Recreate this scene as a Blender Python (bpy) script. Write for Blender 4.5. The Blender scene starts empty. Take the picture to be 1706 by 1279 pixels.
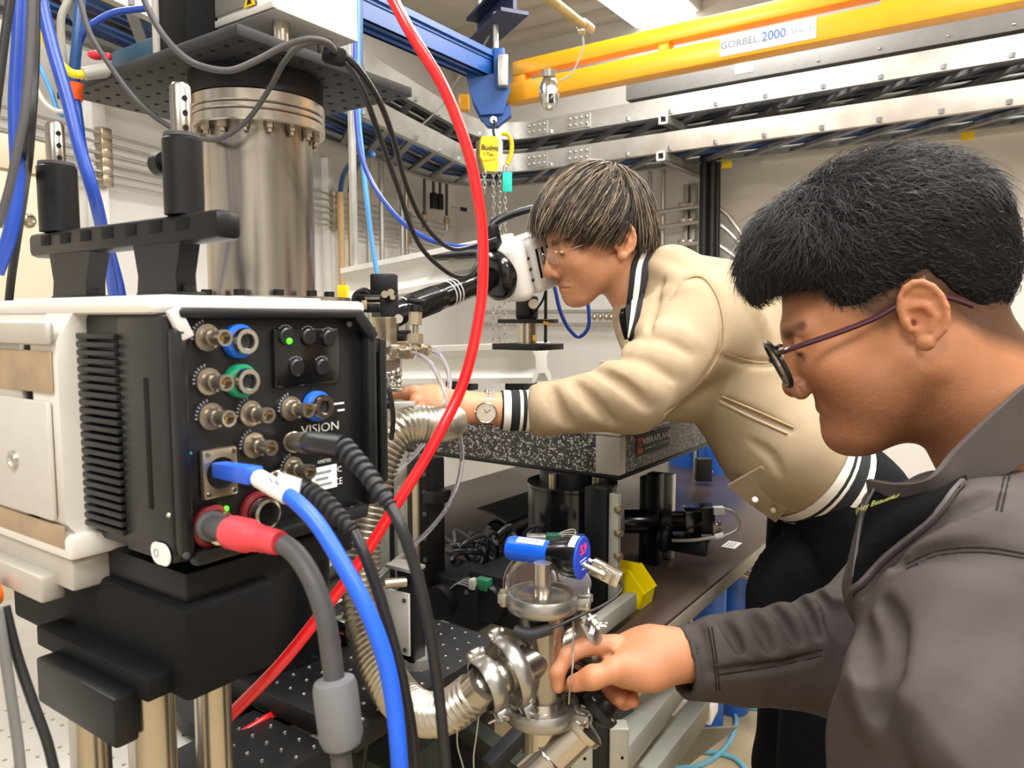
import bpy, bmesh, math, random
import numpy as np
from mathutils import Vector, Matrix
from math import sin, cos, pi, atan, atan2, sqrt, radians

# ------------------------------------------------------------------ camera, sky, lights, exposure
scene = bpy.context.scene
COL = scene.collection
F_PX, CX, CY = 1250.0, 853.0, 639.5          # focal length and centre in pixels of the 1706 x 1279 frame
PITCH = atan(110 / 1250)
CAM = Vector((0, 0, 1.45))
cp, sp = cos(PITCH), sin(PITCH)
cam_data = bpy.data.cameras.new('camera')
cam_data.sensor_width = 36.0
cam_data.lens = F_PX / 1706 * 36.0
cam_data.clip_start = 0.02
cam_data.dof.use_dof = True
cam_data.dof.focus_distance = 1.15
cam_data.dof.aperture_fstop = 12.0
cam_ob = bpy.data.objects.new('camera', cam_data)
cam_ob.location = CAM
cam_ob.rotation_euler = (pi / 2 - PITCH, 0, 0)
COL.objects.link(cam_ob)
scene.camera = cam_ob

world = bpy.data.worlds.new('world')
scene.world = world
world.use_nodes = True
world.node_tree.nodes['Background'].inputs[0].default_value = (0.93, 0.95, 1.0, 1)
world.node_tree.nodes['Background'].inputs[1].default_value = 0.62


def area_light(name, loc, sx, sy, power, rot=(0, 0, 0), col=(1, 0.98, 0.955)):
    l = bpy.data.lights.new(name, 'AREA')
    l.shape = 'RECTANGLE'
    l.size, l.size_y = sx, sy
    l.energy = power
    l.color = col
    o = bpy.data.objects.new(name, l)
    o.location = loc
    o.rotation_euler = rot
    COL.objects.link(o)
    return o


RZ = radians(-34.7)
# the ceiling fixtures of the hutch (the two in the frame also have their housings below)
area_light('ceiling_lamp_light', (0.62, 2.9, 3.02), 0.34, 1.2, 62, (0, 0, RZ))
area_light('ceiling_lamp_light', (-1.35, 1.55, 3.02), 0.34, 1.2, 62, (0, 0, RZ))
area_light('ceiling_lamp_light', (0.55, 0.75, 3.02), 0.4, 1.2, 70, (0, 0, RZ))
area_light('ceiling_lamp_light', (2.0, 1.7, 3.02), 0.4, 1.2, 70, (0, 0, RZ))
area_light('ceiling_lamp_light', (-0.55, -0.9, 3.02), 0.4, 1.2, 80, (0, 0, RZ))
area_light('ceiling_lamp_light', (1.2, -0.7, 3.02), 0.4, 1.2, 70, (0, 0, RZ))

scene.view_settings.view_transform = 'Standard'
scene.view_settings.look = 'None'
scene.view_settings.gamma = 1.0
scene.view_settings.use_curve_mapping = False
scene.view_settings.exposure = -0.42

# ------------------------------------------------------------------ pixel helpers: a pixel and a real distance give a place in the room
RIGHT = Vector((1, 0, 0))
FWD = Vector((0, cp, -sp))
UPV = Vector((0, sp, cp))
U = Vector((-0.822, 0.569, 0)).normalized()     # along the bridge crane, away
V = Vector((0.569, 0.822, 0)).normalized()      # along the runway, away
WL = Vector((0.349, 0.937, 0)).normalized()     # along the left wall, away
Z = Vector((0, 0, 1))
NW = Vector((0.937, -0.349, 0)).normalized()    # left wall normal, into the room
R_UV = Matrix((-U, V, Z)).transposed()          # local x = -U, y = V
R_WL = Matrix((NW, WL, Z)).transposed()
R_ID = Matrix.Identity(3)


def ray(px, py):
    return RIGHT * ((px - CX) / F_PX) + UPV * ((CY - py) / F_PX) + FWD


def P(px, py, d):
    return CAM + ray(px, py) * d


def onplane(px, py, pt, n):
    r = ray(px, py)
    return CAM + r * ((Vector(pt) - CAM).dot(n) / r.dot(n))


def onz(px, py, z):
    return onplane(px, py, Vector((0, 0, z)), Z)


def proj(p):
    q = Vector(p) - CAM
    d = q.dot(FWD)
    return CX + F_PX * q.dot(RIGHT) / d, CY - F_PX * q.dot(UPV) / d, d


def zat(py, y):
    k = (CY - py) / F_PX
    return CAM.z + y * (k * cp - sp) / (cp + k * sp)


def along(px, a, dr):
    k = (px - CX) / F_PX
    q = Vector(a) - CAM
    return (k * q.dot(FWD) - q.x) / (dr.x - k * dr.dot(FWD))


# ------------------------------------------------------------------ materials
def lin(h):
    c = [int(h[i:i + 2], 16) / 255 for i in (0, 2, 4)]
    return tuple(x / 12.92 if x <= 0.04045 else ((x + 0.055) / 1.055) ** 2.4 for x in c)


M = {}


def mat(name, hexcol, rough=0.5, metal=0.0, var=0.12, scale=30.0, bump=0.0, bscale=None, emit=None, estr=0, alpha=None,
        trans=0.0, stretch=None, coat=0.0, attr=None, sss=0.0, aniso=0.0, ior=None, col2=None, detail=3, rvar=0.0, spec=None):
    m = bpy.data.materials.new(name)
    m.use_nodes = True
    nt = m.node_tree
    b = nt.nodes['Principled BSDF']
    c = lin(hexcol) if isinstance(hexcol, str) else hexcol
    tc = nt.nodes.new('ShaderNodeTexCoord')
    mp = nt.nodes.new('ShaderNodeMapping')
    nt.links.new(tc.outputs['Object'], mp.inputs[0])
    if stretch:
        mp.inputs['Scale'].default_value = stretch
    nz = nt.nodes.new('ShaderNodeTexNoise')
    nz.inputs['Scale'].default_value = scale
    nz.inputs['Detail'].default_value = detail
    nt.links.new(mp.outputs[0], nz.inputs['Vector'])
    ramp = nt.nodes.new('ShaderNodeValToRGB')
    ramp.color_ramp.elements[0].position = 0.3
    ramp.color_ramp.elements[1].position = 0.7
    lo = [max(0, x * (1 - var)) for x in c]
    hi = [min(1, x * (1 + var)) for x in c]
    if col2:
        lo, hi = c, lin(col2)
    ramp.color_ramp.elements[0].color = (*lo, 1)
    ramp.color_ramp.elements[1].color = (*hi, 1)
    nt.links.new(nz.outputs['Fac'], ramp.inputs[0])
    out = ramp.outputs[0]
    if attr:
        at = nt.nodes.new('ShaderNodeAttribute')
        at.attribute_name = attr
        mx = nt.nodes.new('ShaderNodeMix')
        mx.data_type = 'RGBA'
        mx.blend_type = 'MULTIPLY'
        mx.inputs[0].default_value = 1.0
        nt.links.new(out, mx.inputs[6])
        nt.links.new(at.outputs['Color'], mx.inputs[7])
        out = mx.outputs[2]
    nt.links.new(out, b.inputs['Base Color'])
    b.inputs['Roughness'].default_value = rough
    if rvar:
        mr = nt.nodes.new('ShaderNodeMapRange')
        mr.inputs['To Min'].default_value = max(0.02, rough - rvar)
        mr.inputs['To Max'].default_value = min(1, rough + rvar)
        nt.links.new(nz.outputs['Fac'], mr.inputs['Value'])
        nt.links.new(mr.outputs[0], b.inputs['Roughness'])
    b.inputs['Metallic'].default_value = metal
    if spec is not None:
        b.inputs['Specular IOR Level'].default_value = spec
    if ior:
        b.inputs['IOR'].default_value = ior
    if trans:
        b.inputs['Transmission Weight'].default_value = trans
    if coat:
        b.inputs['Coat Weight'].default_value = coat
        b.inputs['Coat Roughness'].default_value = 0.15
    if sss:
        b.inputs['Subsurface Weight'].default_value = sss
        b.inputs['Subsurface Radius'].default_value = (0.012, 0.005, 0.003)
        b.inputs['Subsurface Scale'].default_value = 0.6
    if emit:
        b.inputs['Emission Color'].default_value = (*lin(emit), 1)
        b.inputs['Emission Strength'].default_value = estr
    if bump:
        bn = nt.nodes.new('ShaderNodeTexNoise')
        bn.inputs['Scale'].default_value = bscale or scale
        bn.inputs['Detail'].default_value = 4
        nt.links.new(mp.outputs[0], bn.inputs['Vector'])
        bp = nt.nodes.new('ShaderNodeBump')
        bp.inputs['Strength'].default_value = 1.0
        bp.inputs['Distance'].default_value = bump
        nt.links.new(bn.outputs['Fac'], bp.inputs['Height'])
        nt.links.new(bp.outputs[0], b.inputs['Normal'])
    M[name] = m
    return m


mat('wall_paint', 'd8d5cf', 0.55, var=0.04, scale=3)
mat('ceiling_deck', 'd6cfc2', 0.6, var=0.06, scale=4)
mat('concrete', 'b9a787', 0.55, var=0.3, scale=5, bump=0.002, bscale=40, detail=8, col2=None, rvar=0.15)
mat('cream_panel', 'd9cdb2', 0.4, var=0.03, scale=5)
mat('galvanized', 'b9b8b2', 0.38, 0.75, var=0.1, scale=14, rvar=0.08)
mat('galvanized_rung', '8f9094', 0.45, 0.6, var=0.1, scale=14)
mat('grey_trough', '7d7d7b', 0.5, 0.2, var=0.05)
mat('yellow_paint', 'f0a812', 0.35, var=0.05, scale=8, coat=0.2)
mat('blue_paint', '1d4f96', 0.4, var=0.1, scale=8)
mat('navy_paint', '232d52', 0.45, var=0.1, scale=8)
mat('hoist_yellow', 'e8c508', 0.4, var=0.06)
mat('white_plastic', 'e6e4de', 0.4, var=0.03)
mat('white_paint', 'e4e2dc', 0.35, var=0.03, coat=0.15)
mat('label_white', 'e9e9e6', 0.6, var=0.03)
mat('label_grey', 'bfc2c6', 0.6, var=0.03)
mat('text_grey', '7d8492', 0.6)
mat('text_white', 'd8d8d6', 0.5)
mat('text_black', '16140f', 0.6)
mat('text_blue', '5c78b0', 0.6)
mat('text_lime', 'b0b060', 0.7)
mat('red_ink', 'b02a24', 0.5)
mat('steel', 'b9b3a8', 0.24, 0.95, var=0.08, scale=20, stretch=(1, 1, 0.05))
mat('steel_brushed', 'a09b92', 0.24, 0.95, var=0.16, scale=60, stretch=(1, 1, 0.02), rvar=0.08)
mat('chrome', 'cfcdc8', 0.2, 1.0, var=0.05, scale=30)
mat('cast_metal', 'a5a39e', 0.32, 0.9, var=0.08)
mat('bellows_steel', 'b3ada0', 0.3, 0.9, var=0.06)
mat('nickel', 'b5ab98', 0.28, 0.9, var=0.08)
mat('brass_nickel', 'b3aa9a', 0.28, 0.9, var=0.1)
mat('gold', 'd09a3a', 0.3, 0.9)
mat('aluminium', 'bdbbb5', 0.4, 0.7, var=0.06, stretch=(1, 1, 0.1))
mat('anodized_black', '131316', 0.42, 0.3, var=0.15, scale=40)
mat('black_body', '141517', 0.38, 0.0, var=0.15, scale=30)
mat('black_matte', '0b0b0d', 0.7, 0.0, var=0.2, spec=0.25)
mat('black_gloss', '0e0e10', 0.18, 0.0, var=0.2, coat=0.3)
mat('black_board', '1b1b1e', 0.5, 0.25, var=0.2, scale=50)
mat('dark_board', '29292b', 0.55, 0.3, var=0.12, scale=50)
mat('rubber', '222325', 0.6, var=0.15)
mat('rubber_grey', '4a484a', 0.55, var=0.12)
mat('ferrite_grey', '6d6e70', 0.6, var=0.08)
mat('cable_black', '1c1c1e', 0.42, var=0.15)
mat('cable_grey', '6a6a68', 0.42, var=0.1)
mat('cable_lightgrey', 'a7a59c', 0.45, var=0.06)
mat('cable_blue', '2348a8', 0.35, var=0.08)
mat('cable_darkblue', '24508a', 0.35, var=0.08)
mat('cable_navy', '1c2f5e', 0.4)
mat('cable_lightblue', '4f9fe0', 0.35, var=0.06)
mat('ethernet_blue', '1f5fe0', 0.4, var=0.05)
mat('cable_teal', '6fb4cf', 0.4, var=0.06)
mat('cable_yellow', 'f2d413', 0.4, var=0.05)
mat('cable_white', 'dcdad2', 0.4, var=0.04)
mat('wire_silver', 'b9b6ae', 0.35, 0.7)
mat('red_hose', 'e01b22', 0.28, var=0.05, coat=0.4)
mat('red_rubber', 'e2434d', 0.5, var=0.06)
mat('red_ring', '7c1622', 0.4)
mat('red_plastic', 'e0263a', 0.35)
mat('orange_plastic', 'f2601a', 0.45, var=0.05)
mat('orange_knob', 'f0701e', 0.5)
mat('teal_tag', '1fd3bd', 0.5, var=0.04)
mat('teal_box', '1c4a63', 0.4, var=0.08)
mat('green_ring', '1f9a70', 0.4)
mat('blue_ring', '1a63d0', 0.4)
mat('pcb_green', '1f6a48', 0.5)
mat('blue_gauge', '0a5ad6', 0.3, coat=0.3, var=0.04)
mat('gauge_face', '1d3fc0', 0.4)
mat('blue_bottle', '1c57ab', 0.38, var=0.1, scale=6, coat=0.2)
mat('yellow_bin', 'f0d800', 0.4, var=0.04)
mat('led_green', '30c010', 0.4, emit='50f020', estr=2.5)
mat('led_teal', '108060', 0.4, emit='20a080', estr=0.8)
mat('led_red', '400008', 0.4, emit='ff2a48', estr=3.0)
mat('lamp_diffuser', 'ffffff', 0.5, emit='fffaf0', estr=7.0)
mat('copper_grey', 'b09a7e', 0.45, 0.4)
mat('silver_paint', 'cfccc6', 0.42, 0.35, var=0.03)
mat('silver_plate', 'bdb8ae', 0.45, 0.35, var=0.05)
mat('camera_white', 'e2ded7', 0.42, 0.1, var=0.02)
mat('box_grey', '85827c', 0.5, 0.2, var=0.05)
mat('box_white', 'dcdcd8', 0.45, 0.1, var=0.03)
mat('table_laminate', '4a3c33', 0.32, 0.1, var=0.12, scale=3, rvar=0.06)
mat('table_steel', 'b9b5ad', 0.5, 0.15, var=0.08, scale=10)
mat('table_edge', 'a39b8d', 0.5, 0.3, var=0.08)
mat('leg_green', '3a4038', 0.5, 0.2, var=0.1)
mat('strut_grey', 'b3b3a8', 0.42, 0.45, var=0.08, scale=10)
mat('tan_pipe', 'c9a877', 0.5, var=0.06)
mat('clear_tube', 'efeaf4', 0.08, trans=0.88, ior=1.2, var=0.01)
mat('lens_glass', 'f4f6f6', 0.02, trans=0.96, ior=1.12, var=0.0)
mat('lens_coated', '0a0e18', 0.05, coat=1.0)
mat('wood_pipe', 'b39a66', 0.45, 0.2)
mat('blue_tape', '6fa6d8', 0.6, var=0.08)


def granite_mat():
    m = bpy.data.materials.new('speckled_black')
    m.use_nodes = True
    nt = m.node_tree
    b = nt.nodes['Principled BSDF']
    tc = nt.nodes.new('ShaderNodeTexCoord')
    vo = nt.nodes.new('ShaderNodeTexVoronoi')
    vo.inputs['Scale'].default_value = 330
    nz = nt.nodes.new('ShaderNodeTexNoise')
    nz.inputs['Scale'].default_value = 160
    rp = nt.nodes.new('ShaderNodeValToRGB')
    rp.color_ramp.elements[0].position = 0.70
    rp.color_ramp.elements[0].color = (*lin('242223'), 1)
    rp.color_ramp.elements[1].position = 0.95
    rp.color_ramp.elements[1].color = (*lin('a8a49c'), 1)
    nt.links.new(tc.outputs['Object'], vo.inputs['Vector'])
    nt.links.new(tc.outputs['Object'], nz.inputs['Vector'])
    sep = nt.nodes.new('ShaderNodeSeparateColor')
    nt.links.new(vo.outputs['Color'], sep.inputs[0])
    nt.links.new(sep.outputs[0], rp.inputs[0])
    nt.links.new(rp.outputs[0], b.inputs['Base Color'])
    b.inputs['Roughness'].default_value = 0.45
    bp = nt.nodes.new('ShaderNodeBump')
    bp.inputs['Distance'].default_value = 0.0006
    nt.links.new(nz.outputs['Fac'], bp.inputs['Height'])
    nt.links.new(bp.outputs[0], b.inputs['Normal'])
    M['speckled_black'] = m


granite_mat()

# ------------------------------------------------------------------ mesh builder
WORLD = {}       # object name -> world matrix of things


def frame_of(axis, hint=None):
    a = Vector(axis).normalized()
    h = Vector(hint) if hint is not None else (Z if abs(a.z) < 0.9 else Vector((1, 0, 0)))
    x = h.cross(a)
    if x.length < 1e-6:
        x = Vector((0, 1, 0)).cross(a)
    x.normalize()
    y = a.cross(x)
    return x, y, a


def spline(pts, n=8, closed=False):
    pts = [Vector(p) for p in pts]
    if len(pts) < 3:
        return pts
    out = []
    N = len(pts)
    rng = range(N) if closed else range(N - 1)
    for i in rng:
        p0 = pts[(i - 1) % N] if closed else pts[max(i - 1, 0)]
        p1 = pts[i]
        p2 = pts[(i + 1) % N]
        p3 = pts[(i + 2) % N] if closed else pts[min(i + 2, N - 1)]
        t0 = 0.0
        t1 = t0 + max((p1 - p0).length, 1e-5) ** 0.5
        t2 = t1 + max((p2 - p1).length, 1e-5) ** 0.5
        t3 = t2 + max((p3 - p2).length, 1e-5) ** 0.5
        for k in range(n):
            t = t1 + (t2 - t1) * k / n
            A1 = p0 * ((t1 - t) / (t1 - t0)) + p1 * ((t - t0) / (t1 - t0)) if t1 - t0 > 4e-3 else p1
            A2 = p1 * ((t2 - t) / (t2 - t1)) + p2 * ((t - t1) / (t2 - t1))
            A3 = p2 * ((t3 - t) / (t3 - t2)) + p3 * ((t - t2) / (t3 - t2)) if t3 - t2 > 4e-3 else p2
            B1 = A1 * ((t2 - t) / (t2 - t0)) + A2 * ((t - t0) / (t2 - t0))
            B2 = A2 * ((t3 - t) / (t3 - t1)) + A3 * ((t - t1) / (t3 - t1))
            out.append(B1 * ((t2 - t) / (t2 - t1)) + B2 * ((t - t1) / (t2 - t1)))
    if not closed:
        out.append(pts[-1])
    return out


def resample(pts, step):
    pts = [Vector(p) for p in pts]
    L = [0.0]
    for a, b in zip(pts, pts[1:]):
        L.append(L[-1] + (b - a).length)
    n = max(2, int(L[-1] / step))
    out = []
    j = 0
    for i in range(n + 1):
        s = L[-1] * i / n
        while j < len(L) - 2 and L[j + 1] < s:
            j += 1
        t = (s - L[j]) / max(L[j + 1] - L[j], 1e-9)
        out.append(pts[j].lerp(pts[j + 1], min(1, max(0, t))))
    return out


class MB:
    def __init__(self):
        self.v, self.f = [], []

    def add(self, vs, fs):
        o = len(self.v)
        self.v.extend(Vector(p) for p in vs)
        self.f.extend([i + o for i in f] for f in fs)
        return self

    def box(self, c, s, R=R_ID, bev=0.0, seg=2):
        if bev <= 0:
            vs = [Vector(c) + R @ Vector((x * s[0] / 2, y * s[1] / 2, z * s[2] / 2)) for x in (-1, 1) for y in (-1, 1) for z in (-1, 1)]
            return self.add(vs, [(0, 1, 3, 2), (4, 6, 7, 5), (0, 4, 5, 1), (2, 3, 7, 6), (0, 2, 6, 4), (1, 5, 7, 3)])
        bm = bmesh.new()
        bmesh.ops.create_cube(bm, size=1.0)
        for v in bm.verts:
            v.co = Vector((v.co.x * s[0], v.co.y * s[1], v.co.z * s[2]))
        bmesh.ops.bevel(bm, geom=bm.edges[:], offset=min(bev, 0.49 * min(s)), segments=seg, affect='EDGES', profile=0.5)
        bm.verts.index_update()
        vs = [Vector(c) + R @ v.co for v in bm.verts]
        fs = [[v.index for v in f.verts] for f in bm.faces]
        bm.free()
        return self.add(vs, fs)

    def slab(self, o, x, y, z, R=R_UV, bev=0.0):
        """box from local ranges x, y, z in frame R about o"""
        c = Vector(o) + R @ Vector(((x[0] + x[1]) / 2, (y[0] + y[1]) / 2, (z[0] + z[1]) / 2))
        return self.box(c, (abs(x[1] - x[0]), abs(y[1] - y[0]), abs(z[1] - z[0])), R, bev)

    def bar(self, a, b, w, h, hint=Z, bev=0.0):
        a, b = Vector(a), Vector(b)
        x, y, z = frame_of(b - a, hint)
        return self.box((a + b) / 2, (w, h, (b - a).length), Matrix((x, y, z)).transposed(), bev)

    def cyl(self, a, b, r, r2=None, seg=20, caps=True, hint=None):
        a, b = Vector(a), Vector(b)
        r2 = r if r2 is None else r2
        x, y, z = frame_of(b - a, hint)
        vs = []
        for p, rr in ((a, r), (b, r2)):
            for i in range(seg):
                t = 2 * pi * (i + 0.5) / seg
                vs.append(p + x * (rr * cos(t)) + y * (rr * sin(t)))
        fs = [(i, (i + 1) % seg, seg + (i + 1) % seg, seg + i) for i in range(seg)]
        if caps:
            fs += [list(range(seg))[::-1], [seg + i for i in range(seg)]]
        return self.add(vs, fs)

    def lathe(self, o, axis, prof, seg=28, hint=None):
        """prof: (radius, height) pairs; closed ends where radius is 0"""
        o = Vector(o)
        x, y, z = frame_of(axis, hint)
        rings, vs, fs = [], [], []
        for r, h in prof:
            if r < 1e-7:
                rings.append([len(vs)])
                vs.append(o + z * h)
            else:
                rings.append(list(range(len(vs), len(vs) + seg)))
                for i in range(seg):
                    t = 2 * pi * i / seg
                    vs.append(o + z * h + x * (r * cos(t)) + y * (r * sin(t)))
        for A, B in zip(rings, rings[1:]):
            for i in range(seg):
                j = (i + 1) % seg
                if len(A) == 1 and len(B) == 1:
                    continue
                if len(A) == 1:
                    fs.append((A[0], B[j], B[i]))
                elif len(B) == 1:
                    fs.append((A[i], A[j], B[0]))
                else:
                    fs.append((A[i], A[j], B[j], B[i]))
        return self.add(vs, fs)

    def tube(self, pts, r, seg=10, n=8, smooth=True, closed=False, caps=True, flat=1.0):
        pp = spline(pts, n, closed) if smooth else [Vector(p) for p in pts]
        N = len(pp)
        rad = (lambda i: r) if not callable(r) else (lambda i: r(i / (N - 1)))
        T = []
        for i in range(N):
            if closed:
                t = pp[(i + 1) % N] - pp[(i - 1) % N]
            else:
                t = pp[min(i + 1, N - 1)] - pp[max(i - 1, 0)]
            T.append(t.normalized())
        x, y, _ = frame_of(T[0])
        vs, fs = [], []
        for i in range(N):
            x = (x - T[i] * x.dot(T[i])).normalized()
            y = T[i].cross(x)
            rr = rad(i)
            for k in range(seg):
                a = 2 * pi * k / seg
                vs.append(pp[i] + x * (rr * cos(a)) + y * (rr * sin(a) * flat))
        M_ = N if closed else N - 1
        for i in range(M_):
            i2 = (i + 1) % N
            for k in range(seg):
                k2 = (k + 1) % seg
                fs.append((i * seg + k, i * seg + k2, i2 * seg + k2, i2 * seg + k))
        if caps and not closed:
            fs.append([k for k in range(seg)][::-1])
            fs.append([(N - 1) * seg + k for k in range(seg)])
        return self.add(vs, fs)

    def prism(self, pts2, o, ax, ay, depth):
        """outline in plane (o, ax, ay) pushed along the vector depth"""
        o, ax, ay, dv = Vector(o), Vector(ax), Vector(ay), Vector(depth)
        if ax.cross(ay).dot(dv) < 0:
            pts2 = pts2[::-1]
        n = len(pts2)
        vs = [o + ax * p[0] + ay * p[1] for p in pts2]
        vs += [p + dv for p in vs]
        fs = [list(range(n))[::-1], [n + i for i in range(n)]] + [(i, (i + 1) % n, n + (i + 1) % n, n + i) for i in range(n)]
        return self.add(vs, fs)

    def sphere(self, c, r, seg=16, rings=10, R=R_ID):
        r = (r, r, r) if not hasattr(r, '__len__') else r
        c = Vector(c)
        vs = [c + R @ Vector((0, 0, r[2]))]
        for i in range(1, rings):
            t = pi * i / rings
            for k in range(seg):
                a = 2 * pi * k / seg
                vs.append(c + R @ Vector((r[0] * sin(t) * cos(a), r[1] * sin(t) * sin(a), r[2] * cos(t))))
        vs.append(c + R @ Vector((0, 0, -r[2])))
        fs = [(0, 1 + k, 1 + (k + 1) % seg) for k in range(seg)]
        for i in range(rings - 2):
            for k in range(seg):
                a, b = 1 + i * seg + k, 1 + i * seg + (k + 1) % seg
                fs.append((a, a + seg, b + seg, b))
        last = len(vs) - 1
        o = 1 + (rings - 2) * seg
        fs += [(last, o + (k + 1) % seg, o + k) for k in range(seg)]
        return self.add(vs, fs)

    def ring(self, c, axis, R, r, seg=28, sub=8):
        x, y, z = frame_of(axis)
        pts = [Vector(c) + x * (R * cos(2 * pi * i / seg)) + y * (R * sin(2 * pi * i / seg)) for i in range(seg)]
        return self.tube(pts, r, sub, smooth=False, closed=True)

    def build(self, name, material, parent=None, angle=38, origin=None):
        return link_mesh(name, self.v, self.f, material, parent, angle, origin)


def link_mesh(name, vs, fs, material, parent=None, angle=38, origin=None):
    me = bpy.data.meshes.new(name)
    if parent is not None:
        Mi = WORLD[parent.name].inverted()
        vs = [Mi @ Vector(p) for p in vs]
    else:
        if origin is None:
            xs = [p[0] for p in vs]
            ys = [p[1] for p in vs]
            zs = [p[2] for p in vs]
            origin = Vector(((min(xs) + max(xs)) / 2, (min(ys) + max(ys)) / 2, min(zs)))
        else:
            origin = Vector(origin)
        vs = [Vector(p) - origin for p in vs]
    me.from_pydata([tuple(p) for p in vs], [], [tuple(f) for f in fs])
    me.update()
    me.shade_smooth()
    me.set_sharp_from_angle(angle=radians(angle))
    me.materials.append(M[material] if isinstance(material, str) else material)
    o = bpy.data.objects.new(name, me)
    COL.objects.link(o)
    if parent is not None:
        o.parent = parent
        WORLD[o.name] = WORLD[parent.name]
    else:
        o.location = origin
        WORLD[o.name] = Matrix.Translation(origin)
    return o


def tag(o, label, cat, group=None):
    o['label'] = label
    o['category'] = cat
    if group:
        o['group'] = group
    return o


def thing(name, label, cat, loc, group=None, R=None):
    o = bpy.data.objects.new(name, None)
    o.empty_display_size = 0.05
    COL.objects.link(o)
    mw = Matrix.Translation(Vector(loc))
    if R is not None:
        mw = mw @ R.to_4x4()
    o.matrix_basis = mw
    WORLD[o.name] = mw
    return tag(o, label, cat, group)


def structure(o):
    o['kind'] = 'structure'
    return o


def stuff(o):
    o['kind'] = 'stuff'
    return o


def text_mesh(name, body, material, o, ax, ay, height, parent, thick=0.0006, align='CENTER', squeeze=1.0, bold=False):
    """flat raised lettering: o = middle of the line, ax = reading direction, ay = up"""
    cu = bpy.data.curves.new(name, 'FONT')
    cu.body = body
    cu.align_x = align
    cu.align_y = 'CENTER'
    cu.size = 1.0
    cu.extrude = 0.0
    cu.offset = 0.02 if bold else 0.0
    cu.resolution_u = 3
    ob = bpy.data.objects.new(name, cu)
    COL.objects.link(ob)
    dg = bpy.context.evaluated_depsgraph_get()
    me = ob.evaluated_get(dg).to_mesh()
    vs = [v.co.copy() for v in me.vertices]
    fs = [list(p.vertices) for p in me.polygons]
    ob.evaluated_get(dg).to_mesh_clear()
    bpy.data.objects.remove(ob)
    bpy.data.curves.remove(cu)
    ax, ay = Vector(ax).normalized(), Vector(ay).normalized()
    n = ax.cross(ay)
    s = height * 1.35
    vs = [Vector(o) + ax * (v.x * s * squeeze) + ay * (v.y * s) + n * thick for v in vs]
    return link_mesh(name, vs, fs, material, parent)


def part(mb, name, material, parent, angle=38):
    return mb.build(name, material, parent, angle)


def cable(name, label, pts, r, material, seg=10, n=8, group=None, cat='cable'):
    """pts: (px, py, distance) or points in the room"""
    pp = [P(*p) if not isinstance(p, Vector) else p for p in pts]
    return tag(MB().tube(pp, r, seg, n).build(name, material), label, cat, group)


rnd = random.Random(4)
# ------------------------------------------------------------------ the room
CEIL = 3.1
C0 = Vector((-0.372, 5.02, 0))                 # far corner of the room
m = MB()
m.slab(C0, (-0.0, 7.0), (0, 0.12), (0, CEIL), R_UV)
structure(m.build('wall_right', 'wall_paint'))
m = MB()
m.slab(C0, (-0.12, 0), (-8.2, 0.12), (0, CEIL), R_WL)
structure(m.build('wall_left', 'wall_paint'))
m = MB()
m.box((0.8, 1.8, -0.05), (11, 10, 0.1))
structure(m.build('floor', 'concrete'))
# corrugated steel deck: ribs run along U
m = MB()
prof, x = [], -4.5
while x < 4.5:
    prof += [(x, 0), (x + 0.10, 0), (x + 0.12, 0.04), (x + 0.20, 0.04), (x + 0.22, 0)]
    x += 0.22
prof += [(x, 0), (x, 0.14), (-4.5, 0.14)]
m.prism(prof, Vector((0.8, 1.8, CEIL)) - U * 5, V, Z, U * 10)
structure(m.build('ceiling', 'ceiling_deck'))
structure(MB().box((0.6, -2.45, CEIL / 2), (8.4, 0.1, CEIL)).build('wall_back', 'wall_paint'))
structure(MB().box((4.45, 0.3, CEIL / 2), (0.1, 5.6, CEIL)).build('wall_side', 'wall_paint'))
# baseboards
m = MB()
m.slab(C0, (0, 7.0), (-0.012, -0.001), (0, 0.1), R_UV)
structure(m.build('baseboard_right', 'rubber_grey'))
m = MB()
m.slab(C0, (0.001, 0.012), (-7.0, 0), (0, 0.1), R_WL)
structure(m.build('baseboard_left', 'rubber_grey'))


# ceiling lamps
def ceiling_lamp(far_corner, label, ln=1.2, w=0.34):
    o = far_corner - V * (ln / 2) - U * (w / 2)
    t = thing('ceiling_lamp', label, 'lamp', (o.x, o.y, CEIL), None, R_UV)
    m = MB().slab((o.x, o.y, 0), (-w / 2 - 0.02, w / 2 + 0.02), (-ln / 2 - 0.02, ln / 2 + 0.02), (CEIL - 0.06, CEIL), R_UV, 0.006)
    part(m, 'housing', 'white_paint', t)
    m = MB().slab((o.x, o.y, 0), (-w / 2, w / 2), (-ln / 2, ln / 2), (CEIL - 0.075, CEIL - 0.0595), R_UV, 0.006)
    part(m, 'diffuser', 'lamp_diffuser', t)


fc = onz(1060, 46, CEIL - 0.07)
ceiling_lamp(fc, 'lit white ceiling lamp above the yellow bridge truss')
fc = onz(215, 62, CEIL - 0.07)
ceiling_lamp(fc, 'lit white ceiling lamp above the perforated black plate', 1.2, 0.36)

# flat white panel seen under the deck near the blue runway
t = onz(842, 12, CEIL - 0.03)
m = MB().slab((t.x, t.y, 0), (-0.55, 0), (-1.0, 0), (CEIL - 0.035, CEIL - 0.001), R_UV, 0.008)
tag(m.build('ceiling_panel', 'ceiling_deck'), 'flat pale ceiling panel above the blue runway beam', 'panel')

# ------------------------------------------------------------------ cable trays along the two walls
OFF_F, OFF_B = 0.50, 0.12
RF = C0 - V * OFF_F


def line_isect(p, d, q, e):
    den = d.x * e.y - d.y * e.x
    s = ((q.x - p.x) * e.y - (q.y - p.y) * e.x) / den
    return p + d * s


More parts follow.
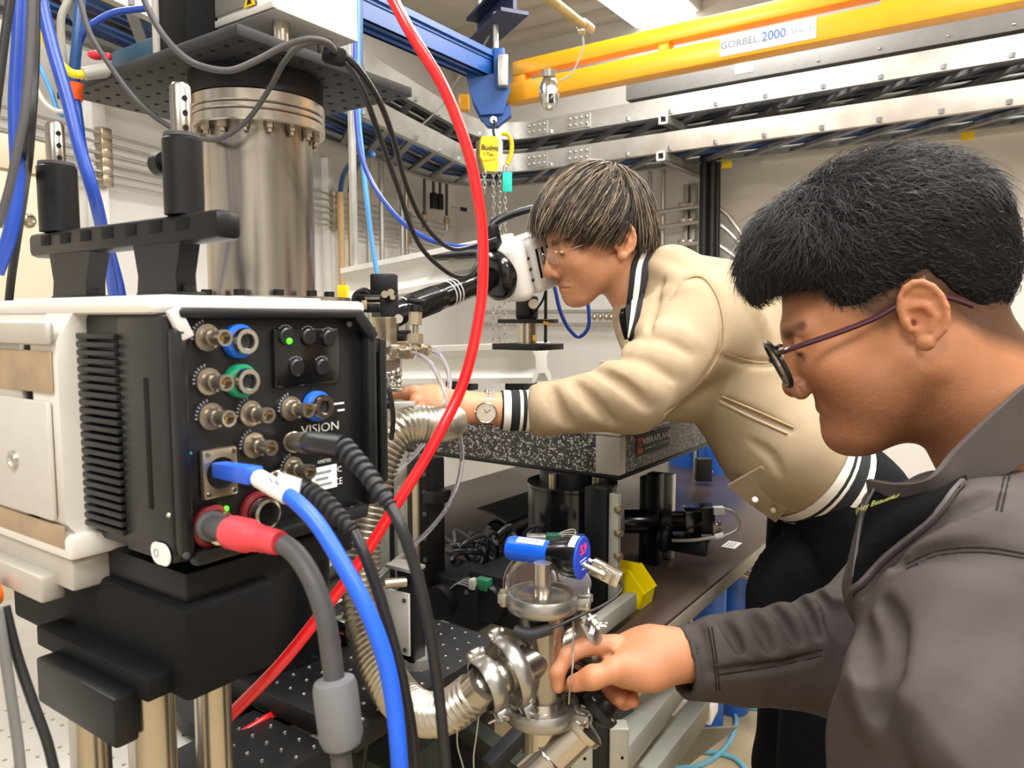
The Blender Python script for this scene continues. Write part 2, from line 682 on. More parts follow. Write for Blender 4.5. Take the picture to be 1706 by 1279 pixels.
def tray_path(off):
    a, b = C0 - V * off, C0 + NW * off
    k = line_isect(a, U, b, WL)
    rad = 0.35 + (0.5 - off) * 0.75
    p0 = k - WL * 4.3
    p1 = k - WL * rad
    p2 = k - U * rad
    p3 = k - U * 5.2
    pts = [p0, p1]
    for i in range(1, 8):
        s = i / 8
        pts.append(p1 * (1 - s) ** 2 + k * (2 * s * (1 - s)) + p2 * s ** 2)
    return pts + [p2, p3]


def rail(path, z0, z1, w):
    """C-channel swept along a level path"""
    m = MB()
    N = len(path)
    vs, fs = [], []
    for i in range(N):
        t = (path[min(i + 1, N - 1)] - path[max(i - 1, 0)]).normalized()
        n = Vector((t.y, -t.x, 0))
        for a, z in ((0, z0), (0, z1), (w, z1), (w, z1 - 0.008), (0.006, z1 - 0.008), (0.006, z0 + 0.008), (w, z0 + 0.008), (w, z0)):
            q = path[i] - n * a
            vs.append((q.x, q.y, z))
    for i in range(N - 1):
        for k in range(8):
            fs.append((i * 8 + k, i * 8 + (k + 1) % 8, (i + 1) * 8 + (k + 1) % 8, (i + 1) * 8 + k))
    fs += [list(range(8))[::-1], [(N - 1) * 8 + k for k in range(8)]]
    return m.add(vs, fs)


zc = lambda px, py: onplane(px, py, RF, V).z
TRAYS = [(zc(1240, 236), zc(1240, 201), 'lower'), (zc(1240, 172), zc(1240, 138), 'upper')]
pf, pb = tray_path(OFF_F), tray_path(OFF_B)
for z0, z1, which in TRAYS:
    t = thing('cable_tray', 'lower aluminium ladder cable tray with blue cables, bent round the corner' if which == 'lower'
              else 'upper aluminium ladder cable tray bent round the corner below the yellow truss', 'cable tray', (C0.x + 0.3, C0.y - 0.4, z0))
    part(rail(pf, z0, z1, 0.03), 'side_rail', 'galvanized', t)
    part(rail(pb, z0, z1, -0.03), 'side_rail', 'galvanized', t)
    fr, br = resample(pf, 0.02), resample(pb, 0.02)
    NR = 42
    for i in range(NR):
        a = fr[int((i + 0.5) / NR * (len(fr) - 1))]
        b = br[int((i + 0.5) / NR * (len(br) - 1))]
        mm = MB().bar((a.x, a.y, z0 + 0.016), (b.x, b.y, z0 + 0.016), 0.03, 0.018)
        part(mm, 'rung', 'galvanized_rung', t)
    # splice plates with bolt heads beside the corner
    for px0, px1 in ((878, 912), (946, 983)):
        a = onplane(px0, 250, RF, V)
        b = onplane(px1, 250, RF, V)
        mm = MB()
        s = (b - a).length
        mm.slab(Vector((a.x, a.y, 0)), (0, s), (-0.006, 0), (z0 + 0.01, z1 - 0.01), R_UV)
        sp_ = part(mm, 'splice_plate', 'galvanized', t)
        mm = MB()
        for k in range(4):
            for zz in (0.32, 0.68):
                q = Vector((a.x, a.y, z0 + (z1 - z0) * zz)) - U * (s * (k + 0.5) / 4) - V * 0.008
                mm.sphere(q, (0.0075, 0.0075, 0.0075), 8, 5)
        part(mm, 'bolt_head', 'chrome', sp_)
    # cables lying in the tray
    for k in range(7):
        off = OFF_B + 0.06 + k * 0.045
        pth = tray_path(off)
        pts = []
        for i, q in enumerate(resample(pth, 0.35)):
            pts.append(Vector((q.x, q.y, z0 + 0.04 + rnd.uniform(-0.004, 0.005))) + V * rnd.uniform(-0.005, 0.005))
        mm = MB().tube(pts, 0.011, 6, 3)
        o = mm.build('tray_cable', ('cable_navy', 'cable_darkblue', 'cable_black')[k % 3] if which == 'lower' else ('cable_black', 'rubber_grey')[k % 2])
        tag(o, 'blue and black cables lying in the lower cable tray' if which == 'lower' else 'dark cables lying in the upper cable tray', 'cable',
            'cables in the %s tray' % which)
# strut brackets that carry the trays
for px, py, z in ((1105, 199, TRAYS[1][0]), (1101, 262, TRAYS[0][0])):
    a = onplane(px, py, RF - V * 0.03, V)
    b = Vector((a.x, a.y, 0)) + V * (OFF_F + 0.03)
    zz = z - 0.021
    t = thing('strut_bracket', 'slotted steel strut carrying the %s cable tray off the white wall' % ('upper' if py < 230 else 'lower'), 'bracket', (b.x, b.y, zz))
    m = MB()
    o = Vector((a.x, a.y, zz))
    for (xa, xb, za, zb) in ((-0.02, 0.02, -0.02, -0.016), (-0.02, -0.016, -0.02, 0.02), (0.016, 0.02, -0.02, 0.02), (-0.02, -0.008, 0.016, 0.02), (0.008, 0.02, 0.016, 0.02)):
        m.slab(o, (xa, xb), (0, OFF_F + 0.03), (za, zb), R_UV)
    part(m, 'channel', 'galvanized', t)
    m = MB()
    m.slab(o, (-0.022, 0.022), (-0.003, 0), (-0.022, -0.014), R_UV).slab(o, (-0.022, 0.022), (-0.003, 0), (0.014, 0.022), R_UV)
    m.slab(o, (-0.022, -0.014), (-0.003, 0), (-0.022, 0.022), R_UV).slab(o, (0.014, 0.022), (-0.003, 0), (-0.022, 0.022), R_UV)
    part(m, 'end_cap', 'white_plastic', t)

# grey wall trough behind the truss
TP = C0 - V * 0.40
a, b = onplane(1042, 168, TP, V), onplane(1042, 118, TP, V)
t = thing('wall_duct', 'grey painted duct running above the upper cable tray', 'duct', (a.x, a.y, a.z))
part(MB().slab(Vector((a.x, a.y, 0)), (0, 4.2), (0, 0.38), (a.z, b.z), R_UV, 0.006), 'duct_body', 'grey_trough', t)
q = onplane(1240, 113, TP, V)
part(MB().slab(q, (-0.042, 0.042), (-0.003, 0), (-0.022, 0.022), R_UV), 'label_plate', 'label_white', t)
for k in range(3):
    part(MB().slab(q, (-0.034, 0.03), (-0.0045, -0.003), (-0.014 + k * 0.011, -0.009 + k * 0.011), R_UV), 'printed_line', 'text_grey', t)
for px, py in ((1363, 101), (1466, 81), (1580, 60), (1690, 40)):
    q = onplane(px, py, TP, V)
    part(MB().sphere(q, 0.007, 8, 6), 'screw', 'chrome', t)

# ------------------------------------------------------------------ yellow bridge truss of the crane
BP = C0 - V * 1.3
ybz = lambda px, py: onplane(px, py, BP, V).z
z_b0, z_b1 = ybz(1000, 141), ybz(1000, 106)
z_t0, z_t1 = ybz(1000, 94), ybz(1000, 68)
L = onplane(840, 150, BP, V)
L2 = onplane(853, 110, BP, V)
t = thing('bridge_truss', 'yellow painted steel bridge truss of the overhead crane', 'crane', (L.x, L.y, z_b0))
LEN = 4.0
part(MB().slab(Vector((L.x, L.y, 0)), (0, LEN), (0, 0.07), (z_b0, z_b1), R_UV, 0.006), 'bottom_chord', 'yellow_paint', t)
part(MB().slab(Vector((L2.x, L2.y, 0)), (0, LEN), (0, 0.06), (z_t0, z_t1), R_UV, 0.006), 'top_chord', 'yellow_paint', t)
for pa, pb_ in ((853, 873), (1095, 1113), (1466, 1492)):
    s0 = along(pa, Vector((L.x, L.y, (z_b1 + z_t0) / 2)), -U)
    s1 = along(pb_, Vector((L.x, L.y, (z_b1 + z_t0) / 2)), -U)
    part(MB().slab(Vector((L.x, L.y, 0)), (s0, s1), (0.005, 0.055), (z_b1 - 0.004, z_t0 + 0.004), R_UV, 0.003), 'post', 'yellow_paint', t)
# capacity sticker
c0, c1 = onplane(1200, 82, BP, V), onplane(1360, 46, BP, V)
s0 = along(1200, Vector((L.x, L.y, (z_b0 + z_b1) / 2)), -U)
s1 = along(1360, Vector((L.x, L.y, (z_b0 + z_b1) / 2)), -U)
zm, hh = (z_b0 + z_b1) / 2 + 0.006, (z_b1 - z_b0) * 0.42
st = part(MB().slab(Vector((L.x, L.y, 0)), (s0, s1), (-0.0025, 0.001), (zm - hh, zm + hh), R_UV), 'sticker', 'label_white', t)
st['label'] = 'white capacity sticker with blue lettering'
o = lambda f, z: Vector((L.x, L.y, 0)) - U * (s0 + (s1 - s0) * f) - V * 0.003 + Z * (zm + hh * z)
text_mesh('lettering', 'GORBEL.', 'text_grey', o(0.22, 0.05), -U, Z, hh * 0.72, st, squeeze=1.1, bold=True)
text_mesh('lettering', '2000', 'text_blue', o(0.575, 0.1), -U, Z, hh * 0.95, st, bold=True, squeeze=0.95)
text_mesh('lettering', 'LBS.', 'text_grey', o(0.765, 0.42), -U, Z, hh * 0.38, st)
text_mesh('lettering', 'CAPACITY', 'text_grey', o(0.85, -0.05), -U, Z, hh * 0.45, st)

# ------------------------------------------------------------------ blue runway beam, hanger, hoist
E = P(823, 123, 3.12)
zt, zb = zat(108, E.y), zat(138, E.y)
t = thing('runway_beam', 'blue painted runway beam of the overhead crane', 'crane', (E.x, E.y, zb))
m = MB()
m.slab(Vector((E.x, E.y, 0)), (-0.05, 0.05), (-3.4, 0.02), (zt - 0.012, zt), R_UV)
m.slab(Vector((E.x, E.y, 0)), (-0.045, -0.033), (-3.4, 0.02), (zb, zt), R_UV)
m.slab(Vector((E.x, E.y, 0)), (0.033, 0.045), (-3.4, 0.02), (zb, zt), R_UV)
m.slab(Vector((E.x, E.y, 0)), (-0.05, -0.012), (-3.4, 0.02), (zb, zb + 0.012), R_UV)
m.slab(Vector((E.x, E.y, 0)), (0.012, 0.05), (-3.4, 0.02), (zb, zb + 0.012), R_UV)
part(m, 'track', 'blue_paint', t)
m = MB().slab(Vector((E.x, E.y, 0)), (-0.06, 0.06), (-3.4, -0.02), (zt + 0.0, zt + 0.022), R_UV)
part(m, 'top_flange', 'blue_paint', t)
# ceiling hanger, a short navy I-beam
a, b = P(798, 58, 3.35), P(858, 92, 3.0)
t = thing('beam_hanger', 'short navy I-beam hanger under the ceiling above the hoist', 'hanger', (a.x, a.y, a.z))
d_ = (b - a)
d_.z = 0
dn = d_.normalized()
sd = Vector((dn.y, -dn.x, 0))
Rh = Matrix((sd, dn, Z)).transposed()
zz = a.z
m = MB()
m.slab(Vector((a.x, a.y, zz)), (-0.06, 0.06), (0, d_.length), (0.05, 0.064), Rh)
m.slab(Vector((a.x, a.y, zz)), (-0.06, 0.06), (0, d_.length), (-0.05, -0.036), Rh)
m.slab(Vector((a.x, a.y, zz)), (-0.008, 0.008), (0, d_.length), (-0.04, 0.055), Rh)
part(m, 'i_beam', 'navy_paint', t)
q = P(826, 92, 3.12)
part(MB().cyl((q.x, q.y, zt + 0.02), (q.x, q.y, zz + 0.0), 0.012), 'threaded_rod', 'galvanized', t)
part(MB().cyl((a.x, a.y, zz + 0.05), (a.x, a.y, CEIL + 0.01), 0.014), 'threaded_rod', 'galvanized', t)
# trolley with gussets and hook block
tl = P(820, 155, 3.05)
t = thing('hoist_trolley', 'blue gusseted trolley hanging under the end of the blue runway', 'trolley', (tl.x, tl.y, tl.z))
yy = tl.y
px2 = lambda px, py, d=3.02: P(px, py, d)
fr = 3.02
poly = [(775, 118), (800, 128), (846, 118), (850, 150), (838, 188), (800, 190), (786, 162)]
o3 = P(820, 155, fr)
m = MB()
pl = [((P(x, y, fr) - o3).dot(RIGHT), (P(x, y, fr) - o3).dot(Z)) for x, y in poly]
m.prism(pl, o3, RIGHT, Z, Vector((0, 0.012, 0)))
part(m, 'gusset', 'blue_paint', t)
m = MB()
m.prism(pl, o3 + Vector((0, 0.11, 0)), RIGHT, Z, Vector((0, 0.012, 0)))
part(m, 'gusset', 'blue_paint', t)
m = MB()
o3 = P(830, 105, 3.05)
m.box(P(832, 120, 3.06), (0.045, 0.1, 0.16), R_ID, 0.004)
part(m, 'web', 'blue_paint', t)
poly = [(798, 175), (850, 172), (852, 188), (836, 200), (830, 206), (812, 206), (800, 192)]
o3 = P(825, 190, fr)
pl = [((P(x, y, fr) - o3).dot(RIGHT), (P(x, y, fr) - o3).dot(Z)) for x, y in poly]
part(MB().prism(pl, o3 + Vector((0, 0.03, 0)), RIGHT, Z, Vector((0, 0.05, 0))), 'hook_plate', 'blue_paint', t)
q = P(822, 197, fr)
part(MB().cyl(q + Vector((0, 0.02, 0)), q + Vector((0, 0.09, 0)), 0.014), 'pin', 'chrome', t)
m = MB().slab(P(838, 120, 3.0), (-0.02, 0.02), (-0.03, 0.03), (-0.06, 0.06), R_ID, 0.004)
part(m, 'roller', 'galvanized', t)
q = P(773, 172, 3.25)
part(MB().box(q, (0.045, 0.05, 0.065), R_ID, 0.005), 'end_stop', 'yellow_paint', t)

# yellow chain hoist
hd = 2.98
h = P(826, 250, hd)
t = thing('chain_hoist', 'yellow hand chain hoist hanging under the blue trolley', 'hoist', (h.x, h.y, h.z))
Rh = Matrix((Vector((0.93, 0.36, 0)).normalized(), Vector((-0.36, 0.93, 0)).normalized(), Z)).transposed()
fx = lambda px, py: ((px - 819) / F_PX * hd, (252 - py) / F_PX * hd)
out = [fx(*p) for p in ((801, 231), (806, 228), (830, 227), (832, 232), (831, 259), (826, 264), (803, 268), (799, 262), (799, 245))]
o = P(819, 252, hd)
m = MB().prism(out, o, Rh @ Vector((1, 0, 0)), Z, Rh @ Vector((0, 0.02, 0)))
cv = part(m, 'cover', 'hoist_yellow', t)
text_mesh('lettering', 'Budgit', 'text_black', o + Rh @ Vector((-0.008, -0.0015, 0.012)), Rh @ Vector((1, 0, 0)), Z + Rh @ Vector((0.12, 0, 0)), 0.021, cv, bold=True)
text_mesh('lettering', '1 Ton', 'text_black', o + Rh @ Vector((-0.014, -0.0015, -0.013)), Rh @ Vector((1, 0, 0)), Z, 0.013, cv, bold=True)
out2 = [fx(*p) for p in ((802, 232), (834, 226), (842, 232), (842, 262), (838, 282), (808, 284), (803, 270))]
m = MB().prism(out2, o + Rh @ Vector((0, 0.02, 0)), Rh @ Vector((1, 0, 0)), Z, Rh @ Vector((0, 0.055, 0)))
part(m, 'gear_case', 'galvanized', t)
out3 = [fx(*p) for p in ((803, 266), (831, 262), (832, 278), (828, 284), (808, 284))]
m = MB().prism(out3, o + Rh @ Vector((0, 0.004, 0)), Rh @ Vector((1, 0, 0)), Z, Rh @ Vector((0, 0.016, 0)))
part(m, 'lower_cover', 'hoist_yellow', t)
guard = [P(835, 223, hd + .05), P(846, 224, hd + .05), P(852, 236, hd + .05), P(851, 258, hd + .05), P(845, 274, hd + .05)]
part(MB().tube(guard, 0.009, 8, 5), 'chain_guard', 'hoist_yellow', t)
part(MB().tube([P(822, 200, hd + .04), P(826, 208, hd + .04), P(822, 215, hd + .04), P(824, 228, hd + .04)], 0.006, 8, 5), 'hook', 'cable_black', t)


def chain(a, b, pitch=0.021, ro=0.0105, r=0.0026):
    m = MB()
    a, b = Vector(a), Vector(b)
    n = int((b - a).length / pitch)
    dn = (b - a).normalized()
    x, y, _ = frame_of(dn)
    for i in range(n):
        c = a + dn * ((i + 0.5) * pitch)
        s = x if i % 2 else y
        pts = [c + dn * (ro * 1.25 * cos(q)) + s * (ro * 0.62 * sin(q)) for q in (0, .8, 1.57, 2.35, pi, 3.94, 4.71, 5.5)]
        m.tube(pts, r, 4, 1, smooth=False, closed=True)
    return m


for px, y0, y1, dd in ((822, 284, 592, hd + .02), (832, 284, 592, hd + .05), (841, 276, 592, hd + .03), (807, 286, 330, hd)):
    a = P(px, y0, dd)
    b = Vector((a.x, a.y, zat(y1, a.y)))
    part(chain(a, b), 'chain', 'wire_silver', t)
q = P(845, 303, hd + .02)
tg = tag(MB().box(q, (0.038, 0.004, 0.078), R_ID, 0.0015).build('inspection_tag', 'teal_tag'), 'teal green plastic tag hanging on the hoist chain', 'tag')

# pendant with cord below the tan pipe
t = thing('pendant_sensor', 'oval chrome pendant hanging in front of the yellow truss', 'pendant', P(915, 183, 2.5))
q = P(915, 155, 2.5)
part(MB().sphere(q, (0.034, 0.03, 0.058), 24, 16), 'shell', 'chrome', t)
part(MB().box(q + Vector((0.004, -0.026, -0.012)), (0.026, 0.014, 0.058), R_ID, 0.006), 'recess', 'white_plastic', t)
part(MB().box(q + Vector((0.005, -0.031, -0.026)), (0.017, 0.012, 0.03), R_ID, 0.004), 'window', 'black_gloss', t)
part(MB().cyl(q + Z * 0.05, q + Z * 0.072, 0.022, 0.026), 'collar', 'chrome', t)
part(MB().tube([P(932, 134, 2.5), P(950, 125, 2.5), P(964, 100, 2.5), P(972, 75, 2.5), P(968, 45, 2.5)], 0.0035, 6, 6), 'cord', 'cable_lightgrey', t)
a, b = P(880, -30, 2.2), P(977, 47, 2.52)
t = thing('overhead_pipe', 'tan pipe sloping down from the ceiling with an end fitting', 'pipe', a)
part(MB().cyl(a, b, 0.016), 'pipe', 'wood_pipe', t)
dn = (b - a).normalized()
part(MB().cyl(b - dn * 0.03, b + dn * 0.02, 0.022), 'fitting', 'nickel', t)
part(MB().sphere(P(968, 52, 2.5), 0.018, 10, 8), 'loop_knob', 'nickel', t)

# sagging grey cord across the far corner
cable('overhead_wire', 'thin pale cord hanging in the far corner behind the red hose', [(815, 60, 3.2), (790, 100, 3.3), (757, 140, 3.4), (740, 172, 3.5), (690, 220, 3.5), (660, 250, 3.5)], 0.004, 'cable_lightgrey', 6)

# ------------------------------------------------------------------ conduits on the left wall
WP = C0 + NW * 0.055
for k, y0 in enumerate((222, 238, 256, 270, 286, 300)):
    a = onplane(169, y0, WP, NW)
    s0, s1 = along(-40, a, WL), along(752 - 6 * k, a, WL)
    r = (0.005, 0.005, 0.0065, 0.005, 0.0065, 0.005)[k]
    m = MB().cyl(a + WL * s0, a + WL * s1, r, seg=10)
    o = tag(m.build('wall_conduit', 'aluminium'),
            ('thin steel conduit along the left wall, topmost of six', 'steel conduit along the left wall, second from the top of six',
             'thicker steel conduit along the left wall, third from the top', 'steel conduit along the left wall, fourth from the top',
             'thicker steel conduit along the left wall, fifth from the top', 'steel conduit along the left wall, lowest of six')[k], 'conduit', 'conduits on the left wall')
for px in (160, 545, 668):
    a = onplane(px, 260, C0 + NW * 0.02, NW)
    t = thing('wall_strut', {160: 'white wall strut with pipe clamps behind the black handle posts', 545: 'wall strut with pipe clamps behind the grey pole',
                             668: 'wall strut with pipe clamps near the far corner'}[px], 'strut', (a.x, a.y, 0.6))
    part(MB().slab(Vector((a.x, a.y, 0)), (-0.02, 0.02), (-0.025, 0.025), (0.6, 2.2), R_WL, 0.003), 'channel', 'white_paint', t)
    for k, y0 in enumerate((222, 238, 256, 270, 286, 300)):
        b = onplane(169, y0, WP, NW)
        part(MB().slab(Vector((a.x, a.y, b.z)), (0.018, 0.05), (-0.02, 0.02), (-0.018, 0.018), R_WL, 0.003), 'pipe_clamp', 'nickel', t)
# vertical pipes
WP2 = C0 + NW * 0.10
for px, y0, mt, r, lb in ((567, 320, 'tan_pipe', 0.016, 'tan vertical pipe with a blue hose on top, left of the pair'),
                          (583, 320, 'tan_pipe', 0.013, 'tan vertical pipe with a blue hose on top, right of the pair'),
                          (612, 240, 'strut_grey', 0.014, 'grey green vertical pipe right of the two tan pipes'),
                          (634, 255, 'aluminium', 0.014, 'bare metal vertical pipe beside the grey green pipe'),
                          (669, 300, 'aluminium', 0.012, 'vertical pipe near the far corner, left of the pair'),
                          (676, 300, 'nickel', 0.012, 'vertical pipe near the far corner, right of the pair')):
    a = onplane(px, y0, WP2, NW)
    m = MB().cyl((a.x, a.y, 0.3), a, r, seg=10)
    tag(m.build('wall_pipe', mt), lb, 'pipe')
    if mt == 'tan_pipe':
        e = P(px + 38, 268 - (px - 567) * 0.4, 2.9)
        cable('blue_hose', 'blue hose arching from the %s tan wall pipe up to the cable tray' % ('left' if px < 575 else 'right'),
              [a, a + Z * 0.05 + (e - a) * 0.12, (a + e) / 2 + Z * 0.06, e + Z * 0.01, e], 0.012, 'cable_darkblue', 8, 5, cat='hose')
# hanging valves at the corner
t = thing('valve_manifold', 'cluster of dark regulator valves on vertical rods in the far corner', 'valve', onplane(720, 380, WP2, NW))
for px, y0, y1, kx in ((707, 298, 362, 0), (722, 300, 330, 1), (733, 300, 332, 1), (744, 300, 368, 2)):
    a, b = onplane(px, y0, WP2, NW), onplane(px, y1, WP2, NW)
    part(MB().cyl(a, b, 0.009, seg=8), 'rod', 'rubber_grey', t)
    part(MB().cyl(b + Z * 0.03, b - Z * 0.06, 0.022 if kx == 1 else 0.014, seg=10), 'valve_body', ('rubber_grey', 'anodized_black', 'wire_silver')[kx], t)
    if kx != 1:
        part(MB().sphere(b + Z * 0.0, 0.022, 10, 8), 'knob', 'copper_grey', t)
a = onplane(751, 345, WP2, NW)
part(MB().cyl(a, a + RIGHT * 0.09 - Z * 0.015, 0.008, seg=8), 'lever', 'nickel', t)
part(MB().cyl(a + RIGHT * 0.06 - Z * 0.01, a + RIGHT * 0.1 - Z * 0.017, 0.013, seg=8), 'lever_grip', 'anodized_black', t)

# ------------------------------------------------------------------ conduits on the right wall
RP = C0 - V * 0.06
for px, lb in ((1083, 'vertical steel conduit left of the pair above the beige jacket'), (1106, 'vertical steel conduit right of the pair above the beige jacket')):
    a = onplane(px, 262, RP, V)
    tag(MB().cyl((a.x, a.y, 0.4), (a.x, a.y, 2.25), 0.013, seg=10).build('wall_conduit', 'aluminium'), lb, 'conduit')
for px, lb in ((1145, 'white strut on the right wall, left of the pair'), (1157, 'white strut on the right wall, right of the pair')):
    a = onplane(px, 300, C0 - V * 0.02, V)
    t = thing('wall_strut', lb, 'strut', (a.x, a.y, 0.5))
    part(MB().slab(Vector((a.x, a.y, 0)), (-0.014, 0.014), (-0.02, 0.02), (0.5, 2.16), R_UV, 0.003), 'channel', 'strut_grey', t)
    for y0 in (343, 369, 404):
        b = onplane(px, y0, RP, V)
        part(MB().slab(Vector((a.x, a.y, b.z)), (-0.022, 0.022), (-0.07, -0.02), (-0.016, 0.016), R_UV, 0.003), 'pipe_clamp', 'nickel', t)
# black cable bundle hanging from the tray
a = onplane(1183, 270, C0 - V * 0.13, V)
t = thing('cable_bundle', 'thick black cable bundle hanging from the tray on the right wall', 'cables', (a.x, a.y, 1.2))
for k in range(7):
    ox = -0.042 + 0.014 * k
    pts = [Vector((a.x, a.y, zz)) - U * (ox + 0.012 * (2.3 - zz)) - V * (0.018 * (k % 3)) for zz in (2.28, 2.0, 1.7, 1.4, 1.1, 0.6)]
    part(MB().tube(pts, 0.013, 8, 4), 'cable', 'cable_black', t)
# bent conduits
RP2 = C0 - V * 0.10
for k, (ya, yb) in enumerate(((343, 425), (369, 430), (404, 436), (430, 440))):
    pts = [onplane(1086 - 6 * k, ya + 12, RP2, V), onplane(1160, ya + 1, RP2, V), onplane(1185, ya - 1, RP2, V), onplane(1208, ya + 12, RP2, V),
           onplane(1226, ya + 34 - 4 * k, RP2, V), onplane(1262, ya + 86 - 10 * k, RP2, V), onplane(1330, ya + 180 - 10 * k, RP2, V)]
    tag(MB().tube(pts, 0.012, 8, 6).build('bent_conduit', 'aluminium'),
        ('bent steel conduit crossing the black cable bundle, topmost of four', 'bent steel conduit crossing the black cable bundle, second from the top',
         'bent steel conduit crossing the black cable bundle, third from the top', 'bent steel conduit crossing the black cable bundle, lowest of four')[k], 'conduit', 'bent conduits on the right wall')
# low conduits behind the person
for k, (y0, r) in enumerate(((519, 0.012), (541, 0.012))):
    a = onplane(960, y0, RP, V)
    tag(MB().cyl(a + U * 0.75, a - U * 1.6, r, seg=10).build('wall_conduit', 'aluminium'),
        'horizontal conduit on the right wall behind the face, %s of two' % ('upper' if k == 0 else 'lower'), 'conduit')
t = thing('conduit_fitting', 'small chrome clamp fittings on the low wall conduit under the chin', 'fitting', onplane(1005, 530, RP, V))
for px in (990, 1000, 1010, 1018):
    q = onplane(px, 528, RP - V * 0.02, V)
    part(MB().sphere(q, (0.016, 0.016, 0.02), 10, 8), 'clamp', 'nickel', t)
# yellow tape flags under the tray
for px, py, lb in ((1211, 272, 'yellow tape flag under the tray left of the curly hair'), (1612, 224, 'yellow tape flag under the tray right of the curly hair')):
    q = onplane(px, py, C0 - V * 0.13, V)
    tag(MB().box(q, (0.05, 0.012, 0.05), R_UV, 0.002).build('tape_flag', 'hoist_yellow'), lb, 'tape')
# white wall trim rail along the right wall at tray height
a = onplane(1300, 262, C0 - V * 0.03, V)
m = MB().slab(Vector((a.x, a.y, 0)), (-0.1, 3.0), (0, 0.03), (a.z - 0.012, a.z + 0.012), R_UV)
structure(m.build('trim_1', 'wall_paint'))

# ------------------------------------------------------------------ cream cabinet on the left wall
CPt = C0 + NW * 0.26
a = onplane(78, 236, CPt, NW)
zs = onplane(78, 296, CPt, NW).z
t = thing('electrical_cabinet', 'cream electrical cabinet against the left wall behind the hanging cables', 'cabinet', (a.x, a.y, 0), None, R_WL)
part(MB().slab(Vector((a.x, a.y, 0)), (-0.25, -0.012), (-1.1, 0.0), (0.0, a.z), R_WL, 0.006), 'body', 'cream_panel', t)
part(MB().slab(Vector((a.x, a.y, 0)), (-0.0119, 0.0), (-1.1, -0.004), (zs + 0.004, a.z - 0.004), R_WL, 0.003), 'upper_door', 'cream_panel', t)
dr = part(MB().slab(Vector((a.x, a.y, 0)), (-0.0119, 0.0), (-1.1, -0.004), (0.1, zs - 0.004), R_WL, 0.003), 'lower_door', 'cream_panel', t)
q = onplane(48, 367, CPt, NW)
part(MB().lathe(q, NW, [(0.0, 0.0), (0.018, 0.0), (0.018, 0.004), (0.012, 0.007), (0.008, 0.003), (0, 0.003)], 16), 'lock', 'nickel', dr)
# ------------------------------------------------------------------ high speed camera (front left)
PD = 0.56
PA = P(297, 955, PD)                            # near bottom corner of its rear panel
pz0 = PA.z
pz1 = zat(505, PA.y)
PH = pz1 - pz0
PW = along(622, Vector((PA.x, PA.y, pz0 + PH * 0.6)), V)
O = Vector((PA.x, PA.y, 0))
XN = -U                                          # panel normal
pan = lambda px, py, out=0.0: onplane(px, py, O + XN * out, XN)
dev = thing('high_speed_camera', 'white and black high speed camera body with a panel of round connectors', 'camera', (O - XN * 0.15 + V * 0.1).to_tuple()[:2] + (pz0,))
# black rear section with cooling fins on its near side
part(MB().slab(O, (-0.135, -0.004), (0.004, PW), (pz0 + 0.004, pz1 - 0.006), R_UV, 0.006), 'rear_body', 'black_body', dev)
nf = 24
for i in range(nf):
    z = pz0 + 0.02 + (PH - 0.045) * i / (nf - 1)
    part(MB().slab(O, (-0.133, -0.068), (-0.005, 0.008), (z - 0.0022, z + 0.0022), R_UV, 0.001), 'cooling_fin', 'black_body', dev)
part(MB().slab(O, (-0.07, -0.002), (-0.002, 0.01), (pz0 + 0.006, pz1 - 0.008), R_UV, 0.004), 'side_cover', 'black_body', dev)
part(MB().slab(O, (-0.033, -0.026), (-0.0026, 0.004), (pz0 + 0.045, pz1 - 0.055), R_UV, 0.0008), 'vent_slot', 'black_matte', dev)
q = onplane(282, 858, O - V * 0.002, V)
part(MB().sphere(q, 0.0022, 8, 6), 'screw', 'chrome', dev)
# bevelled frame of the rear panel
fw = 0.011
m = MB()
part(MB().slab(O, (-0.006, 0.006), (0.0, fw), (pz0 + 0.012, pz1 - 0.018), R_UV, 0.003), 'panel_frame', 'black_body', dev)
part(MB().slab(O, (-0.006, 0.006), (PW - fw, PW), (pz0 + 0.012, pz1 - 0.018), R_UV, 0.003), 'panel_frame', 'black_body', dev)
part(MB().slab(O, (-0.006, 0.006), (0.012, PW - 0.014), (pz0 + 0.002, pz0 + 0.014), R_UV, 0.003), 'panel_frame', 'black_body', dev)
part(MB().slab(O, (-0.006, 0.006), (0.006, PW - 0.014), (pz1 - 0.011, pz1 - 0.003), R_UV, 0.003), 'panel_frame', 'black_body', dev)
part(MB().bar(O + V * 0.003 + Z * (pz1 - 0.004) + XN * 0.001, O + V * 0.012 + Z * (pz1 - 0.026) + XN * 0.004, 0.005, 0.011, V, 0.0015), 'corner_bevel', 'silver_paint', dev)
part(MB().bar(O + V * (PW - 0.022) + Z * (pz1 - 0.007) + XN * 0.002, O + V * (PW - 0.002) + Z * (pz1 - 0.03) + XN * 0.003, 0.012, 0.008, XN, 0.002), 'corner_bevel', 'black_body', dev)
# stand-off bar at the far edge of the panel
part(MB().slab(O, (-0.01, 0.004), (PW + 0.006, PW + 0.016), (pz0 + 0.03, pz1 - 0.03), R_UV, 0.003), 'guard_bar', 'black_body', dev)
for z in (pz0 + 0.035, pz1 - 0.038):
    part(MB().slab(O, (-0.008, 0.002), (PW - 0.004, PW + 0.009), (z - 0.006, z + 0.006), R_UV, 0.002), 'guard_bracket', 'black_body', dev)
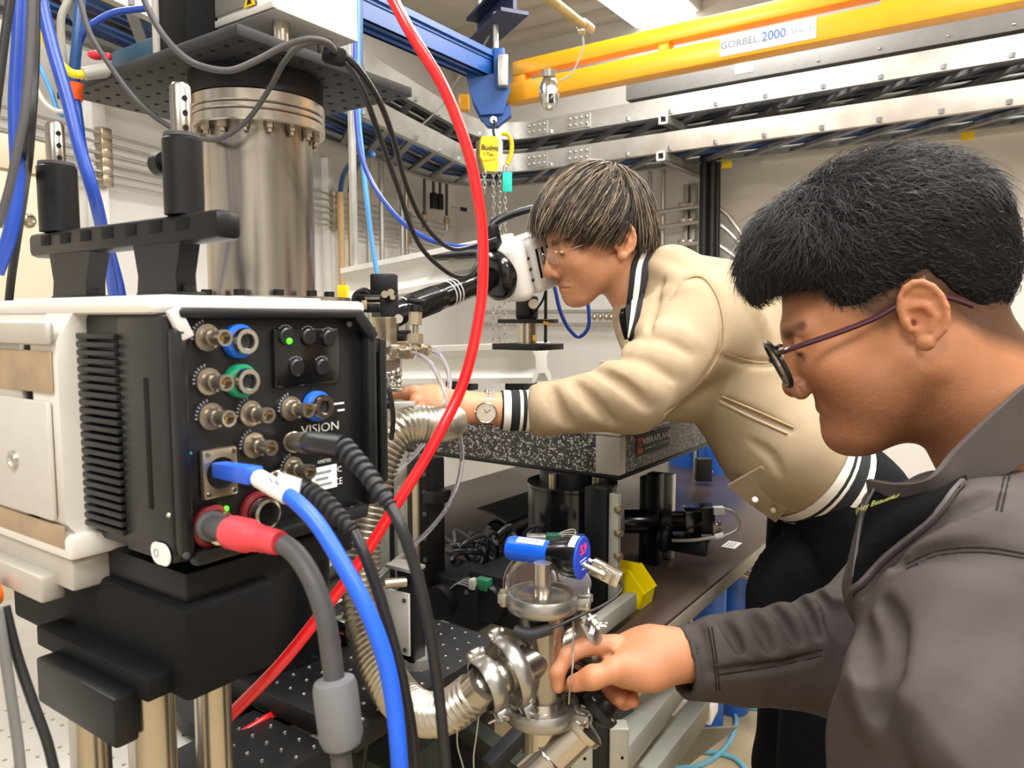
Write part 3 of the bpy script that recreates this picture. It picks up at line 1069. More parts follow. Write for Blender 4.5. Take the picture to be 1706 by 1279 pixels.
# guard plate below: sloped black flap lower right
# white shell in front of it
s_end = 0.46
part(MB().slab(O, (-s_end, -0.012), (-0.008, PW + 0.004), (pz1 - 0.008, pz1 + 0.005), R_UV, 0.005), 'top_cover', 'camera_white', dev)
part(MB().slab(O, (-0.30, -0.036), (0.02, PW - 0.03), (pz1 + 0.0045, pz1 + 0.0075), R_UV, 0.0015), 'top_cover_pad', 'camera_white', dev)
sb = 0.135
zsh0 = pz0 - 0.004
prof = [(-0.014, zsh0 + 0.02), (-0.014, pz1 - 0.03), (-0.004, pz1 - 0.004), (PW, pz1 - 0.004), (PW, zsh0), (0.0, zsh0)]
m = MB().prism(prof, O - XN * sb, V, Z, -XN * (s_end - sb))
part(m, 'front_shell', 'camera_white', dev)
# chamfered white lip that meets the fins
m = MB().prism([(-0.006, zsh0 + 0.008), (-0.020, zsh0 + 0.026), (-0.020, pz1 - 0.03), (-0.006, pz1 - 0.006), (0.01, pz1 - 0.006), (0.01, zsh0 + 0.008)], O - XN * (sb - 0.008), V, Z, -XN * 0.045)
part(m, 'shell_lip', 'camera_white', dev)
# grey side plate with stepped recesses, left of a dark joint
sp0, sp1 = 0.192, s_end + 0.1
part(MB().slab(O, (-sp1, -sp0 + 0.004), (-0.0165, -0.01), (zsh0 + 0.018, pz1 - 0.03), R_UV), 'joint_gap', 'rubber', dev)
part(MB().slab(O, (-sp1, -sp0), (-0.021, -0.014), (zsh0 + 0.022, pz1 - 0.022), R_UV, 0.002), 'side_plate', 'silver_plate', dev)
zq = lambda px, py: onplane(px, py, O - V * 0.024, V)
sx = lambda px, py: (zq(px, py) - O).dot(XN)
x1 = sx(78, 640)
part(MB().slab(O, (-sp1, x1), (-0.026, -0.0205), (zq(70, 862).z, zq(70, 668).z), R_UV, 0.003), 'side_step', 'silver_paint', dev)
part(MB().slab(O, (-sp1, x1 + 0.004), (-0.0225, -0.0205), (zq(70, 655).z, zq(70, 585).z), R_UV, 0.001), 'recess_strip', 'copper_grey', dev)
part(MB().slab(O, (-sp1, x1 + 0.012), (-0.0285, -0.0205), (zq(70, 575).z, zq(70, 535).z), R_UV, 0.004), 'upper_step', 'silver_plate', dev)
part(MB().slab(O, (-sp1, x1 + 0.012), (-0.0225, -0.0205), (zq(70, 905).z, zq(70, 868).z), R_UV, 0.001), 'recess_strip', 'copper_grey', dev)
for px in (28, -6):
    q = zq(px, 765) - V * 0.002
    part(MB().lathe(q, -V, [(0, 0), (0.0085, 0), (0.008, 0.003), (0.005, 0.003), (0.004, 0.001), (0, 0.001)], 16), 'cap_screw', 'chrome', dev)
# bottom rail of the shell
part(MB().slab(O, (-s_end, -0.118), (-0.022, 0.06), (zsh0 - 0.004, zsh0 + 0.016), R_UV, 0.004), 'bottom_rail', 'camera_white', dev)

# connectors on the rear panel
XP = XN


def bnc(px, py, L=0.018):
    q = pan(px, py, -0.003)
    c = part(MB().lathe(q, XP, [(0, 0), (0.0105, 0), (0.0105, 0.004), (0.0075, 0.0045), (0.0068, 0.012), (0.0056, 0.012), (0.0056, L + 0.004),
                                (0.0063, L + 0.004), (0.0063, L + 0.008), (0.0045, L + 0.008), (0.0042, L), (0.0012, L), (0.0012, L + 0.004), (0, L + 0.004)], 20), 'bnc_socket', 'brass_nickel', dev)
    part(MB().cyl(q + XP * (L - 0.001), q + XP * (L + 0.0045), 0.0012, seg=8), 'centre_pin', 'gold', c)
    part(MB().cyl(q + XP * 0.014 - Z * 0.0072, q + XP * 0.014 + Z * 0.0072, 0.0012, seg=6), 'bayonet_pin', 'brass_nickel', c)
    # engraved legend as an arc of small marks
    mm = MB()
    for k in range(7):
        a = radians(105 + k * 13)
        p = q + (V * cos(a) + Z * sin(a)) * 0.0128 + XP * 0.0032
        r_ = Matrix.Rotation(a, 3, XN) @ R_UV
        mm.box(p, (0.0006, 0.0022, 0.0013), r_)
    part(mm, 'legend', 'text_grey', dev)


for px, py in ((341, 562), (344, 635), (348, 693), (414, 688), (419, 741), (481, 680), (484, 780)):
    bnc(px, py)


def lemo(px, py, col):
    q = pan(px, py, -0.003)
    c = part(MB().lathe(q, XP, [(0, 0), (0.0135, 0), (0.0135, 0.006), (0.0125, 0.0075), (0.009, 0.0075)], 24), 'round_socket', col, dev)
    part(MB().lathe(q, XP, [(0.0105, 0.006), (0.0105, 0.012), (0.0098, 0.0145), (0.0065, 0.0145), (0.006, 0.009), (0, 0.009)], 24), 'socket_ring', 'chrome', c)
    part(MB().cyl(q + XP * 0.0085, q + XP * 0.0105, 0.0052, seg=16), 'socket_core', 'rubber', c)


lemo(394, 568, 'blue_ring')
lemo(397, 634, 'green_ring')
lemo(524, 676, 'blue_ring')
for px, py in ((351, 876), (428, 852)):
    q = pan(px, py, -0.003)
    c = part(MB().lathe(q, XP, [(0, 0), (0.017, 0), (0.017, 0.004), (0.0135, 0.006)], 28), 'power_socket', 'red_ring', dev)
    part(MB().lathe(q, XP, [(0.013, 0.004), (0.0125, 0.015), (0.010, 0.016), (0.0085, 0.008), (0, 0.008)], 24), 'socket_ring', 'chrome', c)
    part(MB().cyl(q + XP * 0.006, q + XP * 0.0085, 0.0085, seg=16), 'socket_core', 'black_matte', c)
# chrome ethernet socket plate
q = pan(361, 786, -0.003)
c = part(MB().slab(q, (0, 0.006), (-0.0155, 0.0155), (-0.0195, 0.0195), R_UV, 0.0025), 'ethernet_socket', 'nickel', dev)
part(MB().lathe(q + XP * 0.0055, XP, [(0, 0.0008), (0.0115, 0.0008), (0.0125, 0.0015), (0.0125, 0)], 24), 'socket_core', 'black_matte', c)
for dy, dz in ((0.011, 0.0155), (-0.011, -0.0155), (-0.011, 0.0155), (0.011, -0.0155)):
    part(MB().lathe(q + XP * 0.006 + V * dy + Z * dz, XP, [(0.0022, 0), (0.0018, 0.0012), (0, 0.0012)], 10), 'screw', 'chrome', c)
# recessed control pad with dark buttons and a green light
a, b = pan(458, 648), pan(566, 545)
yv0, yv1 = (a - O).dot(V), (b - O).dot(V)
part(MB().slab(O, (-0.006, 0.0005), (yv0, yv1), (a.z, b.z), R_UV, 0.006), 'control_pad', 'black_gloss', dev)
for px, py in ((475, 560), (512, 561), (546, 563), (492, 612), (535, 611)):
    q = pan(px, py, 0.0)
    part(MB().lathe(q, XP, [(0.0075, 0), (0.0072, 0.003), (0.006, 0.004), (0, 0.004)], 20), 'push_button', 'black_body', dev)
    mm = MB()
    for k in range(6):
        aa = radians(50 + k * 16)
        mm.box(q + (V * cos(aa) + Z * sin(aa)) * 0.0092 + XP * 0.0008, (0.0005, 0.0012, 0.0012), R_UV)
    part(mm, 'legend', 'text_grey', dev)
part(MB().sphere(pan(482, 568, 0.0045), 0.0026, 12, 8), 'status_light', 'led_green', dev)
part(MB().sphere(pan(377, 847, 0.001), 0.0022, 12, 8), 'status_light', 'led_green', dev)
part(MB().sphere(pan(317, 755, 0.001), 0.0013, 10, 8), 'status_light', 'led_teal', dev)
# lettering on the panel
text_mesh('lettering', 'VISION', 'text_white', pan(534, 713, 0.0), V, Z, 0.0082, dev, thick=0.0004, squeeze=1.25)
text_mesh('lettering', 'FC', 'text_white', pan(563, 782, 0.0), V, Z, 0.0055, dev, thick=0.0004)
text_mesh('lettering', 'CE', 'text_white', pan(563, 802, 0.0), V, Z, 0.0065, dev, thick=0.0004)
text_mesh('lettering', 'AMETEK', 'text_white', pan(540, 768, 0.0), V, Z, 0.0032, dev, thick=0.0004)
q = pan(540, 796, 0.0)
lb = part(MB().slab(q, (-0.0004, 0.0006), (-0.0145, 0.0145), (-0.0105, 0.0105), R_UV), 'serial_label', 'label_white', dev)
for k in range(3):
    part(MB().slab(q + Z * (0.0055 - 0.0055 * k), (0.0005, 0.0009), (-0.010, 0.008 - 0.004 * (k % 2)), (-0.0010, 0.0010), R_UV), 'printed_line', 'text_grey', lb)
for px, py, w in ((563, 672, 0.007), (568, 683, 0.004)):
    part(MB().slab(pan(px, py, 0.0), (-0.0004, 0.0005), (-w, w), (-0.0008, 0.0008), R_UV), 'printed_mark', 'text_white', dev)
for px, py in ((581, 540), (586, 848), (310, 925)):
    part(MB().lathe(pan(px, py, 0.0055 if px < 400 else 0.0), XP, [(0.0028, 0), (0.0024, 0.0015), (0, 0.0015)], 10), 'screw', 'rubber_grey', dev)
# white pill shaped label on the near edge
q = onplane(269, 922, O - V * 0.003, V)
m = MB()
out = [(0.0085 * cos(t) + (0.004 if cos(t) > 0 else -0.004), 0.0085 * sin(t)) for t in [2 * pi * i / 24 for i in range(24)]]
pl = part(m.prism(out, q, XN, (Z + XN * -0.12).normalized(), -V * 0.0012), 'round_label', 'label_white', dev)
part(MB().ring(q - XN * 0.005 - V * 0.0013, V, 0.0028, 0.0004, 20, 6), 'printed_ring', 'text_grey', pl)

# carrying handle on top of the camera
hoff = 0.055
Oh = O + V * hoff
hs0 = along(384, Vector((Oh.x, Oh.y, pz1 + 0.05)), U)
hs1 = along(68, Vector((Oh.x, Oh.y, pz1 + 0.05)), U)
hz = zat(372, (Oh + U * hs0).y)
hz0, hz1 = zat(400, (Oh + U * hs0).y), zat(349, (Oh + U * hs0).y)
hd = thing('carrying_handle', 'black carrying handle with slotted bar bolted on the white camera', 'handle', (Oh + U * (hs0 + hs1) / 2).to_tuple()[:2] + (pz1 + 0.0075,))
part(MB().slab(Oh, (-hs1, -hs0), (-0.012, 0.012), (hz0, hz1), R_UV, 0.006), 'grip_bar', 'anodized_black', hd)
for i in range(7):
    s = hs0 + 0.045 + (hs1 - hs0 - 0.085) * i / 6
    part(MB().slab(Oh, (-s - 0.009, -s + 0.009), (-0.0128, -0.0115), ((hz0 + hz1) / 2 - 0.002, (hz0 + hz1) / 2 + 0.008), R_UV, 0.0004), 'grip_slot', 'black_matte', hd)


def hpost(pxt0, pxt1, pxb0, pxb1):
    a = Vector((Oh.x, Oh.y, hz0))
    b = Vector((Oh.x, Oh.y, pz1 + 0.008))
    t0, t1 = along(pxt0, a, U), along(pxt1, a, U)
    b0, b1 = along(pxb0, b, U), along(pxb1, b, U)
    prof = [(t0, hz0 + 0.004), (t1, hz0 + 0.004), ((t1 + b1) / 2 + (b0 - b1) * 0.08, (hz0 + pz1) / 2), (b1, pz1 + 0.007), (b0, pz1 + 0.007), ((t0 + b0) / 2 - (b0 - b1) * 0.08, (hz0 + pz1) / 2)]
    part(MB().prism(prof, Vector((Oh.x, Oh.y, 0)) - V * 0.009, U, Z, V * 0.018), 'upright', 'anodized_black', hd)


hpost(238, 318, 245, 312)
hpost(98, 168, 104, 160)
for px in (285, 135):
    s = along(px, Vector((Oh.x, Oh.y, pz1)), U)
    part(MB().slab(Oh, (-s - 0.034, -s + 0.034), (-0.012, 0.012), (pz1 + 0.005, pz1 + 0.011), R_UV, 0.002), 'foot_plate', 'anodized_black', hd)
    for k in (-1, 1):
        p = Oh + U * (s + 0.027 * k) + Z * (pz1 + 0.011)
        part(MB().lathe(Vector((p.x, p.y, pz1 + 0.011)), Z, [(0.005, 0), (0.005, 0.005), (0.0025, 0.005), (0.002, 0.003), (0, 0.003)], 12), 'bolt', 'anodized_black', hd)


# two black post holders with steel posts standing on the handle
def post_holder(px, pyb, pyt, pytop, w, pw, label):
    s = along(px, Vector((Oh.x, Oh.y, hz1)), U)
    c = Oh + U * s
    zb, zt, zp = hz1, zat(pyt, c.y), zat(pytop, c.y)
    d = proj(Vector((c.x, c.y, zb)))[2]
    r, rp = w / 2 / F_PX * d, pw / 2 / F_PX * d
    t = thing('post_holder', label, 'post holder', (c.x, c.y, zb))
    part(MB().lathe((c.x, c.y, zb), Z, [(0, 0), (r, 0), (r, zt - zb - 0.003), (r - 0.003, zt - zb), (0, zt - zb)], 28), 'holder_body', 'anodized_black', t)
    part(MB().lathe((c.x, c.y, zt), Z, [(r * 0.92, -0.001), (r * 0.92, 0.002), (rp, 0.002)], 28), 'rim', 'rubber_grey', t)
    ps = part(MB().lathe((c.x, c.y, zt - 0.005), Z, [(rp, 0), (rp, zp - zt + 0.002), (rp - 0.002, zp - zt + 0.005), (0, zp - zt + 0.005)], 24), 'post', 'steel_brushed', t)
    to = (CAM - Vector((c.x, c.y, CAM.z)))
    to.z = 0
    to = (to.normalized() + Vector((0.55, 0, 0))).normalized()
    for k in range(3):
        q = Vector((c.x, c.y, zt + 0.006 + 0.0115 * k)) + to * (rp - 0.0004)
        part(MB().cyl(q, q + to * 0.0009, 0.0024, seg=12), 'cross_hole', 'black_matte', ps)
    return t, c, r, zt


t, c, r, zt = post_holder(308, 351, 228, 140, 63, 33, 'black post holder with a steel post, nearer of two on the camera handle')
q = Vector((c.x, c.y, zt - 0.018)) + U * (r + 0.001)
part(MB().cyl(q, q + U * 0.012, 0.0035, seg=10), 'screw_shaft', 'rubber_grey', t)
part(MB().cyl(q + U * 0.008, q + U * 0.020, 0.0095, seg=20), 'thumb_screw', 'anodized_black', t)
post_holder(100, 382, 275, 204, 60, 28, 'black post holder with a steel post, farther of two on the camera handle')

# ------------------------------------------------------------------ black mount under the camera
mx = O - XN * 0.01
mz0 = zat(1185, (O + V * 0.01).y)
w2 = along(461, Vector((O.x, O.y, (mz0 + pz0) / 2)), V)
mt = thing('camera_mount', 'black box mount under the high speed camera', 'mount', (O - XN * 0.1 + V * 0.06).to_tuple()[:2] + (mz0,))
mtop = zsh0 - 0.006
part(MB().slab(O, (-0.30, 0.0), (0.004, w2), (mz0 + 0.008, mtop - 0.02), R_UV, 0.005), 'mount_body', 'black_matte', mt)
part(MB().slab(O, (-0.2, -0.02), (-0.017, 0.006), (mz0 + 0.012, mz0 + 0.03), R_UV, 0.002), 'motor_bracket', 'black_matte', mt)
part(MB().slab(O, (-0.26, -0.01), (0.012, PW - 0.02), (mtop - 0.022, mtop + 0.004), R_UV, 0.003), 'top_plate', 'anodized_black', mt)
bx0 = onplane(207, 1240, O - V * 0.04, V)
xa = (onplane(62, 1160, O - V * 0.035, V) - O).dot(XN)
xb = (onplane(190, 1180, O - V * 0.035, V) - O).dot(XN)
part(MB().slab(O, (xa, xb), (-0.035, -0.016), (zat(1232, (O + U * 0.06 - V * 0.035).y), zat(1150, (O + U * 0.06 - V * 0.035).y)), R_UV, 0.003), 'motor_box', 'anodized_black', mt)
# silver angle bracket at the far left with an orange knob
part(MB().slab(O, (-0.42, -0.125), (-0.018, 0.02), (zsh0 - 0.032, zsh0 - 0.005), R_UV, 0.003), 'clamp_rail', 'silver_plate', mt)
part(MB().slab(O, (-0.42, -0.155), (-0.03, -0.01), (zsh0 - 0.045, zsh0 - 0.022), R_UV, 0.003), 'clamp_jaw', 'silver_plate', mt)
q = onplane(-3, 985, O - V * 0.035, V)
part(MB().lathe(q, -V, [(0, 0), (0.011, 0), (0.0125, 0.004), (0.011, 0.012), (0, 0.013)], 18), 'lock_knob', 'orange_knob', mt)

# steel posts carrying the mount
zbd = 0.93
for px, wpx, dd, lb in ((149, 62, 0.66, 'steel post under the black camera mount, leftmost of three'), (253, 74, 0.60, 'steel post under the black camera mount, middle of three'),
                        (356, 58, 0.68, 'steel post under the black camera mount, rightmost of three')):
    c = P(px, 1200, dd)
    rr = wpx / 2 / F_PX * dd
    t = thing('support_post', lb, 'post', (c.x, c.y, zbd))
    part(MB().lathe((c.x, c.y, zbd), Z, [(0, 0), (rr * 1.5, 0), (rr * 1.5, 0.008), (rr, 0.008)], 24), 'foot', 'aluminium', t)
    part(MB().lathe((c.x, c.y, zbd + 0.006), Z, [(0, 0), (rr, 0), (rr, mz0 + 0.01 - zbd - 0.006), (0, mz0 + 0.01 - zbd - 0.006)], 28), 'shaft', 'steel', t)

# cables plugged into the camera
CB = 0.55


# red plug on a grey cable with a ferrite sleeve
t = thing('power_cable', 'grey power cable with a red rubber plug and a grey ferrite sleeve', 'cable', pan(351, 876, 0.016))
q0 = pan(351, 876, 0.010)
q1, q2, q3 = P(385, 886, 0.515), P(470, 905, 0.49), P(480, 910, 0.487)
part(MB().lathe(q0, q1 - q0, [(0.009, 0.0), (0.0115, 0.002), (0.0115, 0.007), (0.0085, 0.008), (0.0085, (q1 - q0).length)], 20), 'coupling_ring', 'rubber_grey', t)
Lp = (q2 - q1).length
part(MB().lathe(q1 - (q2 - q1).normalized() * 0.002, q2 - q1, [(0, 0), (0.0105, 0), (0.0115, 0.003), (0.0115, Lp * 0.4), (0.0095, Lp * 0.5), (0.0088, Lp * 0.55), (0.0095, Lp * 0.58), (0.0082, Lp * 0.66),
                               (0.0090, Lp * 0.7), (0.0078, Lp * 0.8), (0.0086, Lp * 0.84), (0.0078, Lp), (0, Lp)], 22), 'rubber_plug', 'red_rubber', t)
part(MB().tube([q2, P(492, 922, 0.485), P(520, 965, 0.475), P(541, 1025, 0.47), P(551, 1085, 0.47), P(559, 1150, 0.47), P(566, 1240, 0.47), P(575, 1330, 0.475)], 0.0066, 14, 8), 'cord', 'rubber_grey', t)
fa, fb = P(556, 1128, 0.47), P(570, 1240, 0.47)
Lf = (fb - fa).length
part(MB().lathe(fa, fb - fa, [(0.006, 0), (0.0125, 0.002), (0.0138, 0.006), (0.0138, Lf - 0.006), (0.0115, Lf), (0.006, Lf)], 22), 'ferrite_sleeve', 'ferrite_grey', t)

# blue ethernet cable
t = thing('ethernet_cable', 'bright blue ethernet cable with a white wrap label near its plug', 'cable', pan(361, 786, 0.006))
e0, e1, e2 = pan(366, 782, 0.008), P(425, 792, 0.50), P(432, 795, 0.498)
x_, y_, z_ = frame_of(e1 - e0, Z)
part(MB().box((e0 + e1) / 2, (0.0125, 0.012, (e1 - e0).length), Matrix((x_, y_, z_)).transposed(), 0.002), 'plug_boot', 'ethernet_blue', t)
pts = [e1, P(450, 808, 0.49), P(482, 826, 0.48), P(525, 868, 0.47), P(573, 944, 0.46), P(613, 1020, 0.455), P(642, 1100, 0.455), P(657, 1180, 0.455), P(664, 1250, 0.455), P(668, 1340, 0.46)]
part(MB().tube(pts, 0.0053, 14, 8), 'cord', 'ethernet_blue', t)
a, b = P(432, 797, 0.497), P(480, 825, 0.481)
x_, y_, z_ = frame_of(b - a, Z)
wl = part(MB().lathe(a, b - a, [(0.0055, -0.002), (0.0062, 0), (0.0062, (b - a).length), (0.0055, (b - a).length + .001)], 14), 'wrap_label', 'label_white', t)
m = MB().bar(P(462, 800, 0.482), P(500, 812, 0.478), 0.001, 0.011, Z)
part(m, 'label_flag', 'label_white', t)
for k in range(3):
    part(MB().bar(P(448 + 10 * k, 795 + 5 * k, 0.4815), P(454 + 10 * k, 803 + 5 * k, 0.4805), 0.0008, 0.001), 'pen_mark', 'text_grey', t)


# two black cables with ribbed strain reliefs
def ribbed(label, base, neck, cord, rn=9):
    b0 = pan(*base, 0.008)
    t = thing('signal_cable', label, 'cable', b0)
    nk = [P(*p) for p in neck]
    part(MB().lathe(b0, nk[0] - b0, [(0.006, 0), (0.0088, 0.001), (0.0088, 0.008), (0.0074, 0.009), (0.0078, 0.013), (0.0078, (nk[0] - b0).length)], 20), 'plug_shell', 'brass_nickel', t)
    part(MB().tube([nk[0] - (nk[0] - b0).normalized() * 0.004, nk[0], nk[1]], 0.0078, 14, 6), 'plug_body', 'black_body', t)
    path = resample(spline(nk[1:], 10), 0.0012)
    N = len(path)
    part(MB().tube(path, lambda s: (0.0066 - 0.0022 * s) * (1.12 if (s * rn) % 1 < 0.55 else 0.74), 14, smooth=False), 'strain_relief', 'rubber', t)
    part(MB().tube([nk[-1]] + [P(*p) for p in cord], 0.0037, 12, 8), 'cord', 'cable_black', t)


ribbed('black signal cable with ribbed sleeve, upper of two on the panel', (489, 736), [(520, 737, 0.50), (572, 745, 0.485), (600, 775, 0.475), (628, 812, 0.465), (650, 842, 0.46)],
       [(668, 878, 0.455), (690, 940, 0.455), (708, 1010, 0.455), (722, 1090, 0.46), (734, 1180, 0.465), (744, 1300, 0.47)], 9)
ribbed('black signal cable with ribbed sleeve, lower of two on the panel', (462, 800), [(500, 815, 0.51), (518, 822, 0.50), (545, 840, 0.49), (572, 868, 0.48), (590, 886, 0.475)],
       [(606, 920, 0.47), (630, 985, 0.47), (652, 1060, 0.47), (672, 1140, 0.47), (686, 1220, 0.475), (694, 1310, 0.48)], 8)
# thin dark cable beside the guard bar
cable('side_cable', 'thin dark cable curving down between the camera panel and the steel bellows', [(638, 615, 0.9), (646, 640, 0.88), (652, 670, 0.88), (655, 700, 0.9), (652, 730, 0.92)], 0.0032, 'cable_black', 8)
# black cables hanging bottom left
cable('hanging_cable', 'black cable running down past the steel post at lower left, inner one', [(8, 1010, 0.5), (28, 1090, 0.5), (55, 1170, 0.5), (80, 1240, 0.5), (98, 1320, 0.5)], 0.0034, 'cable_black')
cable('hanging_cable', 'black cable running down past the steel post at lower left, outer one', [(-4, 1015, 0.49), (8, 1090, 0.49), (20, 1170, 0.49), (30, 1240, 0.49), (38, 1320, 0.49)], 0.0034, 'cable_grey')
# ------------------------------------------------------------------ perforated plate overhead, column, box on top
Nn = P(395, 58, 0.80)
zp = Nn.z
Fc = onz(365, 240, zp)
Lc = onz(130, 165, zp)
Rc = onz(640, 172, zp)
su = (Lc - Nn).dot(U)
sv = (Rc - Nn).dot(V)
TH = 0.0127
t = thing('perforated_plate', 'black perforated breadboard plate carried on the steel column overhead', 'plate', (Nn + U * su / 2 + V * sv / 2).to_tuple())
part(MB().slab(Nn, (-su, 0), (0, sv), (0, TH), R_UV, 0.0012), 'plate_body', 'dark_board', t)
m = MB()
nx, ny = int(su / 0.0254), int(sv / 0.0254)
holes = 0
for i in range(nx):
    for j in range(ny):
        q = Nn + U * (su * (i + 0.5) / nx) + V * (sv * (j + 0.5) / ny)
        hm = MB().lathe(q, -Z, [(0.0034, 0.0), (0.0034, 0.0004), (0.0030, 0.0004), (0.0028, 0.0001), (0, 0.0001)], 8)
        part(hm, 'hole', 'black_matte', t)

# steel column with flanges
ccol = P(433, 300, 0.97)
dcol = proj(Vector((ccol.x, ccol.y, 1.6)))[2]
rcol = 172 / 2 / F_PX * dcol
rfl = 214 / 2 / F_PX * dcol
zf1 = zat(143, ccol.y - rfl)
zf0 = zat(197, ccol.y - rfl)
zb0 = zat(496, ccol.y)
t = thing('steel_column', 'tall polished steel column with bolted flanges behind the camera', 'column', (ccol.x, ccol.y, 0.935))
part(MB().lathe((ccol.x, ccol.y, 0), Z, [(rfl * 0.99, zf1 + 0.0005), (rfl * 0.99, zp - 0.0005), (0, zp - 0.0005)], 40), 'black_collar', 'anodized_black', t)
part(MB().lathe((ccol.x, ccol.y, 0), Z, [(0, 1.1), (rcol, 1.1), (rcol, zf0 + 0.012), (0, zf0 + 0.012)], 48), 'tube', 'steel_brushed', t)
hf = (zf1 - zf0)
for k, (a, b) in enumerate(((0.0, 0.36), (0.38, 0.58), (0.60, 1.0))):
    part(MB().lathe((ccol.x, ccol.y, zf0), Z, [(rcol * 0.9, hf * a), (rfl - 0.0015, hf * a), (rfl, hf * a + 0.0015), (rfl, hf * b - 0.0015), (rfl - 0.0015, hf * b), (rcol * 0.9, hf * b)], 56), 'flange', 'steel', t)
for k in range(16):
    a = 2 * pi * k / 16 + 0.1
    q = Vector((ccol.x + (rfl - 0.0115) * cos(a), ccol.y + (rfl - 0.0115) * sin(a), zf0))
    part(MB().lathe(q, -Z, [(0.0058, 0), (0.0058, 0.006), (0.0035, 0.0065), (0.0035, 0.011), (0, 0.011)], 6), 'bolt', 'nickel', t)
part(MB().lathe((ccol.x, ccol.y, zb0), Z, [(rcol * 0.9, 0.0), (rcol + 0.045, 0.0), (rcol + 0.045, -0.018), (rcol * 0.9, -0.018)][::-1], 48), 'base_flange', 'steel', t)
part(MB().lathe((ccol.x, ccol.y, 0.935), Z, [(0, 0), (rcol + 0.06, 0), (rcol + 0.06, 0.02), (rcol + 0.01, 0.022), (rcol + 0.01, 0.26), (0, 0.26)], 40), 'pedestal', 'anodized_black', t)
for k in range(12):
    a = 2 * pi * k / 12
    q = Vector((ccol.x + (rcol + 0.02) * cos(a), ccol.y + (rcol + 0.02) * sin(a), zb0))
    part(MB().lathe(q, Z, [(0.0065, 0), (0.0065, 0.008), (0, 0.008)], 12), 'base_bolt', 'anodized_black', t)

# grey instrument box standing on the plate
Bn = P(460, 13, 0.85)
zbx = Bn.z
su2 = (onz(306, 68, zbx) - Bn).dot(U)
sv2 = (onz(581, 75, zbx) - Bn).dot(V)
t = thing('instrument_box', 'grey and white instrument box standing over the perforated plate', 'box', (Bn + U * su2 / 2 + V * sv2 / 2).to_tuple())
part(MB().slab(Bn, (-su2, -0.002), (0.002, sv2), (0.0, 0.2), R_UV, 0.002), 'case', 'box_white', t)
part(MB().slab(Bn, (-su2 + 0.014, -0.012), (-0.001, 0.004), (0.014, 0.19), R_UV, 0.001), 'side_panel', 'box_grey', t)
part(MB().slab(Bn, (-su2 + 0.003, -0.003), (-0.002, 0.004), (0.001, 0.009), R_UV, 0.001), 'bottom_trim', 'silver_paint', t)
part(MB().slab(Bn, (-su2, -su2 + 0.014), (-0.003, 0.004), (0.0, 0.19), R_UV, 0.001), 'corner_trim', 'silver_paint', t)
bq = lambda px, py: onplane(px, py, Bn - V * 0.0015, V)
q = bq(330, 4)
part(MB().slab(q, (-0.012, 0.012), (-0.0006, 0.0006), (-0.010, 0.016), R_UV), 'type_label', 'label_grey', t)
for k in range(4):
    part(MB().slab(q, (-0.009, 0.008), (-0.001, -0.0006), (-0.007 + k * 0.005, -0.0055 + k * 0.005), R_UV), 'printed_line', 'text_grey', t)
q = bq(416, 2)
w = part(MB().prism([(-0.011, -0.006), (0.011, -0.006), (0, 0.014)], q, XN, Z, -V * 0.0008), 'warning_label', 'hoist_yellow', t)
part(MB().prism([(-0.0045, -0.0035), (0.0045, -0.0035), (0, 0.006)], q - V * 0.0008, XN, Z, -V * 0.0005), 'printed_mark', 'text_black', w)
q = bq(440, -2)
part(MB().slab(q, (-0.012, 0.012), (-0.0006, 0.0006), (-0.006, 0.014), R_UV), 'type_label', 'label_white', t)
for dx, dy in ((0.03, 0.03), (0.03, sv2 - 0.03), (su2 - 0.03, 0.03), (su2 - 0.03, sv2 - 0.03), (su2 / 2, 0.03), (0.06, sv2 * 0.5)):
    c = Bn + U * dx + V * dy
    part(MB().cyl((c.x, c.y, zp + TH - 0.001), (c.x, c.y, zbx + 0.002), 0.010 if dx < 0.1 else 0.004, seg=16), 'standoff', 'steel', t)
for px, py in ((330, 66), (380, 46)):
    q = onplane(px, py, Bn + V * 0.01, V)
    part(MB().cyl(q - Z * 0.002, q + Z * 0.012, 0.0035, seg=10), 'screw', 'chrome', t)
# black enclosure and blue box beside it on the plate
a0 = (onz(250, 100, zp + TH) - Nn)
t = thing('black_enclosure', 'black enclosure with a pale metal edge on the plate left of the grey box', 'box', (Nn + U * (su * 0.62) + V * 0.05 + Z * TH).to_tuple())
ea = along(308, Vector((Nn.x, Nn.y, zp + 0.1)) + V * 0.02, U)
eb = along(262, Vector((Nn.x, Nn.y, zp + 0.1)) + V * 0.02, U)
q = Vector((Nn.x, Nn.y, zp + TH)) + V * 0.02
part(MB().slab(q, (-eb, -ea), (0, 0.2), (0.0005, 0.25), R_UV, 0.002), 'enclosure_body', 'black_matte', t)
part(MB().slab(q, (-eb - 0.009, -eb), (-0.004, 0.012), (0.0, 0.25), R_UV, 0.001), 'edge_angle', 'silver_paint', t)
q2 = Vector((Nn.x, Nn.y, zp + TH)) + V * 0.02
e3 = along(186, q2, U)
t = tag(MB().slab(q2, (-e3, -eb - 0.011), (0.0, 0.09), (0.0005, 0.032), R_UV, 0.002).build('blue_box', 'teal_box'), 'dark teal box on the plate left of the pale metal edge', 'box')
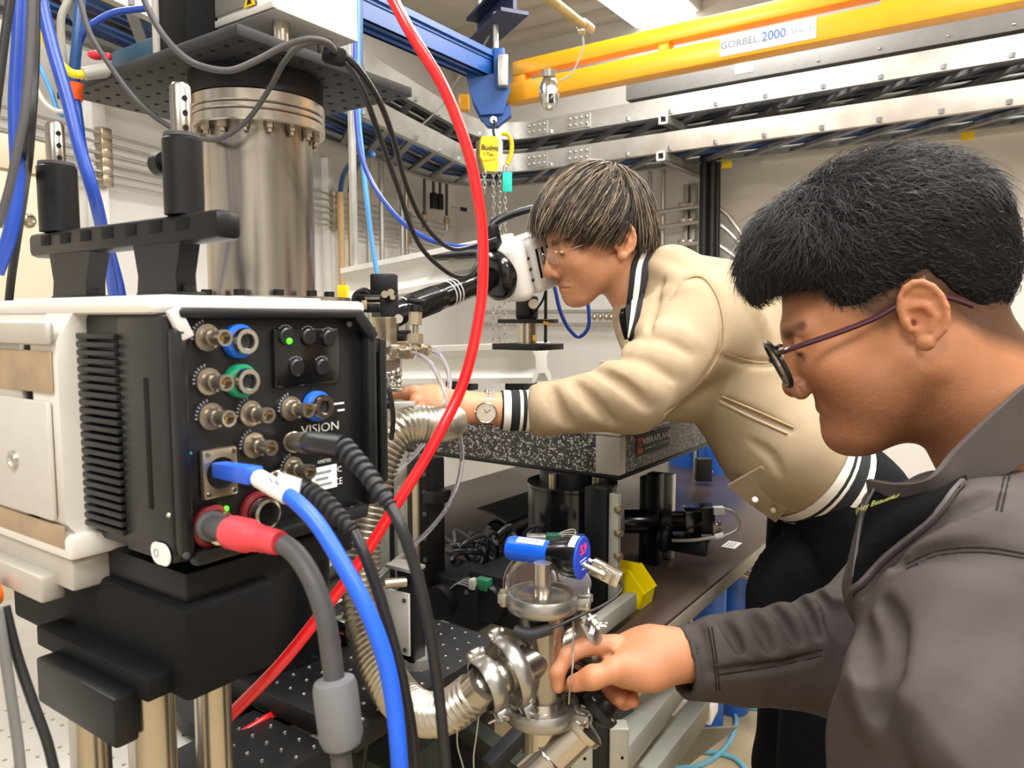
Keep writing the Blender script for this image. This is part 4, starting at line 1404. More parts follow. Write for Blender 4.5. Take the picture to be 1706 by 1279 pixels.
# orange clamp and connectors on the plate's left corner
q = P(125, 154, 0.97)
t = thing('cable_clamp', 'orange plastic cable clamp at the left corner of the black plate', 'clamp', q - Z * 0.012)
part(MB().lathe(q - Z * 0.010, Z, [(0, 0), (0.0085, 0), (0.0092, 0.004), (0.0098, 0.018), (0.0105, 0.021), (0, 0.021)], 20), 'clamp_body', 'orange_plastic', t)
part(MB().box(P(103, 160, 0.97), (0.008, 0.008, 0.009), R_ID, 0.001), 'clamp_nut', 'anodized_black', t)
a, b = P(133, 124, 0.93), P(182, 116, 0.95)
t = thing('plug_connector', 'grey plug connector with a yellow collar on the left corner of the plate', 'connector', a)
part(MB().cyl(a - (b - a) * 0.1, a + (b - a) * 0.16, 0.0048, seg=14), 'collar', 'cable_yellow', t)
part(MB().cyl(a + (b - a) * 0.12, b, 0.0078, 0.009, seg=16), 'plug_body', 'cable_lightgrey', t)
a = P(160, 92, 0.95)
t = thing('red_stopper', 'red plastic cap beside the teal box on the plate', 'cap', a)
part(MB().sphere(a, (0.010, 0.009, 0.0055), 16, 10), 'cap', 'red_plastic', t)
part(MB().box(P(179, 94, 0.955), (0.01, 0.008, 0.008), R_ID, 0.002), 'tab', 'red_plastic', t)

# ------------------------------------------------------------------ hanging cables and hoses, top left
HC = 'cables hanging at the upper left'
cable('hanging_cable', 'dark grey cable at the frame edge, outermost of the hanging bundle', [(24, -60, 0.62), (17, 0, 0.62), (9, 56, 0.62), (2, 110, 0.62), (-8, 190, 0.62)], 0.0036, 'cable_black')
cable('hanging_cable', 'thick blue cable hanging in the left bundle, curving out of the frame', [(36, -60, 0.66), (34, 0, 0.66), (31, 75, 0.66), (26, 169, 0.66), (27, 225, 0.66), (29, 300, 0.66), (18, 385, 0.66), (-6, 455, 0.66)], 0.0062, 'cable_blue')
cable('hanging_cable', 'dark cable crossing in front of the thick blue cable at left', [(54, -60, 0.60), (53, 0, 0.60), (49, 94, 0.60), (41, 188, 0.60), (30, 244, 0.60), (14, 319, 0.60), (-4, 378, 0.60)], 0.0034, 'rubber_grey')
cable('hanging_cable', 'glossy black cable on the right of the left bundle', [(60, -60, 0.64), (57, 0, 0.64), (55, 115, 0.64), (48, 225, 0.64), (39, 319, 0.78), (27, 405, 0.88), (16, 490, 0.96), (8, 600, 1.0), (2, 800, 1.0)], 0.0050, 'cable_black')
cable('hanging_cable', 'long blue cable slanting down to the top of the white camera', [(62, -60, 0.80), (69, 0, 0.80), (86, 75, 0.80), (113, 169, 0.80), (135, 255, 0.80), (158, 330, 0.81), (176, 413, 0.86), (190, 490, 0.92), (200, 600, 0.98), (206, 800, 1.0)], 0.0068, 'cable_blue')
cable('hanging_cable', 'yellow cable running to the grey plug on the black plate', [(58, -50, 0.9), (62, 0, 0.9), (71, 56, 0.9), (96, 101, 0.92), (120, 122, 0.93), (134, 124, 0.93)], 0.0052, 'cable_yellow')
cable('hanging_cable', 'pale grey cable dropping into the orange clamp', [(118, -50, 0.96), (113, 0, 0.96), (102, 30, 0.96), (105, 94, 0.965), (112, 130, 0.97), (116, 158, 0.97)], 0.0048, 'cable_lightgrey')
cable('hanging_cable', 'dark blue hose dropping vertically into the orange clamp', [(138, -50, 0.96), (134, 0, 0.96), (128, 75, 0.96), (122, 139, 0.968), (124, 158, 0.97)], 0.0066, 'cable_darkblue')
cable('hanging_cable', 'blue cable arching from the black enclosure to the orange clamp', [(244, 14, 0.95), (215, 17, 0.95), (188, 22, 0.95), (152, 42, 0.95), (134, 66, 0.96), (128, 139, 0.972), (129, 158, 0.972)], 0.0042, 'cable_blue')
cable('hanging_cable', 'thin light blue tube below the orange clamp', [(54, 84, 1.0), (70, 120, 1.0), (84, 150, 1.0), (95, 182, 1.0), (104, 192, 1.0), (114, 186, 1.0)], 0.0032, 'cable_lightblue')
cable('hanging_cable', 'thin white tube looping below the orange clamp', [(46, 60, 0.99), (56, 112, 0.99), (62, 148, 0.99), (78, 174, 0.99), (100, 186, 0.99), (116, 183, 0.99)], 0.0028, 'cable_white')
cable('hanging_cable', 'violet blue cable leaving the orange clamp downwards behind the long blue cable', [(128, 168, 0.97), (133, 200, 0.97), (138, 240, 0.97), (152, 300, 0.97), (172, 370, 0.97), (192, 440, 0.97), (204, 490, 0.98), (212, 600, 1.02), (215, 800, 1.02)], 0.0044, 'cable_blue')
cable('loop_cable', 'black cable sweeping from top left behind a steel post to the velcro tie',
      [(118, -50, 0.86), (133, 0, 0.86), (150, 56, 0.86), (188, 116, 0.87), (233, 173, 0.88), (281, 210, 0.9), (330, 229, 0.90), (366, 231, 0.88), (409, 203, 0.87), (450, 146, 0.84), (474, 103, 0.80), (500, 77, 0.78), (535, 70, 0.78), (560, 88, 0.79)], 0.0031, 'rubber_grey')
cable('loop_cable', 'grey cable drooping across the perforated plate up to the velcro tie',
      [(228, -40, 0.78), (242, 4, 0.78), (271, 57, 0.78), (311, 98, 0.77), (345, 113, 0.76), (385, 117, 0.76), (425, 102, 0.76), (474, 77, 0.76), (515, 65, 0.76), (545, 71, 0.77), (562, 92, 0.79)], 0.0034, 'rubber_grey')
q = P(557, 93, 0.79)
t = tag(MB().box(q, (0.024, 0.014, 0.018), Matrix.Rotation(0.25, 3, 'Y'), 0.004).build('velcro_tie', 'black_matte'), 'black velcro tie holding the cables at the corner of the plate', 'tie')
cable('drop_cable', 'black cable hanging from the velcro tie, lower of the two, looping to the dark lens', [(560, 95, 0.80), (575, 105, 0.80), (603, 148, 0.82), (622, 197, 0.85), (645, 263, 0.92), (668, 328, 1.0), (685, 380, 1.08), (704, 415, 1.12), (728, 440, 1.16), (756, 459, 1.2), (778, 459, 1.24), (793, 442, 1.27), (800, 416, 1.28), (812, 405, 1.32)], 0.0036, 'cable_black')
cable('drop_cable', 'black cable hanging from the velcro tie, upper of the two, reaching the white lens', [(563, 90, 0.80), (582, 98, 0.80), (626, 158, 0.84), (655, 230, 0.92), (674, 300, 1.0), (698, 358, 1.08), (728, 398, 1.16), (757, 415, 1.22), (796, 407, 1.28), (826, 398, 1.32)], 0.0036, 'cable_black')
# grey pole with blue hoses
a = P(587, 260, 1.62)
t = tag(MB().cyl((a.x, a.y, 0.93), (a.x, a.y, CEIL), 0.0085, seg=14).build('conduit_pole', 'galvanized'), 'slim grey vertical pole right of the steel column', 'pole')
cable('pole_hose', 'light blue tube running straight down beside the grey pole', [(596, -60, 1.55), (596, 0, 1.55), (597, 187, 1.55), (604, 262, 1.55), (614, 360, 1.55), (622, 420, 1.55), (631, 470, 1.55)], 0.005, 'cable_lightblue', 8)
cable('pole_hose', 'dark blue cable curving from beside the pole across to the white lens', [(590, -60, 1.5), (592, 0, 1.5), (593, 184, 1.5), (603, 263, 1.5), (626, 315, 1.5), (668, 368, 1.48), (711, 397, 1.46), (757, 410, 1.44), (800, 411, 1.42), (838, 412, 1.40), (872, 414, 1.38)], 0.005, 'cable_blue', 8)
cable('pole_hose', 'dark blue hose lying close on the right of the grey pole at the top', [(600, -60, 1.57), (600, 0, 1.57), (600, 90, 1.57), (599, 190, 1.57)], 0.006, 'cable_darkblue', 8)
cable('loop_hose', 'blue cable loop hanging below the chin of the man in the beige jacket', [(905, 440, 1.56), (921, 470, 1.56), (934, 520, 1.56), (948, 548, 1.56), (964, 561, 1.56), (979, 548, 1.56), (980, 510, 1.56), (970, 470, 1.58)], 0.0042, 'cable_blue', 8)
# red hose
RH = [(625, -60, 0.80), (655, 0, 0.80), (691, 66, 0.80), (731, 131, 0.81), (757, 187, 0.82), (783, 263, 0.83), (796, 328, 0.84), (803, 378, 0.85), (805, 430, 0.86), (803, 490, 0.87), (795, 545, 0.87), (783, 600, 0.87),
      (765, 655, 0.87), (738, 710, 0.86), (702, 775, 0.85), (655, 848, 0.83), (600, 935, 0.81), (535, 1022, 0.79), (470, 1103, 0.77), (405, 1170, 0.765), (366, 1208, 0.76)]
tag(MB().tube([P(*p) for p in RH], 0.0064, 16, 8).build('red_hose', 'red_hose'), 'bright red hose curving from the ceiling down across the whole scene', 'hose')
# ------------------------------------------------------------------ lower table (dark laminate, right) and steel table (left)
TZ = 0.92
TR = onz(1129, 1022, TZ)
sn = along(1046, TR, -V)
t = thing('work_table', 'dark brown laminate table carrying the black pedestal and the yellow bin', 'table', (TR - V * sn + U * 0.4).to_tuple()[:2] + (0,), None, None)
part(MB().slab(Vector((TR.x, TR.y, 0)), (-1.0, 0), (-sn, 1.5), (TZ - 0.032, TZ), R_UV, 0.002), 'tabletop', 'table_laminate', t)
part(MB().slab(Vector((TR.x, TR.y, 0)), (-1.0, 0.0015), (-sn - 0.001, 1.5005), (TZ - 0.034, TZ - 0.006), R_UV, 0.001), 'edge_band', 'table_edge', t)
for du, dv in ((0.06, 0.06 - sn), (0.06, 1.4), (0.94, 0.06 - sn), (0.94, 1.4)):
    q = Vector((TR.x, TR.y, 0)) + U * du + V * dv
    part(MB().slab(q, (-0.03, 0.03), (-0.03, 0.03), (0, TZ - 0.033), R_UV, 0.003), 'leg', 'leg_green', t)
# aluminium strut posts below the near corner
for px, w, mt_, lb in ((968, 0.030, 'strut_grey', 'pale aluminium strut post below the vacuum cross, left one'), (1030, 0.026, 'strut_grey', 'pale aluminium strut post below the hand with the black groove')):
    c = P(px, 1200, 1.02)
    t = thing('strut_post', lb, 'post', (c.x, c.y, 0))
    part(MB().slab((c.x, c.y, 0), (-w / 2, w / 2), (-w / 2, w / 2), (0, 0.90), R_ID, 0.002), 'profile', mt_, t)
    part(MB().slab((c.x - w * 0.82, c.y, 0), (-w * 0.3, w * 0.3), (-w * 0.3, w * 0.3), (0, 0.90), R_ID, 0.001), 'side_groove', 'anodized_black', t)
    for k in range(5):
        q = Vector((c.x + 0.004, c.y - w / 2 - 0.0004, 0.62 + 0.06 * k))
        part(MB().cyl(q, q - Vector((0, 0.0006, 0)), 0.0022, seg=8), 'slot_hole', 'black_matte', t)
# two grey struts and a foot plate on the floor side
g0 = P(1138, 1128, 1.75)
for k, (pa, pb_, d0, d1, w, lb) in enumerate((((1126, 1136), (1020, 1262), 1.55, 1.14, 0.05, 'upper grey box strut sloping under the table edge'),
                                              ((1166, 1180), (1070, 1300), 1.62, 1.2, 0.042, 'lower grey box strut sloping beside the floor'))):
    a, b = P(*pa, d0), P(*pb_, d1)
    t = tag(MB().bar(a, b, w, 0.045, Z, 0.005).build('box_strut', 'strut_grey'), lb, 'strut')
a = P(1160, 1215, 1.72)
tag(MB().prism([(0, 0), (0.10, 0.0), (0.02, -0.14), (-0.03, -0.14)], a, Vector((1, 0.1, 0)).normalized(), Vector((0.15, -0.5, 1)).normalized(), Vector((0, 0.008, 0))).build('gusset_plate', 'strut_grey'),
    'triangular grey gusset plate at the foot of the lower strut', 'plate')

# steel table at the left
S0 = onz(398, 1276, 0.93)
t = thing('steel_table', 'pale steel optical table with tapped holes at lower left', 'table', (S0 + U * 0.5).to_tuple()[:2] + (0,))
part(MB().slab(Vector((S0.x, S0.y, 0)), (-0.8, 0), (-0.9, 0.6), (0.87, 0.93), R_UV, 0.003), 'tabletop', 'table_steel', t)
for du in (0.08, 0.72):
    for dv in (-0.8, 0.5):
        q = Vector((S0.x, S0.y, 0)) + U * du + V * dv
        part(MB().slab(q, (-0.05, 0.05), (-0.05, 0.05), (0, 0.871), R_UV, 0.004), 'leg', 'anodized_black', t)
n = 0
for i in range(1, 44):
    for j in range(-18, 26):
        q = Vector((S0.x, S0.y, 0.93)) + U * (0.025 * i - 0.012) + V * (0.025 * j)
        x, y, d = proj(q)
        if -20 < x < 400 and 1150 < y < 1300 and n < 290:
            n += 1
            part(MB().lathe(q, Z, [(0.0026, 0), (0.0024, 0.0006), (0.0014, 0.0006), (0, 0.0002)], 8), 'tapped_hole', 'nickel', t)


# black breadboards with screws in their holes
def breadboard(label, name, o, ru, rv, z0, z1, lim, pitch=0.025):
    t = thing(name, label, 'breadboard', Vector((o.x, o.y, 0)) + R_UV @ Vector(((ru[0] + ru[1]) / 2, (rv[0] + rv[1]) / 2, z0)))
    part(MB().slab(Vector((o.x, o.y, 0)), ru, rv, (z0, z1), R_UV, 0.0015), 'board', 'black_board', t)
    c = 0
    i = ru[1] - 0.0125
    while i > ru[0] + 0.01:
        j = rv[1] - 0.0125
        while j > rv[0] + 0.01:
            q = Vector((o.x, o.y, z1)) + R_UV @ Vector((i, j, 0))
            x, y, d = proj(q)
            if 380 < x < 860 and 1000 < y < 1279 and c < lim:
                c += 1
                part(MB().lathe(q, Z, [(0.0031, 0), (0.0029, 0.0008), (0.0016, 0.0010), (0.0012, 0.0003), (0, 0.0003)], 8), 'insert', 'chrome', t)
            j -= pitch
        i -= pitch
    return t


B1 = onz(640, 1190, 1.0)
back = (onz(760, 1041, 1.0) - B1).dot(V)
near = (onz(470, 1166, 1.0) - B1).dot(V)
breadboard('black breadboard with silver screw inserts behind the bellows', 'black_breadboard', B1, (-0.30, 0.0), (near, back), 0.975, 1.0, 280)
B2 = onz(515, 1262, 0.975)
n2 = (B1 - B2).dot(V)
breadboard('lower black breadboard in front of the step at the bottom of the frame', 'black_breadboard', B2, (-0.135, 0.0), (-0.35, n2 + near - 0.003), 0.935, 0.975, 120)
# boards stand on hidden legs
t = thing('board_riser', 'black riser block under the black breadboards', 'riser', (B1 + U * 0.3).to_tuple()[:2] + (0.93,))
part(MB().slab(Vector((B1.x, B1.y, 0)), (-0.28, -0.18), (near + 0.02, back - 0.02), (0.0, 0.976), R_UV, 0.002), 'riser_body', 'leg_green', t)
a = onz(680, 1235, 0.8)
tag(MB().slab(P(680, 1268, 1.0), (-0.09, 0.0), (-0.03, 0.08), (-0.25, 0.0), R_UV, 0.004).build('junction_box', 'leg_green'), 'dark green box under the right edge of the black breadboard', 'box')
tag(MB().bar(P(770, 1205, 1.25), P(905, 1310, 1.05), 0.03, 0.03, Z, 0.003).build('frame_bar', 'leg_green'), 'dark diagonal frame bar below the vacuum cross', 'bar')
tag(MB().bar(P(812, 1279, 1.0), P(905, 1185, 1.06), 0.022, 0.022, Z, 0.003).build('frame_bar', 'rubber'), 'second dark bar crossing the diagonal one below the cross', 'bar')

# ------------------------------------------------------------------ speckled vibration isolation table on its pedestal
VC = P(1032, 721, 1.35)
vz1 = VC.z
vz0 = zat(800, VC.y)
Vo = Vector((VC.x, VC.y, 0))
t = thing('isolation_table', 'black speckled vibration isolation table top with a metal corner cap', 'table', (Vo + U * 0.4 + V * 0.4).to_tuple()[:2] + (vz0,))
part(MB().slab(Vo, (-1.15, 0), (0, 1.0), (vz0 + 0.006, vz1 - 0.006), R_UV), 'core', 'speckled_black', t)
part(MB().slab(Vo, (-1.15, 0.003), (-0.003, 1.0), (vz1 - 0.007, vz1), R_UV, 0.002), 'top_skin', 'aluminium', t)
part(MB().slab(Vo, (-1.15, 0.003), (-0.003, 1.0), (vz0, vz0 + 0.008), R_UV, 0.002), 'bottom_skin', 'anodized_black', t)
ca = along(994, VC, U)
cb = along(1041, VC, V)
part(MB().slab(Vo, (-ca, 0.0022), (-0.0022, 0.0), (vz0 + 0.009, vz1 - 0.008), R_UV).slab(Vo, (0.0, 0.0022), (0, cb), (vz0 + 0.009, vz1 - 0.008), R_UV), 'corner_cap', 'aluminium', t)
for i in range(12):
    for j in range(10):
        q = Vector((VC.x, VC.y, vz1)) + U * (0.02 + 0.025 * i) + V * (0.02 + 0.025 * j)
        part(MB().lathe(q, Z, [(0.0034, 0), (0.0034, 0.0004), (0.0026, 0.0004), (0, 0.0001)], 6), 'tapped_hole', 'rubber_grey', t)
# name plate
a, b = onplane(1061, 765, VC, U), onplane(1113, 724, VC, U)
y0, y1 = (a - VC).dot(V), (b - VC).dot(V)
zc_ = (vz0 + vz1) / 2 + 0.008
npl = part(MB().slab(Vo, (0, 0.0012), (y0 - 0.006, y1 + 0.006), (zc_ - 0.020, zc_ + 0.020), R_UV), 'name_plate', 'rubber', t)
part(MB().slab(Vo, (0.001, 0.0018), (y0, y0 + 0.022), (zc_ - 0.015, zc_ + 0.015), R_UV), 'red_square', 'red_ink', npl)
nq = lambda y, z: Vo - U * 0.002 + V * y + Z * z
text_mesh('lettering', 'KS', 'text_black', nq(y0 + 0.011, zc_ + 0.001), V, Z, 0.014, npl, bold=True)
text_mesh('lettering', 'VIBRAPLANE', 'text_white', nq((y0 + 0.024 + y1 + 0.004) / 2, zc_ + 0.006), V, Z, 0.013, npl, bold=True, squeeze=(y1 - y0 - 0.02) / 0.093)
text_mesh('lettering', 'KINETIC SYSTEMS', 'text_white', nq((y0 + 0.024 + y1 + 0.004) / 2, zc_ - 0.008), V, Z, 0.006, npl, squeeze=(y1 - y0 - 0.02) / 0.07)

# black pedestal
pd_ = 1.47
pc = P(953, 830, pd_)
pr = 150 / 2 / F_PX * pd_
pzt = zat(818, pc.y - pr)
t = thing('pedestal', 'black round pedestal carrying the speckled table', 'pedestal', (pc.x, pc.y, TZ))
part(MB().lathe((pc.x, pc.y, TZ), Z, [(0, 0), (pr * 0.98, 0), (pr * 0.98, pzt - TZ - 0.008), (pr, pzt - TZ - 0.006), (pr, pzt - TZ), (0, pzt - TZ)], 40), 'column', 'black_gloss', t)
part(MB().lathe((pc.x, pc.y, 0), Z, [(pr * 0.72, pzt - 0.001), (pr * 0.72, vz0 + 0.001), (0, vz0 + 0.001)], 36), 'air_mount', 'anodized_black', t)
for a_ in (-2.2, -1.0, 0.4):
    q = Vector((pc.x + pr * 0.8 * cos(a_), pc.y + pr * 0.8 * sin(a_), pzt - 0.002))
    part(MB().cyl(q, (q.x, q.y, vz0 + 0.001), 0.007, seg=12), 'guide_rod', 'nickel', t)
# threaded upright with nuts beside the pedestal
q = P(1024, 900, 1.33)
t = thing('threaded_upright', 'grey slotted upright with four hex nuts on the right of the black pedestal', 'upright', (q.x, q.y, TZ))
part(MB().slab((q.x, q.y, 0), (-0.009, 0.009), (-0.006, 0.006), (TZ, zat(822, q.y)), R_UV, 0.001), 'bar', 'strut_grey', t)
part(MB().slab((q.x, q.y, 0), (-0.055, -0.012), (-0.012, 0.03), (TZ, zat(815, q.y)), R_UV, 0.002), 'side_plate', 'anodized_black', t)
for py in (846, 884, 922, 998):
    z = zat(py, q.y)
    c = Vector((q.x, q.y, z)) + (-U) * 0.008 - V * 0.004
    dn = (-U * 0.8 - V * 0.6).normalized()
    part(MB().cyl(c, c + dn * 0.007, 0.0085, seg=6), 'hex_nut', 'nickel', t)
    part(MB().cyl(c + dn * 0.006, c + dn * 0.014, 0.0045, seg=10), 'stud', 'nickel', t)
cable('air_hose', 'thin blue air tube running up the front of the black pedestal', [(966, 945, 1.33), (975, 915, 1.36), (981, 880, 1.37), (983, 850, 1.38), (987, 838, 1.40)], 0.0035, 'cable_darkblue', 8)
# steel angle bar at the pedestal foot
a, b = onz(1052, 1000, TZ + 0.03), onz(985, 1050, TZ + 0.03)
t = tag(MB().bar(a, b, 0.02, 0.03, Z, 0.001).build('steel_angle', 'strut_grey'), 'pale steel bar at the table edge in front of the black pedestal', 'bar')
# small circuit board with wires
q = P(905, 897, 1.30)
t = thing('circuit_module', 'small green circuit board with loose wires behind the blue gauge', 'circuit board', q - Z * 0.01)
part(MB().box(q + Vector((-0.012, 0, 0)), (0.034, 0.02, 0.014), R_ID, 0.002), 'metal_case', 'aluminium', t)
part(MB().box(q + Vector((0.018, 0, 0.002)), (0.026, 0.018, 0.014), R_ID, 0.002), 'board', 'pcb_green', t)
for k in range(4):
    part(MB().tube([q + Vector((0.02, 0, 0.004)), q + Vector((0.035, -0.004, 0.014 - 0.003 * k)), q + Vector((0.054, 0, 0.016 - 0.005 * k)), q + Vector((0.056, 0, 0.008 - 0.005 * k)), q + Vector((0.03, 0, 0.002 - 0.002 * k))], 0.0009, 6, 5), 'wire', 'cable_white', t)
part(MB().box(P(966, 897, 1.31), (0.018, 0.014, 0.016), R_ID, 0.003), 'plug', 'cable_darkblue', t)

# yellow bin
bz = TZ
q = onz(1052, 1003, TZ)
t = thing('storage_bin', 'yellow open fronted storage bin on the dark table', 'bin', (q.x, q.y, TZ))
W_, D_, H_ = 0.052, 0.085, 0.068
m = MB()
o = Vector((q.x, q.y, TZ + 0.0005))
# open front faces right-near (-U)
Rb = Matrix((V, U, Z)).transposed()
sideprof = [(-0.03, 0), (0.05, 0), (0.05, H_), (-0.005, H_), (-0.036, 0.030)]
for s_ in (-W_ / 2, W_ / 2 - 0.0025):
    m.prism(sideprof, o + V * s_, U, Z, V * 0.0025)
m.slab(o, (-0.05, 0.03), (-W_ / 2, W_ / 2), (0, 0.003), R_UV)
m.slab(o, (-0.05, -0.0475), (-W_ / 2, W_ / 2), (0, H_), R_UV)
m.prism([(-0.03, 0), (-0.036, 0.030), (-0.0335, 0.030), (-0.0275, 0)], o - V * W_ / 2, U, Z, V * W_)
part(m, 'bin_body', 'yellow_bin', t)
for s_ in (-W_ / 2 - 0.001, W_ / 2 - 0.0025):
    part(MB().bar(o + V * (s_ + 0.0018) + U * (-0.005) + Z * H_, o + V * (s_ + 0.0018) + U * (-0.037) + Z * 0.030, 0.005, 0.0035, V), 'rim', 'yellow_bin', t)

# blue gas bottles behind the table
for px, w, dd, lb in ((1141, 58, 2.75, 'tall blue gas bottle behind the table, leftmost of three'), (1186, 52, 2.62, 'tall blue gas bottle behind the table, middle of three'),
                      (1226, 58, 2.74, 'tall blue gas bottle behind the table, rightmost of three')):
    c = P(px, 900, dd)
    rr = w / 2 / F_PX * dd
    t = thing('gas_bottle', lb, 'gas bottle', (c.x, c.y, 0))
    part(MB().lathe((c.x, c.y, 0), Z, [(0, 0), (rr * 0.96, 0), (rr, 0.015), (rr, 1.10), (rr * 0.9, 1.17), (rr * 0.55, 1.22), (rr * 0.3, 1.24), (rr * 0.3, 1.28), (0, 1.28)], 28), 'body', 'blue_bottle', t)
    part(MB().lathe((c.x, c.y, 1.27), Z, [(rr * 0.28, 0), (rr * 0.28, 0.05), (0, 0.06)], 16), 'valve', 'brass_nickel', t)
a = P(1157, 800, 2.55)
tag(MB().cyl((a.x, a.y, 0), (a.x, a.y, 1.2), 0.006, seg=8).build('thin_rod', 'wire_silver'), 'thin silver rod in front of the blue gas bottles', 'rod')
q = P(1172, 782, 2.4)
tag(MB().box(q, (0.05, 0.03, 0.075), R_ID, 0.004).build('hanging_tool', 'rubber'), 'small dark metal box hanging below the jacket edge by the bottles', 'box')

# ------------------------------------------------------------------ dark lens assembly and small things on the dark table
q0, q1 = P(1040, 868, 1.62), P(1192, 868, 1.60)
ax = (q1 - q0).normalized()
t = thing('tube_lens', 'black tube lens with a silver knob lying on the dark table', 'lens', (q0 + q1) / 2 - Z * 0.03)
L = (q1 - q0).length
part(MB().lathe(q0, ax, [(0, 0), (0.026, 0), (0.026, L * 0.35), (0.022, L * 0.38), (0.022, L * 0.68), (0, L * 0.68)], 24), 'barrel', 'black_gloss', t)
part(MB().lathe(q0, ax, [(0.0265, L * 0.40), (0.027, L * 0.42), (0.027, L * 0.50), (0.0265, L * 0.52)], 24), 'focus_ring', 'anodized_black', t)
x_, y_, z_ = frame_of(ax, Z)
part(MB().box(q0 + ax * (L * 0.74), (0.058, 0.058, L * 0.18), Matrix((x_, y_, z_)).transposed(), 0.003), 'camera_block', 'black_gloss', t)
part(MB().box(q0 + ax * (L * 0.90) + Z * 0.006, (0.045, 0.058, L * 0.16), Matrix((x_, y_, z_)).transposed(), 0.003), 'camera_back', 'anodized_black', t)
part(MB().lathe(q1 - Z * 0.010 - V * 0.02, ax, [(0, 0), (0.016, 0), (0.016, 0.006), (0.010, 0.007), (0.010, 0.012), (0.016, 0.013), (0.016, 0.018), (0, 0.018)], 18), 'knurled_knob', 'nickel', t)
part(MB().box(P(1197, 850, 1.58), (0.024, 0.02, 0.016), R_ID, 0.002), 'usb_plug', 'label_white', t)
part(MB().tube([P(1202, 848, 1.58), P(1220, 852, 1.56), P(1231, 868, 1.55), P(1228, 882, 1.54), P(1210, 892, 1.53), P(1185, 896, 1.53), P(1150, 900, 1.54), P(1120, 900, 1.56)], 0.0035, 8, 6), 'usb_cord', 'cable_lightgrey', t)
part(MB().cyl(P(1191, 895, 1.53), P(1205, 891, 1.53), 0.006, seg=12), 'ferrite', 'label_white', t)
for px, py, w, h, dz in ((1090, 840, 0.03, 0.20, 0), (1074, 850, 0.016, 0.19, 0.02)):
    c = P(px, 900, 1.62 + dz)
    part(MB().slab((c.x, c.y, TZ), (-w / 2, w / 2), (-0.015, 0.015), (0.0005, h), R_UV, 0.003), 'stage_post', 'anodized_black', t)
c = P(1108, 870, 1.66)
part(MB().slab((c.x, c.y, TZ), (-0.02, 0.02), (-0.01, 0.01), (0.0005, 0.19), R_UV, 0.002), 'stage_plate', 'aluminium', t)
part(MB().sphere(P(1107, 897, 1.58), (0.02, 0.02, 0.03), 12, 8), 'adjuster', 'anodized_black', t)
part(MB().box(P(1130, 895, 1.6) - Z * 0.01, (0.14, 0.05, 0.03), R_UV, 0.004), 'base', 'anodized_black', t)
q = onz(1219, 908, TZ)
t = thing('paper_note', 'small white printed card lying near the table edge', 'card', (q.x, q.y, TZ))
part(MB().slab((q.x, q.y, TZ + 0.0006), (-0.016, 0.016), (-0.028, 0.028), (0, 0.0008), R_UV), 'card', 'label_white', t)
for k in range(3):
    part(MB().slab((q.x, q.y, TZ + 0.0013), (-0.010 + k * 0.007, -0.0075 + k * 0.007), (-0.02, 0.018), (0, 0.0003), R_UV), 'printed_line', 'text_grey', t)

# black lens tube with an angle shade at the back of the bench
a, b = P(826, 885, 1.75), P(900, 856, 1.95)
t = thing('shaded_tube', 'grey angle shade over a black tube left of the pedestal', 'tube', a - Z * 0.04)
dn = (b - a).normalized()
part(MB().lathe(a, dn, [(0.018, 0.006), (0.026, 0.0), (0.027, 0.002), (0.027, 0.22), (0, 0.22)], 24), 'tube', 'anodized_black', t)
part(MB().cyl(a + dn * 0.005, a + dn * 0.007, 0.025, seg=24), 'tube_glass', 'black_matte', t)
x_, y_, z_ = frame_of(dn, Z)
part(MB().prism([(-0.035, 0.026), (0.0, 0.042), (0.04, 0.05), (0.04, 0.054), (-0.002, 0.047), (-0.04, 0.030)], a - dn * 0.02, x_, y_, dn * 0.26), 'angle_shade', 'rubber_grey', t)

# heap of black cables and motors at the back of the breadboard
random.seed(3)
for k in range(26):
    x0, y0 = random.uniform(715, 800), random.uniform(893, 985)
    d0 = random.uniform(1.28, 1.5)
    pts = [(x0 + 14 * i + random.uniform(-16, 16), y0 + 6 * i * random.uniform(-1, 1.6) + random.uniform(-9, 9), d0 + random.uniform(-0.05, 0.05)) for i in range(8)]
    cable('heap_cable', 'black cable in the tangled heap behind the breadboard', pts, random.uniform(0.003, 0.0055), 'cable_black', 6, 5, group='black cables heaped on the bench')
for (px, py, dd, w, h, dp, lb) in ((770, 985, 1.24, 0.13, 0.075, 0.09, 'black motor housing at the back of the breadboard, left one'),
                                   (852, 985, 1.22, 0.10, 0.08, 0.10, 'black motor housing at the back of the breadboard, right one')):
    q = P(px, py, dd)
    t = thing('motor_housing', lb, 'motor', (q.x, q.y, q.z - h / 2))
    part(MB().slab(q, (-w / 2, w / 2), (-dp / 2, dp / 2), (-h / 2, h / 2), R_UV, 0.006), 'housing', 'black_matte', t)
    part(MB().cyl(q - V * (dp / 2) - V * 0.02, q - V * dp / 2, h * 0.36, seg=20), 'motor_cap', 'anodized_black', t)
    for k in (-1, 1):
        part(MB().cyl(q - V * (dp / 2 + 0.002) + U * (0.35 * w * k) + Z * h * 0.3, q - V * (dp / 2) + U * (0.35 * w * k) + Z * h * 0.3, 0.004, seg=8), 'bolt', 'rubber_grey', t)
q = P(806, 972, 1.17)
t = thing('terminal_block', 'green terminal block with grey wires among the black motors', 'connector', q - Z * 0.01)
part(MB().box(q, (0.024, 0.016, 0.018), R_UV, 0.002), 'block', 'pcb_green', t)
part(MB().box(q + Vector((-0.016, 0, 0)), (0.010, 0.014, 0.016), R_UV, 0.001), 'plug', 'cable_lightgrey', t)
